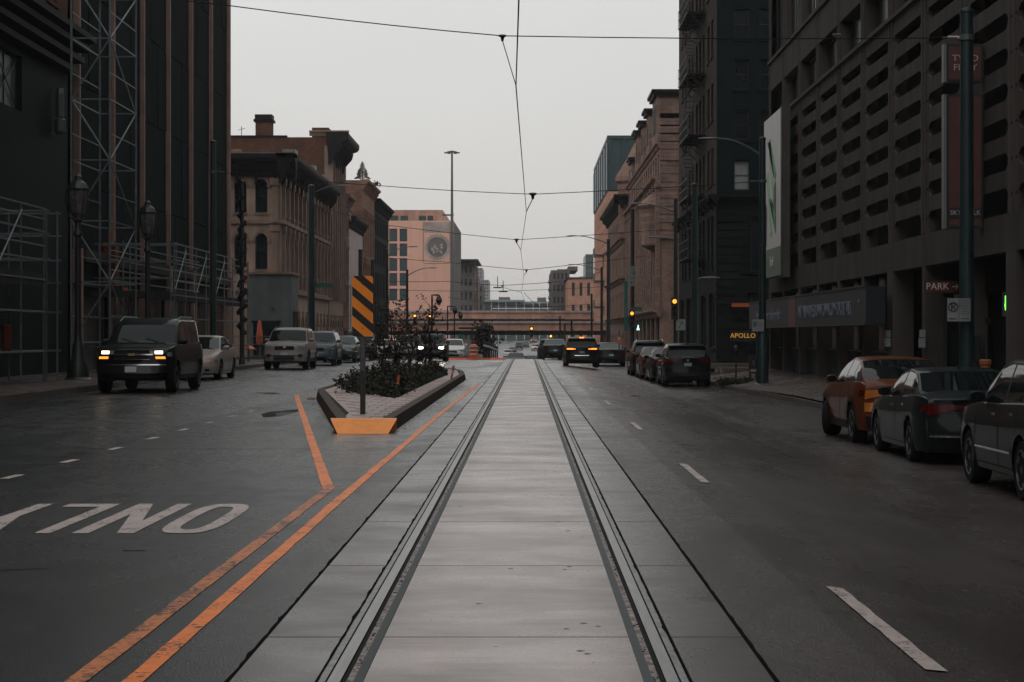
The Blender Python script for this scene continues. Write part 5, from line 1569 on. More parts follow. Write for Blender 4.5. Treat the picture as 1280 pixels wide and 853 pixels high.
B = Bld('old_brick_building', 'narrow old brown brick building with a pointed turret beyond the brownstone building', 'building', (X, 198, zg(198)))
z_ = zg(198)
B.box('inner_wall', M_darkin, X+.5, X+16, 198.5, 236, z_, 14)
fF = Fr('F', 0, 198); fS = Fr('R', X-.4); u0, u1 = fS.U(198.302, 236)
facade(B, fF, X-.4, X+14, z_, 15.4, [(z_+1,z_+4),(4.5,7),(9.5,12.5)], spaced(X, X+12, 4, 1.4), C_bbrick, style='arch', lintel='arch')
facade(B, fS, u0, u1, z_, 15.4, [(z_+.6,z_+3.6),(3.5,6.2),(7.8,10.4),(11.8,13.8)], spaced(u0, u1, 11, 1.5), C_bbrick, style='arch')
for zz in (3.0, 7.0, 11.0): cornice(B, fS, u0, u1+.5, zz, C_bstone, .5, .5); cornice(B, fF, X-.7, X+14, zz, C_bstone, .5, .5)
cornice(B, fS, u0, u1+.8, 14.8, C_cor, 1.0, 1.0, brackets=1.4); cornice(B, fF, X-1.4, X+14, 14.82, C_cor, 1.0, 1.0)
q = B.mb(); q.lathe([(1.7,12),(1.8,17),(2.1,17.3),(2.0,17.8),(.9,19.6),(.1,21.2)], cx=X+.9, cy=200, n=10); q.build('turret', C_bbrick, B.root)
q = B.mb(); q.add([(X+1.8,200,15.9),(X+9,200,15.9),(X+9,234,15.9),(X+1.8,234,15.9),(X+5,204,19.0),(X+5,230,19.0)], [(0,1,4),(1,2,5,4),(2,3,5),(3,0,4,5)]); q.build('roof', mat('slate_roof', (.12,.12,.13), .6, var=.2), B.root)

z_ = zg(250)
B = Bld('modern_building', 'orange brick apartment building with a dark teal glass top at the far right', 'building', (X, 245, z_))
B.box('inner_wall', M_darkin, X+.5, X+22, 245.5, 294, z_, 24)
fF = Fr('F', 0, 245); fS = Fr('R', X); u0, u1 = fS.U(245.302, 294)
facade(B, fS, u0, u1, z_, 19.6, [(z_+.8,z_+4)]+[(1.2+3.1*k,3.1+3.1*k) for k in range(6)], spaced(u0, u1, 10, 1.7), C_orange, gm=M_glass)
facade(B, fF, X, X+20, z_, 19.6, [(1.2+3.1*k,3.1+3.1*k) for k in range(6)], spaced(X, X+19, 6, 1.6), C_orange)
B.box('glass_storey', C_teal, X+.2, X+20, 245.3, 293.6, 19.6, 26.2)
fS2 = Fr('R', X+.1); fF2 = Fr('F', 0, 245.2)
k = MB().box(-.14,.14,-.22,0,19.6,26.4).mesh('mullion', C_teal); k2 = MB().box(-.14,.14,-.26,0,19.9,25.9).mesh('pale_mullion', mat('pale_mullion', (.5,.55,.57), .5, var=0))
for i in range(26): B.put('mullion' if i % 4 else 'pale_mullion', k if i % 4 else k2, fS2, u0+(u1-u0)*i/25, 0, 0)
for i in range(12): B.put('mullion' if i % 5 != 3 else 'pale_mullion', k if i % 5 != 3 else k2, fF2, X+.3+18*i/11, 0, 0)
for z0 in (20.0, 23.2):
    for i in range(25):
        a = u0+(u1-u0)*i/25; 
        q = B.mb(fS2); q.box(a+.3,a+(u1-u0)/25-.3,-.06,-.0,z0,z0+2.7); q.build('glass_panel', M_glass, B.root)
B.box('roof', C_teal, X-.1, X+20.3, 244.9, 294, 26.2, 26.6)
q = B.mb(fS)
for zz in (5.2, 8.6, 12): q.box(-262,-256,-1.3,0,zz,zz+.2)
q.build('balcony_slab', C_teal, B.root)
q = B.mb(fS)
for zz in (5.4, 8.8, 12.2):
    q.box(-262,-256,-1.3,-1.25,zz,zz+.9)
q.build('balcony_rail', C_farb, B.root)

# ---------------------------------------------------------------- LEFT SIDE
XL_ = -16.5
# brick building under wraps
B = Bld('wrapped_building', 'dark building at the left edge, brick above and black netting below', 'building', (XL_, 30, 0))
B.box('inner_wall', M_darkin, XL_-14, XL_-.8, 30, 70.4, .1, 24)
fS = Fr('L', XL_); fE = Fr('F', 0, 30)
cs = [(37,39.6),(45,47.6),(53,55.6),(61.2,64.2)]
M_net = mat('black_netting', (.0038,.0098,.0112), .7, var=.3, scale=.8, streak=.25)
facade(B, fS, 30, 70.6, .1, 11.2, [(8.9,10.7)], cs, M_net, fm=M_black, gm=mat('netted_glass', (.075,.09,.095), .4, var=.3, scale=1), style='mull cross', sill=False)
facade(B, fS, 30, 70.6, 12.3, 24, [(13.2,15.8),(17.2,19.8)], spaced(32, 70.4, 9, 1.5), C_rbrick, gm=M_glassd, style='arch', lintel='arch')
q = B.mb(fS); q.box(30,70.6,-.0,.3,11.2,12.3); q.build('frieze', C_cor, B.root)
for i, (pz, pp) in enumerate(((11.0,.35),(11.4,.55),(11.8,.75),(12.15,.95))): band(B, fS, 30, 70.8+pp*.3, pz, pz+.2, pp, C_cor, 'cornice_band')
B.box('end_wall', M_net, XL_-14, XL_-.3, 70.4, 70.9, .1, 24)
B.box('front_wall', C_rbrick, XL_-14, XL_-.3, 29.6, 29.99, .1, 24)
q = B.mb(fS); q.lathe([(.16,9.2),(.16,10.0),(.12,10.2)], cx=68.4, cy=-.25, n=8); q.lathe([(.14,8.6),(.2,8.7),(.2,9.1),(.14,9.15)], cx=68.4, cy=-.25, n=8); q.build('wall_vent', M_galv, B.root)
# finned dark tower
B = Bld('finned_building', 'tall black clad building with thin brown vertical fins on the left', 'building', (XL_, 71.2, 0))
B.box('inner_wall', M_darkin, XL_-20, XL_-.5, 71.3, 108.6, .1, 36)
fins = [16.5*2450/(561/ .0015*.0015)] if False else [72.0 + 6.1*k for k in range(7)]
fS = Fr('L', XL_)
me_fin = MB().box(-.10,.10,-.14,.1,4.8,36).mesh('fin', C_fin); me_fin2 = MB().box(-.18,.18,-.22,.1,.1,4.77).mesh('fin_base', C_fin)
M_fj = M_dark
for k, y in enumerate(fins):
    B.put('fin', me_fin, fS, y, 0, 0); B.put('fin_base', me_fin2, fS, y, 0, 0)
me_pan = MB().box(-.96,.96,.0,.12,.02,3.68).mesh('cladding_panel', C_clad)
me_rev = MB().box(-.03,.03,-.06,.01,0,3.7).mesh('panel_rib', C_clad)
for k in range(6):
    for c in range(3):
        for r in range(9):
            u = fins[k] + .36 + (6.1-.72)*(c+.5)/3 - .0
            B.put('cladding_panel', me_pan, fS, u, random.uniform(0,.03), 3.5+r*3.7)
B.box('corner_fin', C_fin, XL_-.35, XL_+.12, 108.3, 108.9, .1, 36)
B.box('end_wall', C_clad, XL_-20, XL_-.36, 108.6, 108.85, .1, 36)
me_shop = MB().box(-2.6,2.6,.2,.3,.1,3.4).mesh('shop_glazing', M_glassd)
for k in range(6): B.put('shop_glazing', me_shop, fS, fins[k]+3.05, 0, 0)
q = B.mb(fS); q.box(71.3,108.6,-.1,.3,3.42,3.5); q.build('transom', M_black, B.root)
# brown timber fascia just above the deck
for k in range(6):
    B.mb(fS).box(fins[k]+.4,fins[k]+5.7,-.25,-.02,4.3,4.75).build('fascia_board', C_dbrickL, B.root)

# tan Italianate
Ya, Yb = 132.0, 164.0
B = Bld('italianate_building', 'tan stucco building with arched windows and heavy dark cornice on the left', 'building', (XL_, Ya, 0))
B.box('inner_wall', M_darkin, XL_-18, XL_-.5, Ya+.5, Yb, -.5, 13)
fF = Fr('F', 0, Ya); fS = Fr('L', XL_)
cF = [(PX(a,Ya), PX(b,Ya)) for a, b in ((241,257),(266,282),(293,309),(319,333))]
cF[-1] = (cF[-1][0], cF[-1][0]+.82); cF = [(a, a+.82) for a, b in cF]
facade(B, fF, XL_-16, XL_, 4.5, 12.4, [(PZ(337,Ya),PZ(292,Ya)),(PZ(266,Ya),PZ(224,Ya))], cF, C_tan, style='arch sash', lintel='arch', trim=C_tant)
facade(B, fF, XL_-16, XL_, -.2, 4.5, [(.6,3.2)], [(XL_-12,XL_-9)], C_tan)
cS = spaced(Ya+1.2, Yb, 12, 1.15)
facade(B, fS, Ya+.302, Yb, -.6, 12.4, [(.3,3.0),(PZ(337,Ya),PZ(292,Ya)),(PZ(266,Ya),PZ(224,Ya))], cS, C_tan, style='arch sash', lintel='arch', trim=C_tant, gm=M_glassd)
k = MB().box(-.22,.22,-.22,0,4.9,8.9).box(-.32,.32,-.3,0,8.6,9.0).box(-.22,.22,-.22,0,9.2,12.0).box(-.32,.32,-.3,0,11.7,12.2).mesh('pilaster', C_tant)
for i in range(13): B.put('pilaster', k, fS, Ya+.9+(Yb-Ya-1.4)*i/12, 0, 0)
for uu in (XL_-.36,): B.put('pilaster', k, fF, uu, 0, 0)
band(B, fF, XL_-16, XL_+.25, PZ(277,Ya)-.15, PZ(277,Ya)+.1, .16, C_tant); band(B, fS, Ya, Yb, PZ(277,Ya)-.15, PZ(277,Ya)+.1, .25, C_tant)
band(B, fF, XL_-16, XL_+.25, 4.5, 4.75, .16, C_tant); band(B, fS, Ya, Yb, 4.5, 4.75, .25, C_tant)
cornice(B, fF, XL_-16, XL_+1.1, 12.3, C_cor, 1.1, 1.5, brackets=1.3, mb_=C_cor); cornice(B, fS, Ya-1.1, Yb, 12.302, C_cor, 1.1, 1.5, brackets=1.3)
B.box('roof', C_corl, XL_-16, XL_+.6, Ya-.7, Yb, 13.81, 13.86)
for i, (a, zt_) in enumerate(((137,14.6),(143,14.3),(149.5,14.6),(156,14.4))):
    B.box('parapet_block', C_corl, XL_-.5, XL_+.4, a, a+1.6, 13.865, zt_)
# grey corner annex
B = Bld('corner_annex', 'plain grey green single storey annex at the foot of the tan building', 'building', (PX(313,128), 128, 0))
xa, xb = PX(311,128), PX(364,128)
B.box('wall', C_grey, xa, xb, 128, 131.9, .13, PZ(343,128)); B.box('roof', C_tant, xa-.1, xb+.12, 127.85, 131.9, PZ(343,128), PZ(343,128)+.14)
fF = Fr('F', 0, 128); q = B.mb(fF); q.box(xa+.3,xa+2.0,-.06,.0,.2,2.4); q.box(xa+.2,xa+2.1,-.1,-.061,2.4,2.55); q.build('dark_shopfront', M_glassd, B.root)
fR_ = Fr('L', xb); f, g_ = window_meshes(1.0, 2.3, M_black, M_glass, 'sash')
o = B.put('window', f, fR_, 129.3, -.06, .9); link('pane', g_, o); o = B.put('window', f, fR_, 130.9, -.06, .9); link('pane', g_, o)
B.box('fixture', M_galv, xb-1.3, xb-1.1, 127.8, 128, PZ(386,128), PZ(386,128)+.12)

# tall brick with pediment cornice
Ya, Yb = 164.2, 177.0
B = Bld('brick_building', 'tall sooty red brick building with chimney and bracketed cornice behind the tan one', 'building', (XL_, Ya, -.8))
B.box('inner_wall', M_darkin, XL_-24, XL_-.5, Ya+.5, Yb, -.8, 17.5)
fF = Fr('F', 0, Ya); fS = Fr('L', XL_)
B.mb(fF).box(XL_-24,XL_,0,.4,-.8,18.2).build('side_wall', C_rbrick, B.root)
facade(B, fS, Ya+.402, Yb, -.8, 17.4, [(.3,3),(4.8,7.4),(8.6,11.2),(12.6,16)], spaced(Ya+.8, Yb-.2, 6, 1.1), C_tan, style='arch', gm=M_glassd, lintel='arch', trim=C_tant)
k = MB().box(-.16,.16,-.3,0,4.6,17.2).mesh('pilaster', C_tant)
for i in range(7): B.put('pilaster', k, fS, Ya+.7+(Yb-Ya-1.0)*i/6, 0, 0)
B.box('parapet_coping', C_cor, XL_-24, XL_-3.5, Ya-.08, Ya+.5, 18.2, 18.35)
q = B.mb(); q.box(PX(390,Ya),XL_+.0,Ya-.03,Yb,18.2,19.0); q.build('parapet', C_rbrick, B.root)
B.box('corner_pier', C_tant, XL_-.35, XL_+.32, Ya-.08, Ya+.5, 9, 17.5)
q = B.mb(); x0, x1 = PX(317,Ya-1), PX(337,Ya-1); q.box(x0,x1,Ya+.1,Ya+1.5,18,PZ(150,Ya)); q.build('chimney', C_rbrick, B.root)
q = B.mb(); q.box(x0-.15,x1+.15,Ya-.05,Ya+1.65,PZ(152,Ya),PZ(149,Ya)).box(x0-.05,x1+.05,Ya+.05,Ya+1.55,PZ(149,Ya),PZ(143,Ya)); q.build('chimney_cap', C_cor, B.root)
cornice(B, fS, Ya-.5, Yb-2.5, 16.6, C_cor, 1.7, 2.0, brackets=1.4); cornice(B, fF, XL_-1.6, XL_+1.7, 18.3, C_tant, .3, .45)
q = B.mb(); q.add([(PX(287,Ya),Ya-.12,17.2),(PX(302,Ya),Ya-.12,17.2),(PX(312,Ya),Ya-.12,15.4),(PX(287,Ya),Ya-.12,15.4)],[(0,1,2,3)]); q.build('brick_patch', C_obrick, B.root)
# small antenna
o = thing('roof_antenna', 'thin antenna on the roof left of the chimney', 'antenna', (PX(302,Ya+1), Ya+1, 18.2)); q = MB(); q.tube([(0,0,0),(0,0,1.0)], .03, 5); q.tube([(-.3,0,.7),(.3,0,.85)], .02, 5); q.build('mast', M_black, o)
# narrow red, white render, ornate brick, dark
def shop(name, label, ya, yb, zt, wallm, n, rows, x=XL_, style='sash', cor=None, trim=None, w=1.2, mansard=0, lintel=None):
    z_ = zg(ya) if ya > 125 else 0
    B = Bld(name, label, 'building', (x, ya, z_-.2))
    B.box('inner_wall', M_darkin, x-14, x-.5, ya+.3, yb-.05, z_-.2, zt-.5)
    fS = Fr('L', x)
    facade(B, fS, ya+.302, yb, z_-.2, zt, rows, spaced(ya+.4, yb-.2, n, w), wallm, style=style, gm=M_glassd, trim=trim, lintel=lintel)
    B.mb(Fr('F',0,ya)).box(x-14,x,0,.3,z_-.2,zt).build('side_wall', wallm if not mansard else C_cor, B.root)
    B.box('roof', C_cor, x-14, x-.2, ya, yb, zt, zt+.1)
    if cor: cornice(B, fS, ya-.1, yb, zt-.7, cor, .7, .9, brackets=1.2)
    return B
shop('narrow_building', 'narrow worn orange brick building squeezed beside the tall brick one', 177.2, 183.0, 14.2, C_obrick, 4, [(-.6,2),(3.5,6),(7,9.5),(11,13)], cor=C_tant, w=.9, lintel='flat')
Bw = shop('white_building', 'white rendered upper wall with a row of narrow windows on the left', 183.2, 198.0, 12.6, C_white, 6, [(2.2,6.3)], cor=C_cor, w=1.2, style='mull')
q = Bw.mb(); x = XL_; q.add([(x-.1,183.2,12.7),(x-.1,198,12.7),(x-3.5,198,17.6),(x-3.5,183.2,17.6),(x-14,183.2,17.6),(x-14,198,17.6),(x-14,183.2,12.7),(x-14,198,12.7)], [(0,1,2,3),(3,2,5,4),(0,3,4,6),(1,7,5,2)]); q.build('mansard_roof', C_cor, Bw.root)
q = Bw.mb(); q.add([(x+.2,183,12.2),(x+.2,183,12.9),(x-3.0,183,19.2),(x-3.5,183,19.2),(x+.2,183.4,12.2),(x+.2,183.4,12.9),(x-3.0,183.4,19.2),(x-3.5,183.4,19.2)], [(0,1,2,3),(4,5,6,7),(0,1,5,4),(1,2,6,5),(2,3,7,6),(3,0,4,7)]); q.build('gable_coping', C_white, Bw.root)
shop('ornate_building', 'ornate orange brown brick building with a small pine tree on its roof', 198.2, 214.0, 17.2, C_obrick, 7, [(-.9,1.4),(2.6,5.4),(6.4,9.2),(10.4,14.2)], cor=C_obrick, w=1.1, style='arch', lintel='arch')
shop('dark_building', 'dark four storey building at the end of the left row', 214.2, 236.0, 16.4, C_dbrick, 9, [(-1.6,1.0),(2.2,5.0),(6.0,8.6),(9.6,12.2),(13,15)], cor=C_dbrick, w=1.4)
# mural building
D4 = 345.0; z_ = zg(D4)
xa, xb = PX(440,D4), PX(567,D4)
B = Bld('mural_building', 'pale salmon building with a big round clock-like mural and dark windows at left', 'building', (xb, D4, z_))
B.box('inner_wall', M_darkin, xa, xb-.5, D4+.6, D4+40, z_, PZ(280,D4)-.5)
fF = Fr('F', 0, D4)
cols = [(PX(486.5,D4),PX(496.5,D4)),(PX(499.5,D4),PX(509,D4))]
rows = []
for a, b in ((376,361),(357.5,341.5),(339,323),(320.5,304.5),(302,286)): rows.append((PZ(a,D4),PZ(b,D4)))
rows = sorted(rows)
cols0 = [(c[0]-3.6, c[1]-3.6) for c in cols]
facade(B, fF, xa, xb, z_, PZ(276,D4), rows, cols0 + cols, C_orangep, gm=C_teal, style='plain', sill=False)
B.mb(Fr('L', xb)).box(D4+.302,D4+40,0,.4,z_,PZ(276,D4)).build('side_wall', C_farb, B.root)
B.box('penthouse', C_bridge, xa, PX(553,D4), D4+1.5, D4+36, PZ(276,D4), PZ(262,D4))
fP = Fr('F', 0, D4+1.5)
for a, b in ((487.5,497),(500,509.5),(523,532),(534,541)):
    f, g_ = window_meshes((b-a)*D4/F, 6.5*D4/F, M_black, C_teal, 'plain'); o = B.put('window', f, fP, PX((a+b)/2,D4), -.05, PZ(276,D4)+.05); link('pane', g_, o)
# the mural: flat print on the wall as thin coloured panels
MBk = mat('mural_border', (.32,.20,.165), .8, var=.3, scale=.4); MGr = mat('mural_grey', (.17,.15,.15), .8, var=.35, scale=.35); MPl = mat('mural_pale', (.36,.31,.29), .8, var=.3, scale=.5, col2=(.25,.18,.15))
cx_, cz_ = PX(546.5,D4), PZ(309,D4)
def mur(name, m, f_): q = B.mb(fF); f_(q); q.build(name, m, B.root)
mur('mural_border', MBk, lambda q: (q.box(PX(528.5,D4),PX(529.5,D4),-.02,-.002,PZ(329,D4),PZ(277.5,D4)), q.box(PX(530,D4),PX(562,D4),-.02,-.002,PZ(330,D4),PZ(329,D4)), q.box(PX(562,D4),PX(563,D4),-.02,-.002,PZ(329,D4),PZ(277.5,D4))))
mur('mural_band', MPl, lambda q: q.box(PX(530,D4),PX(562,D4),-.02,-.002,PZ(291,D4),PZ(278,D4)))
def disc(r0, r1, dep, n=40):
    def f_(q):
        for i in range(n):
            a, b = 2*PI*i/n, 2*PI*(i+1)/n
            q.prism([(cx_+r0*math.cos(a),cz_+r0*math.sin(a)),(cx_+r1*math.cos(a),cz_+r1*math.sin(a)),(cx_+r1*math.cos(b),cz_+r1*math.sin(b)),(cx_+r0*math.cos(b),cz_+r0*math.sin(b))], dep, -.002, 'y')
    return f_
s_ = D4/F
mur('mural_ring', MPl, disc(12.6*s_, 16*s_, -.03)); mur('mural_disc', MGr, disc(.01, 12.5*s_, -.025))
def ticks(q):
    for i in range(24):
        a = 2*PI*i/24; c, d = math.cos(a), math.sin(a); r0, r1, w_ = 16.4*s_, 18*s_, .5*s_
        q.prism([(cx_+r0*c-w_*d,cz_+r0*d+w_*c),(cx_+r1*c-w_*d,cz_+r1*d+w_*c),(cx_+r1*c+w_*d,cz_+r1*d-w_*c),(cx_+r0*c+w_*d,cz_+r0*d-w_*c)], -.02, -.002, 'y')
mur('mural_ticks', MPl, ticks)
def motif(q):
    r = random.Random(4)
    for i in range(11):
        x = cx_ + r.uniform(-7,7)*s_; z = cz_ + r.uniform(-8,5)*s_; w_ = r.uniform(.7,2.2)*s_; h_ = r.uniform(.8,2.6)*s_
        q.prism([(x-w_,z),(x-w_*.4,z+h_),(x+w_*.5,z+h_*.8),(x+w_,z-.2*h_),(x,z-h_)], -.045-i*.001, -.027, 'y')
mur('mural_motif', MPl, motif)

# dark ornate far block + grey towers
def simple(name, label, x0p, x1p, D, ytop, depth, wallm, ncol, nrow, win=(.5,.55), gm=None, zb=None, top=None, group=None, side=None):
    xa, xb = PX(x0p, D), PX(x1p, D); z0 = zg(D)-.2 if zb is None else zb; z1 = PZ(ytop, D)
    B = Bld(name, label, 'building', (xa, D, z0), group)
    B.box('inner_wall', wallm, xa+.05, xb-.05, D+.45, D+depth, z0, z1-.1)
    hr = (z1-z0-3)/nrow; rows = [(z0+3+hr*(i+.5-win[1]/2), z0+3+hr*(i+.5+win[1]/2)) for i in range(nrow)]
    facade(B, Fr('F',0,D), xa, xb, z0, z1, rows, spaced(xa+.3, xb-.3, ncol, (xb-xa)/ncol*win[0]), wallm, gm=gm or M_glassd, style='plain', sill=False)
    if side:
        fs = Fr('R' if side > 0 else 'L', xa-.03 if side > 0 else xb+.03); a, b = fs.U(D+.302, D+depth)
        facade(B, fs, a, b, z0, z1, rows, spaced(a+.3, b-.3, 6, depth/6*win[0]), wallm, gm=gm or M_glassd, style='plain', sill=False)
    if top: B.box('roof', top, xa-.3, xb+.3, D-.3, D+depth, z1, z1+D*1.2/F)
    return B
B = simple('ornate_block', 'dark ornate block with a flat overhanging roof right of the mural building', 560, 593, 420, 328, 30, C_farb, 5, 6, top=None, side=-1)
q = B.mb(); xr = PX(598,420); q.box(PX(570,420),xr,416,450,PZ(327,420),PZ(325,420)); q.build('canopy_roof', C_cor, B.root)
q = B.mb()
for px in (577,585,592): q.box(PX(px,420),PX(px+1.4,420),419,420.5,PZ(336,420),PZ(327,420))
q.build('canopy_post', C_cor, B.root)
simple('brick_tower', 'pinkish brick pier-like building between the dark block and the grey towers', 588, 597.5, 440, 345, 20, C_bbrick, 2, 7)
simple('grey_tower', 'pale grey hazy tower, the taller of two behind the left blocks', 590, 603, 1000, 335, 40, mat('tower_haze_grey', (.24,.23,.23), .8, var=.1, scale=.1), 4, 16)  # wall grey lightened to put distance haze into the colour
simple('grey_tower', 'pale grey hazy tower, the lower and right one of the two', 600, 611, 1000, 350, 40, MATS['tower_haze_grey'], 4, 14)
simple('low_brick_block', 'small dark brick block in front of the hazy towers', 596, 604, 470, 356, 20, C_farb, 2, 6)
# modern terminal: low teal building with white columns
D5 = 640.0
B = Bld('terminal_building', 'low modern teal glass building with white columns behind the viaduct', 'building', (PX(598,D5), D5, zg(D5)))
M_ter = mat('terminal_glass', (.045,.085,.095), .2, var=.3, scale=.05)
B.box('glass_body', M_ter, PX(590,D5), PX(700,D5), D5+2, D5+40, zg(D5), PZ(377,D5))
B.box('roof', mat('terminal_roof', (.20,.26,.27), .5, var=.1), PX(595,D5), PX(656,D5), D5-3, D5+42, PZ(377.5,D5), PZ(375.2,D5)); B.box('roof', MATS['terminal_roof'], PX(650,D5), PX(705,D5), D5-1, D5+42, PZ(379.5,D5), PZ(377.7,D5))
M_wh = mat('white_steel', (.62,.60,.58), .5, var=.05)
for px in (602,614,623,632,645,655,666,674,684): B.box('column', M_wh, PX(px,D5), PX(px+.8,D5), D5-2, D5-1.4, zg(D5), PZ(378,D5))
B.box('white_beam', M_wh, PX(616,D5), PX(690,D5), D5-2.3, D5-2.0, PZ(386.4,D5), PZ(385.4,D5))
B.box('roof_plant', C_farb, PX(623,D5), PX(637,D5), D5+8, D5+20, PZ(375,D5), PZ(371,D5)); B.box('roof_plant', C_farb, PX(672,D5), PX(683,D5), D5+8, D5+20, PZ(378,D5), PZ(371.5,D5))
for i in range(22): B.box('mullion', C_teal, PX(598+i*4.7,D5), PX(598.3+i*4.7,D5), D5+1.6, D5+1.95, zg(D5), PZ(379.6,D5))
# right far block
D6 = 430.0
B = simple('condo_block', 'dark brick block with balconies beyond the viaduct on the right', 689, 712, D6, 338, 40, C_farb, 4, 6, side=1)
B.box('roof_box', C_farb, PX(697,D6), PX(716,D6), D6+4, D6+30, PZ(341,D6)+.6, PZ(336,D6)); B.box('roof_box', C_farb, PX(711,D6), PX(723,D6), D6+6, D6+30, PZ(341,D6)+.6, PZ(332,D6))
q = B.mb()
for py in (354,364,374): q.box(PX(685.5,D6),PX(689,D6),D6+1,D6+6,PZ(py,D6),PZ(py-1,D6)); q.box(PX(685.5,D6),PX(685.9,D6),D6+1,D6+6,PZ(py-1,D6),PZ(py-3.5,D6))
q.build('balcony', C_cor, B.root)
simple('orange_block', 'orange brick block with two arched window bays right of the dark one', 710, 752, 400, 348, 30, C_orange, 4, 3, win=(.35,.6), top=C_cor)
simple('teal_block', 'small teal hazy tower top between the orange block and the apartment building', 732, 742, 700, 318, 30, C_teal, 3, 14)

# ---------------------------------------------------------------- viaduct: two decks across the street
def viaduct(name, label, D, yt, yb, zr_, m_g, slab=True):
    x0, x1 = -60, 60
    B = Bld(name, label, 'bridge', (0, D, PZ(yb,D)))
    zt_, zb2 = PZ(yt,D), PZ(yb,D); h = zt_-zb2
    B.box('girder', m_g, x0, x1, D, D+.5, zb2, zb2+h*.72)
    B.box('girder', C_conc, x0, x1, D-.2, D+1, zb2+h*.72, zt_)
    B.box('deck', C_conc, x0, x1, D+1, D+13, zb2+h*.5, zb2+h*.8)
    for k in range(1,5): B.box('girder', m_g, x0, x1, D+2.6*k, D+2.6*k+.4, zb2+.1, zb2+h*.5)
    B.box('bottom_flange', m_g, x0, x1, D-.25, D+.75, zb2-.12, zb2-.003)
    q = B.mb()
    for k in range(40): q.box(x0+3*k,x0+3*k+.08,D-.12,D-.002,zb2,zb2+h*.715)
    q.build('stiffeners', m_g, B.root)
    return B
B = viaduct('viaduct', 'nearer and lower salmon painted viaduct girder crossing the street', 250, 401.5, 412, 0, C_bridge)
q = B.mb()
for x in (-46,-30,-15.5, 13.5, 28, 44):
    for y in (252,261): q.box(x,x+1.2,y,y+1.2,zg(252)-.5,PZ(413,250))
q.build('pier', C_conc, B.root)
q = B.mb(); q.box(-60,60,252.2,253,PZ(419,250),PZ(413.5,250)); q.build('shade_band', mat('teal_shade', (.035,.07,.072), .6, var=.2), B.root)  # teal box painted in for the shade under the nearer deck
B = viaduct('viaduct', 'farther and higher salmon painted viaduct girder just above the nearer one', 300, 388.5, 397.5, 0, C_bridge)
q = B.mb()
for x in (-52,-34,-17, 15.5, 33, 50): q.box(x,x+1.4,302,303.5,zg(300)-.5,PZ(398,300))
q.build('pier', C_conc, B.root)
B.box('shade_band', MATS['teal_shade'], -60, 60, 310, 311, PZ(402,300), PZ(398.5,300))  # second box of shade colour, below the farther deck
# rising street edges beyond: retaining walls with dark fronts either side of the underpass
for xa, xb, lb in ((-60,-13.5,'left'),(13.2,60,'right')):
    o = thing('low_wall', f'low concrete retaining wall under the viaduct on the {lb}', 'wall', (xa if xa > 0 else xb, 330, zg(330)))
    q = MB(lambda x,y,z: (x-(xa if xa > 0 else xb), y-330, z-zg(330))); q.box(xa,xb,330,331,zg(330)-.2,zg(330)+3.6); q.build('wall_face', C_farb, o)

# ---------------------------------------------------------------- the street goes on behind the photographer
def rear_block(name, label, side, x, ya, yb, zt, wallm, n, rows_n, depth=22):
    B = Bld(name, label, 'building', (x, ya, 0)); s_ = 1 if side == 'R' else -1
    xa, xb = sorted((x + s_*.45, x + s_*depth)); B.box('inner_wall', wallm, xa, xb, ya, yb, .1, zt-.1)
    fr_ = Fr(side, x); a, b = fr_.U(ya, yb); h_ = (zt-5.5)/rows_n
    facade(B, fr_, a, b, .1, zt, [(.8,3.8)]+[(5.0+h_*i, 5.0+h_*i+h_*.55) for i in range(rows_n)], spaced(a+.5, b-.5, n, (yb-ya)/n*.45), wallm, gm=M_glassd, style='plain', sill=False)
rear_block('dark_brick_block', 'dark brick block on the left kerb behind the camera', 'L', -17.0, -40, 22, 22, C_rbrick, 8, 4)
rear_block('dark_brick_block', 'long brown brick block on the left, second behind the camera', 'L', -17.0, -120, -52, 26, C_dbrickL, 9, 5)
rear_block('concrete_block', 'concrete office block on the right just behind the camera', 'R', 11.2, -45, 18, 26, C_gar, 8, 5)
rear_block('concrete_block', 'dark office block on the right, second behind the camera', 'R', 11.2, -125, -57, 30, C_dbrickL, 9, 6)
B = Bld('street_end_block', 'brown building closing the view behind the camera', 'building', (0, -190, 0)); B.box('wall', C_bbrick, -30, 30, -205, -190, -.5, 30); q = B.mb()
for i in range(9):
    for k in range(6): q.box(-27+i*6.2,-24.5+i*6.2,-190.0,-189.9,4+k*4.2,6.4+k*4.2)
q.build('windows', M_glassd, B.root)['kind'] = 'stuff'
# ================================================================== street furniture
def pole(name, label, x, y, z0, h, r, m=M_green, cat='pole', r1=None, base=True, group=None):
    o = thing(name, label, cat, (x, y, z0), 0, group)
    q = MB(); q.tube([(0,0,0),(0,0,h*.5),(0,0,h)], r, 14, r1=r1 or r*.8); q.build('pole_shaft', m, o, True)
    q = MB(); q.lathe([(r1 or r*.8,h-.02),((r1 or r*.8)*1.15,h),((r1 or r*.8)*1.1,h+.05),(.02,h+.1)], n=12); q.build('pole_cap', m, o, True)
    if base:
        q = MB(); q.lathe([(r*2.0,0),(r*2.0,.06),(r*1.35,.12),(r*1.3,.35),(r*1.05,.4)], n=14); q.build('pole_base', m, o, True)
    return o
def clamp(o, x, z, r, side=1):
    q = MB(); q.lathe([(r*1.25,z-.05),(r*1.25,z+.05)], n=12); q.tube([(0,0,z),(side*.45,0,z+.0)], .018, 5); q.lathe([(.03,-.0),(.03,.0)], n=6) if 0 else None
    q.build('wire_clamp', M_galv, o)
def signbox(o, name, x0, x1, z0, z1, y, m, t=.012):
    return MB().box(x0,x1,y-t,y,z0,z1).build(name, m, o)
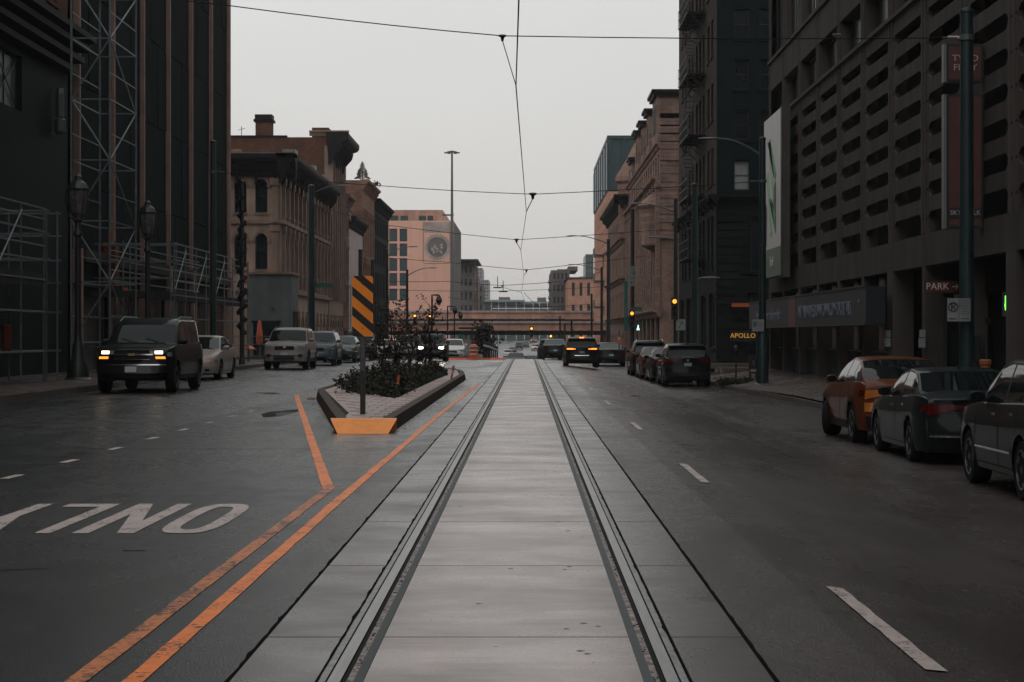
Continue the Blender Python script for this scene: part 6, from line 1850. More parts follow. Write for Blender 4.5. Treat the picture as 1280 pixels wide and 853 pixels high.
# big near pole
o = pole('trolley_pole', 'thick dark green trolley wire pole standing in front of the garage at the right', 7.42+.75, 36.3, -.2, 7.75, .148)
clamp(o, 0, 7.28, .12, -1)
q = MB(); q.tube([(-.35,0,7.28),(-.12,0,7.28)], .035, 6); q.build('insulator', M_white, o)
M_sgn = mat('sign_white', (.20,.21,.21), .45, var=.15, scale=4, col2=(.1,.11,.11)); M_sgng = mat('sign_green_text', (.03,.10,.085), .5, var=0); M_sgnk = mat('sign_black', (.015,.015,.016), .5, var=0)
so = thing('parking_sign', 'pair of white no parking signs with black and green print on the near green pole', 'sign', (PX(1184,36.0), 36.0, PZ(402,36.0)))
w = 14.5*36.0/F; h = 29*36.0/F
signbox(so, 'sign_plate', 0, w-.004, 0, h, 0, M_sgn); signbox(so, 'sign_plate', w+.004, 2*w, 0, h, 0, M_sgn)
q = MB(); n = 24
for i in range(n):
    a, b = 2*PI*i/n, 2*PI*(i+1)/n; c0, r0, r1 = (w/2, h*.62), w*.34, w*.43
    q.prism([(c0[0]+r0*math.cos(a),c0[1]+r0*math.sin(a)),(c0[0]+r1*math.cos(a),c0[1]+r1*math.sin(a)),(c0[0]+r1*math.cos(b),c0[1]+r1*math.sin(b)),(c0[0]+r0*math.cos(b),c0[1]+r0*math.sin(b))], -.018,-.013,'y')
q.prism([(w*.22,h*.76),(w*.27,h*.80),(w*.78,h*.48),(w*.73,h*.44)], -.0195,-.0135,'y'); q.build('no_symbol', M_sgnk, so)
text_part('lettering', 'P', .20, M_sgnk, so, (w/2,-.016,h*.62), ext=.002)
for i, t_ in enumerate(('NO PARKING','6 AM - 8 AM','EXCEPT SUN','2 HOUR','PARKING','8 AM - 6 PM')): text_part('lettering', t_, .036, M_sgng, so, (w*1.5,-.016,h*(.90-.115*i)), ext=.001)
q = MB(); q.box(w*.2,w*.8,-.017,-.013,h*.10,h*.13); q.box(w*1.2,w*1.8,-.017,-.013,h*.10,h*.13); q.prism([(w*.12,h*.115),(w*.24,h*.15),(w*.24,h*.08)],-.017,-.013,'y'); q.prism([(w*1.88,h*.115),(w*1.76,h*.15),(w*1.76,h*.08)],-.017,-.013,'y'); q.build('arrows', M_sgnk, so)
q = MB(); q.box(w*.6,w*1.6,.0,.03,h*.3,h*.36); q.box(w*.6,w*1.6,.0,.03,h*.8,h*.86); q.build('sign_bracket', M_galv, so)
# cobra lamp pole at right
def cobra(o, side, r, z, reach, rise, m=M_galv, y=0):
    """curved arm with a flat lamp head; side -1 towards the left"""
    q = MB(); pts = []
    for i in range(11):
        t = i/10; pts.append((side*reach*t, y, z + rise*math.sin(t*PI/2)))
    q.tube(pts, .045, 7, r1=.028); a = q.build('lamp_arm', m, o, True)
    q = MB(); x = side*reach; zz = z+rise
    ring = []
    prof = [(0,.05,.03),(.12,.09,.05),(.35,.15,.06),(.62,.12,.05),(.78,.04,.02)]
    vs = []; fs = []
    for d, w_, h_ in prof:
        for j in range(8):
            t = 2*PI*j/8; vs.append((x+side*d, y+w_*math.cos(t), zz+h_*math.sin(t)*(1 if math.sin(t) > 0 else .6)))
    for i in range(4):
        for j in range(8): fs.append((i*8+j,i*8+(j+1)%8,(i+1)*8+(j+1)%8,(i+1)*8+j))
    fs += [tuple(range(8)), tuple(range(32,40))]
    q.add(vs, fs); q.build('lamp_head', m, o, True)
o = pole('street_lamp', 'tall street lamp with long curved arm before the white leaf banner', 8.46, 70.0, -.22, 8.8, .142, M_pole, 'street lamp')
cobra(o, -1, .1, 8.20, 1.5, .62)
q = MB(); q.lathe([(.22,0),(.22,1.8),(.15,2.0)], n=12); q.build('pole_skirt', M_pole, o, True)
clamp(o, 0, 7.3, .12, -1)
so = thing('parking_sign', 'small white no parking sign on the street lamp before the garage', 'sign', (PX(940,69.7), 69.7, PZ(414.5,69.7)))
w = 15*69.7/F; h = 15*69.7/F; signbox(so, 'sign_plate', 0, w, 0, h, 0, M_sgn)
q = MB(); n = 16
for i in range(n):
    a, b = 2*PI*i/n, 2*PI*(i+1)/n; c0, r0, r1 = (w*.72, h*.6), .055, .075
    q.prism([(c0[0]+r0*math.cos(a),c0[1]+r0*math.sin(a)),(c0[0]+r1*math.cos(a),c0[1]+r1*math.sin(a)),(c0[0]+r1*math.cos(b),c0[1]+r1*math.sin(b)),(c0[0]+r0*math.cos(b),c0[1]+r0*math.sin(b))], -.018,-.013,'y')
q.build('no_symbol', mat('sign_dark_red', (.16,.03,.03), .5, var=0), so); q = MB(); q.box(w*.1,w*.4,-.016,-.013,h*.4,h*.8); q.build('green_print', M_sgng, so)
# sandwich box, meter, planters near lamp
o = thing('news_box', 'dark newspaper box with a white numeral 5 panel beside the street lamp', 'news box', (PX(937,74), 74, -.12))
MB().box(0,.30,0,.3,.25,.95).build('box_body', M_black, o); q = MB(); q.box(.02,.06,.02,.06,0,.25).box(.24,.28,.02,.06,0,.25).box(.02,.06,.24,.28,0,.25).box(.24,.28,.24,.28,0,.25); q.build('box_legs', M_black, o)
MB().box(.03,.27,-.01,-.002,.32,.42).build('label_strip', M_sgn, o); text_part('lettering', '5', .22, M_sgn, o, (.15,-.008,.66))
o = thing('parking_meter', 'thin parking meter between the parked black SUV and the news box', 'parking meter', (PX(920,71.5), 71.5, -.2)); q = MB(); q.tube([(0,0,0),(0,0,1.05)], .03, 8); q.build('meter_post', M_black, o, True); q = MB(); q.lathe([(.05,1.05),(.09,1.12),(.1,1.3),(.07,1.38),(.02,1.42)], n=10); q.build('meter_head', M_black, o, True)
# dark pole 872 with fixture
o = pole('utility_pole', 'dark slim pole with a small bracket in front of the black stone corner', 7.55, 87.5, -.3, 8.6, .155, M_pole)
cobra(o, 1, .1, 4.3, .35, .15)
# pole at 845 with signal
D = 103.0; x = PX(844.5, D)
o = pole('signal_pole', 'dark pole with an amber traffic light beside the black office block', x, D, -.15, PZ(250,D)+.15, .125, M_black, 'traffic light pole')
cobra(o, -1, .1, PZ(262,D), 1.75, .45); cobra(o, -1, .1, PZ(296,D), .8, .12)
def signal(name, label, px, py, D, lit, m_on, extra=None, back=False):
    x, z = PX(px, D), PZ(py, D)
    o = thing(name, label, 'traffic light', (x, D, z))
    MB().box(-.17,.17,0,.28,-.95+.32*lit,.22+.32*lit).build('signal_housing', M_black, o)
    for k in range(3):
        zz = .32*lit - .32*k
        q = MB(); nn = 14
        q.lathe([(.115,-.012),(.115,.0),(.01,.0)], cx=0, cy=zz, n=nn, ax='y'); 
        q.build('signal_lens', m_on if k == lit else M_glassd, o)
        q = MB(); vs = []; fs = []
        for i in range(9):
            a = PI*(.0 + i/8); vs += [(.14*math.cos(a),0,zz+.14*math.sin(a)),(.14*math.cos(a),-.2,zz+.14*math.sin(a)-.02)]
        for i in range(8): fs.append((2*i,2*i+1,2*i+3,2*i+2))
        q.add(vs, fs); q.build('visor', M_black, o)
    MB().box(-.04,.04,.28,.5,-.2,-.1).build('signal_bracket', M_black, o)
    return o
E_sig = lamp('signal_amber', (1,.40,.04), 1.9)
signal('traffic_light', 'traffic light glowing amber on the pole before the black office block', 843.3, 377, 102.6, 0, E_sig)
signal('traffic_light', 'traffic light glowing amber below the route number signs', 790, 392, 127.6, 0, E_sig)
signal('traffic_light', 'amber traffic light hanging over the street below the viaduct', 664.5, 411, 205, 0, lamp('signal_amber_far', (1,.42,.06), 3))
signal('traffic_light', 'amber traffic light right of centre above the queue of cars', 688.5, 420.5, 205, 0, MATS['signal_amber_far'])
signal('traffic_light', 'left one of two small street lamp glows before the viaduct, modelled as an amber traffic light', 518.5, 395, 205, 0, MATS['signal_amber_far'])  # this and the next stand in for distant street lamp glows
signal('traffic_light', 'right one of two small street lamp glows before the viaduct, modelled as an amber traffic light', 537, 395.5, 205, 0, MATS['signal_amber_far'])
signal('traffic_light', 'amber traffic light behind the median trees', 550, 421.5, 160, 0, MATS['signal_amber'])
so = thing('lane_sign', 'white turn sign on the pole beside the black office block', 'sign', (PX(845,102.7), 102.7, PZ(413,102.7)))
signbox(so, 'sign_plate', 0, .5, 0, .58, 0, M_sgn); q = MB(); q.prism([(.1,.1),(.18,.1),(.3,.34),(.38,.3),(.36,.48),(.2,.42),(.27,.38)], -.018, -.013, 'y'); q.build('arrow', M_sgng, so)
# pole 790 with route shields
D = 128.0; x = PX(790.5, D)
o = pole('signal_pole', 'dark lamp pole carrying the 18 and 32 route signs', x, D, zg(D), PZ(262,D)-zg(D), .14, M_black, 'traffic light pole')
cobra(o, -1, .1, PZ(262,D), 1.3, .4) if 0 else None
so = thing('route_signs', 'stack of small white route signs reading 18 and 32', 'sign', (PX(785.5,127.7), 127.7, PZ(358,127.7)))
p_ = 127.7/F
for a, b in ((0,8.5),(12,20.5)):
    signbox(so, 'sign_plate', 0, 9.6*p_, a*p_, b*p_, 0, M_sgn)
text_part('lettering', '32', 6.5*p_, M_sgnk, so, (4.8*p_,-.015,4.2*p_), ext=.002); text_part('lettering', '18', 7.5*p_, M_sgnk, so, (4.8*p_,-.015,16.2*p_), ext=.002)
signbox(so, 'small_plate', 0, 9.6*p_, 9*p_, 11.6*p_, 0, M_sgn); signbox(so, 'small_plate', 0, 9.6*p_, 21*p_, 25*p_, 0, M_sgn)
text_part('lettering', 'EAST', 2.8*p_, M_sgnk, so, (4.8*p_,-.015,23*p_), ext=.002); text_part('lettering', 'SOUTH', 2.2*p_, M_sgnk, so, (4.8*p_,-.015,10.3*p_), ext=.002)
M_sg = mat('street_sign_green', (.012,.10,.085), .5, var=.1)
def street_sign(px, py, D, w, label):
    o = thing('street_name_sign', label, 'street sign', (PX(px,D), D, PZ(py,D))); MB().box(-w/2,w/2,-.015,.015,-.12,.12).build('sign_blade', M_sg, o); MB().box(-.03,.03,-.02,.02,.12,.2).build('bracket', M_galv, o); return o
street_sign(795, 386.5, 127.5, .75, 'green street name sign above the amber light under the route signs')
street_sign(404, 357, 118, 1.1, 'dark green street name sign left of the striped marker')
street_sign(605, 413, 176, .8, 'teal sign hanging under the shelter roof')
# walk signal teal
o = thing('walk_signal', 'teal box with lit white walking figure right of the amber light', 'pedestrian signal', (PX(797.5,127.5), 127.5, PZ(410,127.5)))
MB().box(-.2,.2,0,.2,-.25,.3).build('signal_housing', M_sg, o); q = MB(); q.box(-.03,.05,-.012,-.002,-.06,.1).box(-.02,.04,-.012,-.003,.12,.18).box(-.08,-.03,-.012,-.004,-.16,-.04).box(.04,.09,-.012,-.004,-.16,-.04); q.build('walking_figure', lamp('walk_white', (.8,.95,1), 2.0), o)
# long teal blade banners
o = thing('street_banner', 'narrow teal vertical banner left of the route sign pole', 'banner', (PX(780.5,140), 140, PZ(414,140))); MB().box(0,.25,0,.05,0,62*140/F).build('banner_cloth', M_sg, o); MB().box(.2,.6,0,.04,1,1.05).build('banner_arm', M_black, o); text_part('lettering', 'DOWNTOWN', .16, M_sgn, o, (.1,-.01,1.5), (PI/2,PI/2,0), .003)
# right poles further
for px, D, yt, r, lb in ((760.5,150,300,.16,'dark pole in front of the orange apartment building'),(752,185,335,.14,'farther dark pole with a lamp arm by the orange building'),(739.5,205,368,.13,'thin pole right of the viaduct mouth'),(714.5,190,400,.12,'short pole left of the driving black SUV roof'),(706,200,405,.11,'another thin pole under the viaduct on the right')):
    x = PX(px, D); o = pole('utility_pole', lb, x, D, zg(D), PZ(yt,D)-zg(D), r, M_pole)
    if px in (760.5, 752): cobra(o, -1, .1, PZ(yt,D)-zg(D)-.3, 2.4, .6)
for px, D, yt in ((700,200,396),):
    o = pole('utility_pole', 'thin dark lamp pole before the viaduct left of the driving SUV', PX(px,D), D, zg(D), PZ(yt,D)-zg(D), .1, M_black); cobra(o, -1, .1, PZ(yt,D)-zg(D)-.1, .9, .1)
# left poles ----------------------------------------------------------
o = pole('street_lamp', 'thick dark pole with curved lamp arm in front of the tan building', PX(389,117), 117, .1, PZ(233,117)-.1, .24, M_pole, 'street lamp', r1=.19)
cobra(o, 1, .1, PZ(243,117)-.1, 1.55, .5)
o = pole('trolley_pole', 'teal trolley wire pole in front of the finned black building', PX(266.5,81), 81, .13, PZ(178,81)-.13, .15, M_pole); clamp(o, 0, PZ(215,81)-.13, .12, 1)
for px, D, yt, lb in ((450.5,150,313,'dark pole rising directly behind the striped marker'),(466,170,325,'shorter dark pole right of the one behind the striped marker')):
    pole('utility_pole', lb, PX(px,D), D, zg(D), PZ(yt,D)-zg(D), .19, M_black)
for px, D, yt, arm, lb in ((484,150,312,1.6,'lamp pole with long arm at the left edge of the salmon mural building'),(509,175,338,1.9,'lamp pole with arm before the salmon building wall')):
    o = pole('street_lamp', lb, PX(px,D), D, zg(D), PZ(yt,D)-zg(D), .13, M_black, 'street lamp'); cobra(o, 1, .1, PZ(yt,D)-zg(D)-.5, arm, .7)
def hook_lamp(px, D, yt, label, side=1, reach=.5):
    o = thing('harp_lamp', label, 'street lamp', (PX(px,D), D, zg(D))); H = PZ(yt,D)-zg(D)
    q = MB(); q.tube([(0,0,0),(0,0,H-.3),(0,0,H),(side*reach*.5,0,H),(side*reach,0,H)], .06, 7); q.build('lamp_post', M_black, o, True)
    q = MB(); q.lathe([(.05,H+.02),(.12,H-.1),(.22,H-.35),(.20,H-.4),(.1,H-.62),(.02,H-.66)], cx=side*reach, n=10); q.build('lamp_shade', M_black, o, True)
hook_lamp(540, 128, 369, 'dark lamp post with hanging shade above the median tree', 1, .45)
hook_lamp(559.5, 160, 383, 'dark post with short right arm left of the tall mast', 1, .6)
hook_lamp(568, 175, 390, 'curved dark lamp post right of the tall mast', 1, .55)
# ornate twin of lanterns at the left kerb
def lantern(px, D, ytop, label):
    x = PX(px, D); H = PZ(ytop, D)-.13
    o = thing('lantern_lamp', label, 'street lamp', (x, D, .13), 0, 'old style lantern lamps on the left kerb')
    q = MB(); q.lathe([(.42,0),(.42,.12),(.34,.2),(.30,.55),(.20,.75),(.17,1.1),(.13,1.2),(.10,1.5),(.085,H-1.9),(.14,H-1.85),(.14,H-1.78),(.09,H-1.7),(.10,H-1.45),(.18,H-1.38)], n=14); q.build('lamp_post', M_black, o, True)
    q = MB()
    for s_ in (-1,1): q.tube([(s_*.02,0,H-1.45),(s_*.30,0,H-1.25),(s_*.36,0,H-.8),(s_*.34,0,H-.45),(s_*.2,0,H-.28)], .022, 6)
    q.build('lamp_yoke', M_black, o, True)
    q = MB(); q.lathe([(.12,H-1.34),(.20,H-1.2),(.285,H-.78),(.29,H-.5)], n=8); q.build('lamp_glass', mat('lantern_glass', (.10,.095,.09), .25, var=.4, scale=6, coords='obj', col2=(.03,.03,.03)), o)
    q = MB()
    for k in range(8):
        a = 2*PI*k/8; c, d = math.cos(a), math.sin(a); q.tube([(.125*c,.125*d,H-1.34),(.205*c,.205*d,H-1.2),(.292*c,.292*d,H-.78),(.297*c,.297*d,H-.5)], .012, 4)
    q.lathe([(.31,H-.5),(.33,H-.46),(.25,H-.3),(.12,H-.2),(.10,H-.12),(.13,H-.1),(.04,H-.03),(.015,H)], n=12); q.build('lamp_cap', M_black, o)
    return o
lantern(97.5, 58.5, 217, 'old style lantern lamp farthest left, in front of the scaffold tower')
lantern(184.5, 70.5, 250, 'old style lantern lamp right of the first, rising behind the large black SUV')
# dark ornament pole at 303
o = pole('street_lamp', 'dark ornamented pole wrapped in garlands before the arched windows of the tan building', PX(302.5,90), 90, .13, PZ(228,90)-.13, .11, M_black, 'street lamp')
q = MB(); r = random.Random(3)
for i in range(90):
    z = 1.5 + (PZ(235,90)-2)*i/90; a = i*.7; R = .13+.07*r.random()
    x_, y_ = R*math.cos(a), R*math.sin(a); s_ = .06+.06*r.random()
    q.add([(x_-s_,y_,z),(x_+s_,y_,z+.03),(x_,y_,z+s_*1.6),(x_,y_+.05,z-.05)], [(0,1,2),(0,1,3)])
g_ = q.build('garland', mat('garland', (.02,.024,.022), .8, var=.2), o); g_['kind'] = 'stuff'
# hanging lit sign bits at deck end
o = thing('shop_sign', 'small red and white shop sign at the right end of the scaffold deck', 'sign', (PX(300,93), 93, PZ(354,93)))
MB().box(0,.35,0,.1,0,.85).build('sign_box', mat('sign_red', (.4,.07,.03), .5, var=.3, scale=5, coords='obj', col2=(.1,.05,.04)), o)
for k in range(3): MB().box(.03,.32,-.02,-.002,.1+k*.26,.22+k*.26).build('pale_stripe', M_txtw, o)
# tall mast with ring
D = 320.0; zb_ = zg(D)
o = thing('high_mast', 'very tall thin grey mast topped by a ring of lights beside the mural building', 'light mast', (PX(565,D), D, zb_))
H = PZ(190,D)-zb_; q = MB(); q.tube([(0,0,0),(0,0,H)], .42, 8, r1=.16); q.build('mast_shaft', M_galv, o, True)
q = MB(); q.lathe([(.3,H-.1),(.8,H-.05),(.8,H+.05),(.15,H+.2)], n=12)
for k in range(6):
    a = PI*k/3; q.box(1.0*math.cos(a)-.25,1.0*math.cos(a)+.25,1.0*math.sin(a)-.25,1.0*math.sin(a)+.25,H-.25,H-.05)
q.build('lamp_ring', C_farb, o); q = MB(); q.box(-1.6,.3,-.2,.2,PZ(270,D)-zb_,PZ(270,D)-zb_+.25).build('mast_arm', M_galv, o)
# shelter
D = 172.0; zb_ = zg(D)
o = thing('tram_shelter', 'flat roofed dark shelter on thin posts in front of the viaduct', 'shelter', (PX(600,D), D, zb_))
q = MB(lambda x,y,z: (x-PX(600,D), y, z-zb_)); q.box(PX(573,D),PX(613,D),0,5,PZ(411.5,D),PZ(409.3,D)); q.build('shelter_roof', M_black, o)
for px in (589,603.5,611): 
    q = MB(lambda x,y,z: (x-PX(600,D), y, z-zb_)); q.box(PX(px,D),PX(px+2,D),.4,.6,zb_,PZ(411.5,D)); q.build('shelter_post', M_black, o)
for i, (px, lb) in enumerate(((570.5,'teal panel post left in the shelter'),)):
    so = thing('info_panel', 'teal lit information panel beside the shelter', 'sign', (PX(576,D), D-.6, zb_)); MB().box(-.2,.25,0,.1,1.2,2.7).build('panel_face', M_sg, so); MB().box(-.03,.03,.02,.08,0,1.2).build('panel_post', M_black, so)
# fence posts 605-622
D = 150.0
for i in range(8):
    px = 605.5+i*2.3; d_ = 143+i*2.5
    o = thing('bollard', 'thin dark delineator post by the shelter, ' + ['leftmost of the row','second from the left','third from the left','fourth from the left','fourth from the right','third from the right','second from the right','rightmost of the row'][i], 'bollard', (PX(px,d_), d_, zg(d_)), 0, 'dark posts by the tram shelter'); q = MB(); q.lathe([(.07,0),(.06,.9),(.08,.95),(.08,1.3),(.03,1.38)], n=7); q.build('post_body', M_black, o)
    MB().lathe([(.085,1.0),(.085,1.15)], n=7).build('white_band', M_txtw, o)
# orange barrel
M_or = mat('barrel_orange', (.62,.11,.04), .5, var=.15, coords='obj'); M_bw = mat('barrel_white', (.5,.42,.38), .5, var=.1)
def barrel(px, D, label, s=1):
    o = thing('traffic_barrel', label, 'traffic barrel', (PX(px,D), D, zg(D)))
    q = MB(); q.lathe([(.42*s,0),(.42*s,.1*s),(.31*s,.12*s),(.30*s,.4*s),(.28*s,.42*s),(.275*s,.68*s),(.255*s,.70*s),(.25*s,.95*s),(.2*s,1.0*s),(.1*s,1.05*s)], n=16); q.build('barrel_body', M_or, o, True)
    for z0 in (.33,.60,.84): q = MB(); q.lathe([(.315*s,z0*s),(.30*s,(z0+.07)*s)], n=16); q.build('reflective_band', M_bw, o)
barrel(592, 133, 'orange striped traffic barrel at the street edge under the shelter roof', 1.0)
for px, D, w_, lb in ((583,131,3.2,'orange plastic kerb strip left of the barrel'),(607,131,2.6,'orange plastic kerb strip right of the barrel')):
    o = thing('orange_barrier', lb, 'barrier', (PX(px,D), D, zg(D))); MB().prism([(-.2,0),(.2,0),(.06,.14),(-.06,.14)], -w_/2, w_/2, 'x').build('barrier_strip', M_or, o)
# orange A-frame and pedestrian-like sign at 690 and 773
for px, D, s_, lb in ((691,165,1.0,'orange and white work sign left of the black SUV'),(774,120,.38,'orange pedestrian crossing marker on a pole right of the black SUV')):
    o = thing('work_sign', lb, 'sign', (PX(px,D), D, zg(D))); q = MB(); q.tube([(0,0,0),(0,0,1.9)], .04, 6); q.build('sign_post', M_galv, o); MB().box(-.35*s_,.35*s_,-.05,-.03,1.1,1.1+.95*s_).build('sign_plate', M_or, o); MB().box(-.2*s_,.1*s_,-.06,-.05,1.3,1.5).build('white_panel', M_bw, o)
# striped object marker on the median nose
sx_, sy_ = PX(453.5,33.9), 33.9
o = thing('object_marker', 'tall sign with slanting orange and black stripes on a post at the median nose', 'sign', (sx_, sy_, .20))
q = MB(); q.box(-.045,.045,-.022,-.016,0,1.5).box(-.045,-.035,-.016,.03,0,1.5).box(.035,.045,-.016,.03,0,1.5); q.build('sign_post', mat('post_dark', (.04,.04,.04), .4, .3, var=.3, scale=8), o)
zc_ = PZ(383,sy_)-.2; hw, hh = .18, .525
def rr(w_, h_, r, n=5): 
    out = []
    for cx0, cz0, a0 in ((w_-r,h_-r,0),(-w_+r,h_-r,90),(-w_+r,-h_+r,180),(w_-r,-h_+r,270)):
        for i in range(n+1):
            a = math.radians(a0+90*i/n); out.append((cx0+r*math.cos(a), cz0+r*math.sin(a)))
    return out
outl = rr(hw, hh, .05)
q = MB(); q.prism([(p[0],zc_+p[1]) for p in outl], -.03, -.026, 'y'); q.build('sign_plate', mat('marker_orange', (1.0,.285,.022), .4, var=.08, scale=4, coords='obj'), o)
# black stripes clipped to the plate
def clip(poly, outl):
    def cl(P_, a, b):
        out = []
        for i in range(len(P_)):
            p, q_ = P_[i], P_[(i+1) % len(P_)]
            sd_ = lambda v: (b[0]-a[0])*(v[1]-a[1])-(b[1]-a[1])*(v[0]-a[0])
            s1, s2 = sd_(p), sd_(q_)
            if s1 >= 0: out.append(p)
            if s1*s2 < 0: t = s1/(s1-s2); out.append((p[0]+(q_[0]-p[0])*t, p[1]+(q_[1]-p[1])*t))
        return out
    for i in range(len(outl)):
        poly = cl(poly, outl[i], outl[(i+1) % len(outl)])
        if len(poly) < 3: return []
    return poly
per = .345; sl = .86
for k in range(-3, 4):
    z0 = k*per - .005 + .01; a = .155
    st = [(-.3, z0+.3*sl), (.3, z0-.3*sl), (.3, z0-.3*sl+a), (-.3, z0+.3*sl+a)]
    st = [(p[0], p[1]+.03) for p in st]
    st = clip(st, outl)
    if st: q = MB(); q.prism([(p[0],zc_+p[1]) for p in st], -.033, -.0305, 'y'); q.build('black_stripe', mat('marker_black', (.016,.015,.016), .4, var=0), o)
q = MB()
for z0 in (.38,-.38): q.lathe([(.012,-.036),(.012,-.032),(.002,-.031)], cx=0, cy=zc_+z0, n=8, ax='y')
q.build('bolts', M_black, o)
MB().box(-.035,.035,-.026,.03,.75,1.5).build('sign_bracket', M_galv, o)
# small orange reflector in plants
for px, py, D, lb in ((564,474-9,62,'tilted orange and white reflector post in the median plants'),(494.5,478,46,'orange flower-like reflector in the front of the median plants')):
    o = thing('reflector', lb, 'reflector', (PX(px,D), D, .2)); q = MB(); q.tube([(0,0,0),(.08,0,.42)], .035, 6); q.build('stem', M_or, o); q = MB(); q.tube([(.028,0,.15),(.05,0,.26)], .038, 6); q.build('white_band', M_bw, o)

# closed orange umbrella + barricade + table on the left
o = thing('patio_umbrella', 'closed orange patio umbrella in front of the grey annex', 'umbrella', (PX(324.5,112), 112, .13))
q = MB(); q.lathe([(.02,2.35),(.10,2.2),(.17,1.6),(.20,1.15),(.14,.95),(.03,.9)], n=10); q.build('folded_canopy', M_or, o, True); MB().lathe([(.03,0),(.03,2.4)], n=8).build('umbrella_pole', M_galv, o); MB().lathe([(.25,0),(.25,.07)], n=12).build('umbrella_base', M_black, o)
o = thing('fence_panel', 'low metal railing before the grey annex', 'fence', (PX(306,110), 110, .13)); q = MB()
for z0 in (.3,.95,1.4): q.tube([(-.6,0,z0),(1.9,0,z0)], .02, 5)
for k in range(6): q.tube([(-.6+k*.5,0,0),(-.6+k*.5,0,1.4)], .02, 5)
q.build('railing', M_galv, o)
o = thing('cafe_table', 'small round cafe table with an orange cone on it by the left corner', 'table', (PX(311,101), 101, .13)); q = MB(); q.lathe([(.4,.72),(.4,.75)], n=16); q.build('table_top', M_galv, o); q = MB(); q.lathe([(.25,0),(.25,.03),(.03,.05),(.03,.72)], n=10); q.build('table_leg', M_black, o)
o = thing('orange_cone', 'flattened orange cone lying on the cafe table', 'cone', (PX(312,101), 101, .88)); MB().lathe([(.3,0),(.28,.04),(.08,.16),(.02,.18)], n=10).build('cone_body', M_or, o)
o = thing('scaffold_padding', 'dull orange padding sleeve on a scaffold post at the left photo edge', 'padding', (PX(8,52.6), 52.6, 1.05)); MB().lathe([(.10,0),(.13,.04),(.13,.78),(.10,.82)], n=12).build('padding_sleeve', mat('padding_orange', (.14,.035,.018), .7, var=.3, scale=5), o)

# ---------------------------------------------------------------- scaffolding
M_tube = mat('scaffold_tube', (.16,.185,.19), .4, .5, var=.25, scale=4); M_plank = mat('scaffold_deck', (.032,.032,.032), .8, var=.3, scale=3)
def scaffold(label, x, y0, y1, xin, zd, ztop, bay, ret=None):
    o = thing('scaffold_deck', label, 'scaffolding', (x, y0, .13))
    n = max(1, round((y1-y0)/bay)); L = y1-y0
    for i in range(n+1):
        y = L*i/n
        for xx in (0, xin-x):
            q = MB(); q.tube([(xx,y,0),(xx,y,(ztop if xx == 0 else zd+.1)-.13)], .03, 6); q.lathe([(.09,0),(.09,.02)], cx=xx, cy=y, n=8); q.build('standard', M_tube, o)
        q = MB(); q.tube([(0,y,zd-.2),(xin-x,y,zd-.2)], .03, 5); q.build('transom', M_tube, o)
    for z in (1.0, 2.1, zd-.2, zd+.35, zd+.75, zd+1.15, zd+1.5, ztop-.16):
        q = MB(); q.tube([(0,-.15,z),(0,L+.15,z)], .03, 5); q.build('ledger', M_tube, o)
        if z > 2: q = MB(); q.tube([(xin-x,-.15,z+.02),(xin-x,L+.15,z+.02)], .026, 5); q.build('ledger', M_tube, o)
    # deck boards
    nb_ = 5; w_ = (xin-x)/nb_
    for i in range(n):
        for k in range(nb_):
            q = MB(); a, b = sorted((w_*k+.01*(1 if w_ > 0 else -1), w_*(k+1)-.01*(1 if w_ > 0 else -1)))
            q.box(a, b, L*i/n+.02, L*(i+1)/n-.02, zd-.16, zd-.11); q.build('deck_board', M_plank, o)
    q = MB(); q.box(-.03,.0,0,L,zd-.40,zd-.02); q.build('toe_board', M_plank, o)
    q = MB()
    for i in range(0, n, 2): q.tube([(0.03,L*i/n,zd),(0.03,L*(i+1)/n,ztop-.35)], .022, 5)
    q.build('brace', M_tube, o)
    return o
scaffold('scaffold deck over the left sidewalk beside the finned building, running behind the lantern', -13.5, 75.3, 95.3, -15.9, 3.2, 5.15, 2.5)
scaffold('nearest scaffold deck cut by the left photo edge', -13.5, 40.0, 54.9, -15.9, 3.2, 5.15, 2.4)
def cross_scaffold(label, y, x0, x1, zs, ztop, bay):
    o = thing('scaffold', label, 'scaffolding', (x0, y, .13)); L = x1-x0; n = round(L/bay)
    for i in range(n+1):
        q = MB(); q.tube([(L*i/n,0,0),(L*i/n,0,ztop-.13)], .03, 6); q.build('standard', M_tube, o)
        q = MB(); q.tube([(L*i/n,1.3,0),(L*i/n,1.3,ztop-.13)], .03, 6); q.build('standard', M_tube, o)
    for z in zs:
        for yy in (0,1.3): q = MB(); q.tube([(-.1,yy,z),(L+.1,yy,z)], .028, 5); q.build('ledger', M_tube, o)
    q = MB(); q.box(0,L,.1,1.2,3.0,3.05).build('deck_board', M_plank, o)
    q = MB(); q.box(0,L,-.03,-.0,2.92,3.15).build('toe_board', M_plank, o)
cross_scaffold('scaffold frame facing us between the lantern lamp and the big black SUV', 75.0, -19.0, -13.6, (1.0,2.1,2.95,3.65,4.3,4.95), 5.2, 1.8)
cross_scaffold('scaffold frame facing us at the end of the nearest deck', 55.2, -16.3, -13.5, (1.0,2.1,2.95,3.6,4.3,4.95), 5.15, 1.4)
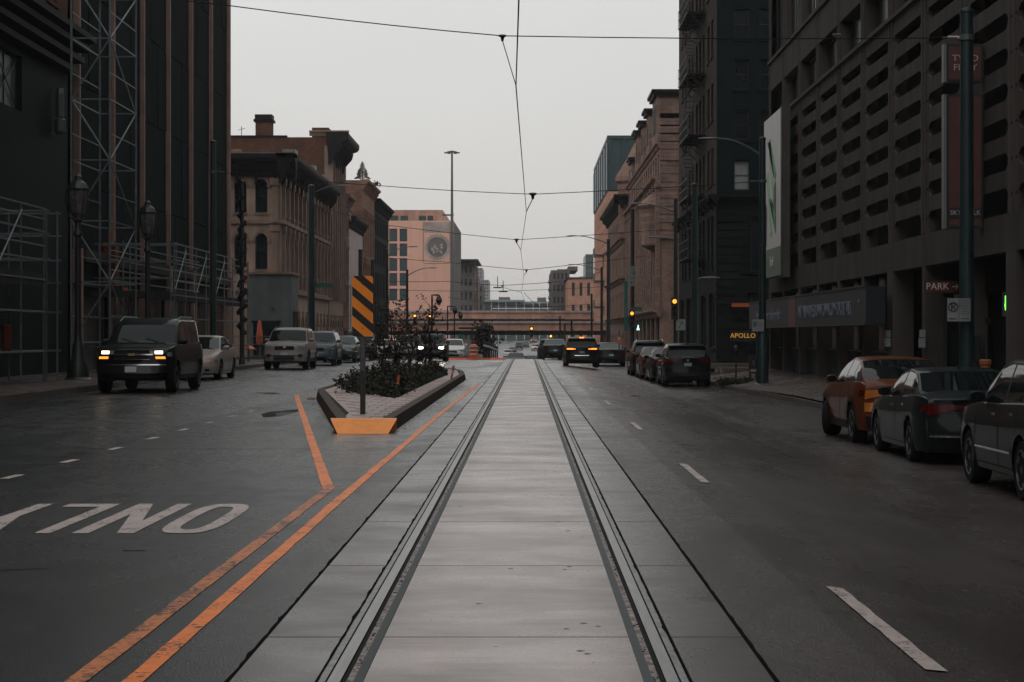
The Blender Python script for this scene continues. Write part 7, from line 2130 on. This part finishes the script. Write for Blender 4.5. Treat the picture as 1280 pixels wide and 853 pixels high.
# orange box and grey planks on the deck
o = thing('site_box', 'dim orange site box standing on the scaffold deck', 'box', (PX(118,76.5), 76.5, 3.3)); MB().box(0,.8,0,.8,0,1.9).build('box_body', mat('rust_orange', (.16,.045,.018), .7, var=.35, scale=2), o); q = MB(); [q.tube([(x_,-.03,0),(x_,-.03,1.95)], .03, 4) for x_ in (0,.4,.8)]; q.build('box_frame', MATS['rust_orange'], o)
o = thing('work_lamp', 'small orange box at the front edge of the scaffold deck', 'box', (PX(155,75.5), 75.4, 3.2)); MB().box(0,.13,0,.1,0,.22).build('box_body', M_or, o); MB().box(-.35,-.02,0,.2,0,.25).build('case', M_black, o)
o = thing('plank_stack', 'stack of pale grey planks on the left scaffold deck', 'planks', (PX(35,76), 76.2, 4.15))
for k in range(5): MB().box(-.4+.05*k,2.4-.07*k,0,.3,k*.13,k*.13+.1).build('plank', mat('grey_plank', (.11,.115,.115), .8, var=.3, scale=3), o)
# scaffold tower
o = thing('scaffold_tower', 'tall braced scaffold tower climbing the black wall at the left', 'scaffolding', (-15.3, 66.0, .13))
x0, x1, y0, y1 = 0.0, 1.5, 0.0, 11.5; T0 = -.0; HH = 20
cor = [(0,0),(1.3,0),(0,4.4),(1.3,4.4)]
for c in cor:
    q = MB(); q.tube([(c[0],c[1],0),(c[0],c[1],HH)], .04, 6); q.build('standard', M_tube, o)
for k in range(10):
    z = 1.2+2.05*k
    q = MB()
    for a, b in ((0,1),(2,3),(0,2),(1,3)): q.tube([(*cor[a],z),(*cor[b],z)], .028, 5)
    q.build('ledger', M_tube, o)
    q = MB(); q.tube([(*cor[0],z+2.05),(*cor[1],z)], .03, 5) if k % 2 else q.tube([(*cor[0],z),(*cor[1],z+2.05)], .03, 5)
    q.tube([(*cor[1],z if k % 2 else z+2.05),(*cor[3],z+2.05 if k % 2 else z)], .026, 5)
    q.build('brace', M_tube, o)
    q = MB(); q.tube([(*cor[0],z+.9),(*cor[2],z+.9)], .022, 5); q.tube([(*cor[1],z+.9),(*cor[3],z+.9)], .022, 5); q.build('guard_rail', M_tube, o)
for zz in (4.6, 9.7): MB().box(1.24,1.36,.05,.17,zz,zz+.35).build('orange_clip', mat('clip_orange', (.3,.06,.02), .6, var=.2), o)

# ---------------------------------------------------------------- overhead wires
M_wire = mat('wire_black', (.012,.012,.013), .6, var=0)
def sag(p, q_, s, n=14):
    p, q_ = Vector(p), Vector(q_); return [tuple(p.lerp(q_, i/n) - Vector((0,0,s*4*(i/n)*(1-i/n)))) for i in range(n+1)]
def wire(label, pts, r, name='span_wire'):
    b = pts[0]; o = MB(lambda x,y,z: (x-b[0],y-b[1],z-b[2])).tube(pts, r, 5).build(name, M_wire, None, loc=b); tag(o, label, 'wire'); return o
# poles the near span hangs from, left pole outside the frame
PLx = -13.2
o = pole('trolley_pole', 'green trolley wire pole on the left kerb outside the photo edge', PLx, 33, .13, 8.3, .14)
hang = []
def at3(px, py, D): return (PX(px,D), D, PZ(py,D))
C = [(0.02,-8,5.76),(-.05,8,5.76),(-.08,24,5.74), at3(645,108,33.8), at3(658,265,66.4), at3(651,313,99), at3(654.8,345,134), at3(652,366,168), at3(657,380,215), at3(660,392,280)]
wire('thin black contact wire running along the track overhead, nearest to the camera', C, .011, 'contact_wire')
spans = [
 ('first span wire crossing high above the street, nearest to the camera', [(PLx,33,8.15), at3(285,7,33), at3(628,45,33), (8.05,36.3,7.08)], (628,45,33), 3, .0095),
 ('second span wire crossing the street from the teal pole to the street lamp', [at3(267,215,81), at3(470,232,73.5), at3(666,243,66), (8.4,70,7.08)], (666,242.5,66.2), 4, .013),
 ('third span wire in front of the mural building', [at3(395,258,116), at3(487,282,106), at3(645.7,300,99), (7.8,103,7.2)], (645.7,299.5,99), 5, .015),
 ('fourth span wire, lower and farther', [at3(458,320,150), at3(560,328,142), at3(658,337.5,134), (8.0,134,7.0)], (658,337.5,134), 6, .018),
 ('fifth span wire just above the terminal roof', [at3(484,352,160), at3(560,352,166), at3(628,357,168), at3(700,352,166), at3(752,340,185)], (628,357,168), 7, .022)]
for lb, pts, ins_, ci, r in spans:
    full = []
    for a, b in zip(pts, pts[1:]): full += sag(a, b, .03, 5)[:-1]
    full.append(pts[-1]); wire(lb, full, r)
    p = at3(*ins_); c = C[ci]
    o = thing('wire_insulator', 'black insulator hanging on the ' + ['nearest and highest','second','third','fourth','fifth and farthest'][ci-3 if ci > 2 else 0] + ' span wire', 'insulator', p)
    s_ = p[1]/33*1.0; s_ = min(s_, 2.0)
    MB().lathe([(.015*s_,.02*s_),(.06*s_,.015*s_),(.075*s_,-.005*s_),(.03*s_,-.03*s_),(.02*s_,-.09*s_)], n=10).build('insulator_bell', M_black, o)
    q = MB(); q.tube([(0,0,-.08*s_),(c[0]-p[0],c[1]-p[1],c[2]-p[2]+.01)], .008*s_, 5); q.build('pull_off_rod', M_black, o)
for i, (a, b) in enumerate((((480,362,180),(760,358,190)),((560,372,190),(745,384,200)),((600,379,200),(742,380,200)),((655,366,168),(690,392,210)))):
    wire(['low wire strung across below the roofs','lower wire sloping down to the right before the viaduct','lowest wire above the viaduct deck','short wire slanting from the track hanger to the right'][i], sag(at3(*a), at3(*b), .3), .02)
for i, (px, py, D) in enumerate(((622,352,160),(629,357,160))):
    o = thing('wire_spacer', ['small black wire clip left of the track wires','small black wire clip, lower right one of the two'][i], 'wire clip', at3(px,py,D)); q = MB(); q.tube([(0,0,-.5),(0,0,.4)], .03, 5); q.box(-.35,.35,-.05,.05,-.55,-.45); q.build('clip_body', M_black, o)
# light brackets on first wire near the garage
o = thing('wire_damper', 'small pale metal sleeve on the first span wire before the garage windows', 'wire clip', at3(1046,43.5,33)); q = MB(); q.tube([(-.07,0,0),(.07,0,0)], .016, 6); q.tube([(-.06,0,-.03),(.06,0,-.03)], .012, 6); q.build('sleeve', M_galv, o)

# ---------------------------------------------------------------- plants
M_leaf = mat('dark_leaf', (.026,.036,.021), .6, var=.35, scale=3, col2=(.008,.009,.007), spec=.25)
M_leaf2 = mat('brown_leaf', (.085,.036,.024), .6, var=.35, scale=4, col2=(.02,.014,.010))
M_bark = mat('bark', (.035,.028,.024), .9, var=.3, scale=8)
def leaf(q, p, s, r):
    a = r.random()*2*PI; t = r.uniform(-1,1); b = Vector((math.cos(a)*math.cos(t), math.sin(a)*math.cos(t), math.sin(t)))
    c = b.cross(Vector((r.uniform(-1,1),r.uniform(-1,1),r.uniform(-1,1)))).normalized()
    p = Vector(p); q.add([tuple(p), tuple(p+b*s*.5+c*s*.28), tuple(p+b*s), tuple(p+b*s*.5-c*s*.28)], [(0,1,2,3)])
def branch_tree(label, x, y, z0, H, spread, nb, nl, seed, name='young_tree', ls=.11, lo=.25, mats=(None,None), group=None):
    r = random.Random(seed); o = thing(name, label, 'tree' if 'tree' in name else 'shrub', (x,y,z0), 0, group)
    q = MB(); tips = []
    stems = 3 if 'tree' in name else 5
    trunk = MB()
    for s_ in range(stems):
        pts = [(0,0,0)]; a = 2*PI*s_/stems + r.random(); lean = spread*.35
        hh = H*r.uniform(.75,1)
        for i in range(1,6):
            t = i/5; pts.append((math.cos(a)*lean*t+r.uniform(-.06,.06), math.sin(a)*lean*t+r.uniform(-.06,.06), hh*t))
        trunk.tube(pts, .035, 5, r1=.008)
        for k in range(nb):
            t = r.uniform(lo, 1); i = min(4, int(t*5)); f = t*5-i
            p = Vector(pts[i]).lerp(Vector(pts[i+1]), f); an = r.random()*2*PI; L = spread*r.uniform(.3,1)*(1.15-t*.6)
            e_ = p + Vector((math.cos(an)*L, math.sin(an)*L, L*r.uniform(.2,1.1)))
            m_ = p.lerp(e_, .5) + Vector((0,0,-.03))
            q.tube([tuple(p),tuple(m_),tuple(e_)], .011, 4, r1=.004)
            tips.append((p, m_, e_))
    trunk.build('trunk', M_bark, o); q.build('branches', M_bark, o)
    lf = [MB(), MB()]
    for k in range(nl):
        p, m_, e_ = r.choice(tips); t = r.uniform(.2,1.05); v = p.lerp(e_, t) + Vector((r.gauss(0,.07),r.gauss(0,.07),r.gauss(0,.07)))
        leaf(lf[0 if r.random() < .58 else 1], v, ls*r.uniform(.6,1.3), r)
    for i, m in enumerate(lf):
        l_ = m.build('foliage', (mats[i] or (M_leaf, M_leaf2)[i]), o); l_['kind'] = 'stuff'
branch_tree('taller young tree with thin leafy shoots, right one rising from the median plants', PX(535,66), 66, .2, 2.6, .7, 20, 420, 5)
branch_tree('leafy young tree at the left of the median planting behind the striped marker', PX(497,60), 60, .2, 2.25, .95, 22, 560, 6)
branch_tree('small bare-stemmed young tree between the two fuller ones', PX(513,70), 70, .2, 1.9, .75, 16, 300, 8)
branch_tree('low bushy young tree at the left end of the planting near the tall post', PX(480,57), 57, .2, 1.75, .7, 18, 330, 12)
M_ground = M_leaf
shr = [(-3.35,45.2,.95,.42),(-3.9,47.5,.95,.55),(-3.3,49.5,.85,.6),(-4.25,51.5,.8,.6),(-3.5,53.5,.8,.75),(-4.3,56,.8,.7),(-3.4,58,.8,.7),(-4.2,60.5,.8,.8),(-3.3,63,.7,.8),(-4.1,65.5,.75,.7),(-3.3,67.5,.6,.65),(-3.6,71,.6,.55)]
def bush(label, x, y, w_, h_, seed, group):
    r = random.Random(seed); o = thing('shrub', label, 'shrub', (x,y,.2 if x < 0 else -.22), 0, group)
    st = MB(); lf = MB(); lf2 = MB()
    for k in range(26):
        a = r.random()*2*PI; R = w_*math.sqrt(r.random())*.9; e_ = Vector((math.cos(a)*R, math.sin(a)*R*1.8, h_*.85*r.uniform(.5,1.1)*(1-.45*(R/w_)**2)))
        st.tube([(e_.x*.3,e_.y*.3,0),(e_.x*.8,e_.y*.8,e_.z*.6),tuple(e_)], .008, 4)
        for j in range(34):
            t = r.uniform(.15,1.02); v = Vector((e_.x*(.3+.7*t), e_.y*(.3+.7*t), e_.z*t)) + Vector((r.gauss(0,.05),r.gauss(0,.05),r.gauss(0,.04)))
            leaf(lf if r.random() < .85 else lf2, v, r.uniform(.05,.11), r)
    st.build('stems', M_bark, o); f = lf.build('foliage', M_leaf, o); f['kind'] = 'stuff'; f = lf2.build('foliage', M_leaf2, o); f['kind'] = 'stuff'
for i, (x, y, w_, h_) in enumerate(shr):
    pos = ['frontmost','second from the front','third from the front','fourth from the front','fifth from the front','sixth from the front','seventh from the front','eighth from the front','ninth from the front','tenth from the front','second from the back','rearmost'][i]
    bush(f'dark low shrub in the median bed, {pos}', x, y, w_, h_, 60+i, 'low shrubs filling the median bed')
# ground cover between
r = random.Random(9); q = MB()
for k in range(16000):
    while True:
        x, y = r.uniform(-4.9,-2.7), r.uniform(42.6,75)
        if inside((x,y), BED): break
    leaf(q, (x,y,.2+.16*r.random()), r.uniform(.05,.11), r)
tag(q.build('ground_cover', M_leaf), kind='stuff', label='dark ground cover leaves in the median bed')
# pine on the roof
o = thing('roof_pine', 'little dark pine tree standing on the roof of the ornate brick building', 'tree', (PX(453,199), 199, PZ(225,199)))
q = MB(); q.tube([(0,0,-.4),(0,0,1.9)], .06, 6, r1=.02); q.build('trunk', M_bark, o)
q = MB(); r = random.Random(2)
for k in range(15):
    z = .15+k*.115; R = (.72-.045*k)*r.uniform(.8,1.15)
    for j in range(9):
        a = 2*PI*j/9 + k*.4; c, d = math.cos(a), math.sin(a); w_ = .12
        q.add([(0,0,z+.08),(R*c-w_*d,R*d+w_*c,z-.06*r.random()),(R*1.1*c,R*1.1*d,z+.03),(R*c+w_*d,R*d-w_*c,z-.06)], [(0,1,2,3)])
q.build('foliage', M_leaf, o)['kind'] = 'stuff'
o = thing('roof_shrub', 'tiny second evergreen on the roof edge right of the little pine', 'tree', (PX(469,208), 208, PZ(232,208))); q = MB(); q.tube([(0,0,-.3),(0,0,.3)], .04, 5); q.build('trunk', M_bark, o); q = MB(); [leaf(q, (r.gauss(0,.3),r.gauss(0,.2),r.gauss(.15,.1)), .3, r) for _ in range(60)]; q.build('foliage', M_leaf, o)['kind'] = 'stuff'
# trees at the far left corner behind shelter
branch_tree('bushy street tree behind the teal shelter sign', PX(605,180), 180, zg(180), 4.2, 1.6, 20, 1500, 15, ls=.35)
# low planting at the right corner
for i, (px, D) in enumerate(((905,72.5),(915,73),(926,72.5),(934,73.5))):
    bush(['dark low plant at the right street corner, leftmost','dark low plant at the right street corner, second from the left','dark low plant at the right street corner, third from the left','dark low plant at the right street corner, nearest the street lamp'][i], PX(px,D), D, .3, .22, 80+i, 'low plants at the right corner')

# ---------------------------------------------------------------- light autumn haze in the air
M_h = bpy.data.materials.new('haze'); M_h.use_nodes = True; n_ = M_h.node_tree.nodes; n_.clear()
pv = n_.new('ShaderNodeVolumePrincipled'); pv.inputs['Color'].default_value = (.93,.93,.94,1); pv.inputs['Density'].default_value = HAZE_D; pv.inputs['Anisotropy'].default_value = 0
mo = n_.new('ShaderNodeOutputMaterial'); M_h.node_tree.links.new(pv.outputs[0], mo.inputs['Volume'])
hz = MB().box(-2600,2600,-70,4100,-4.4,60).build('haze', M_h); hz['kind'] = 'stuff'
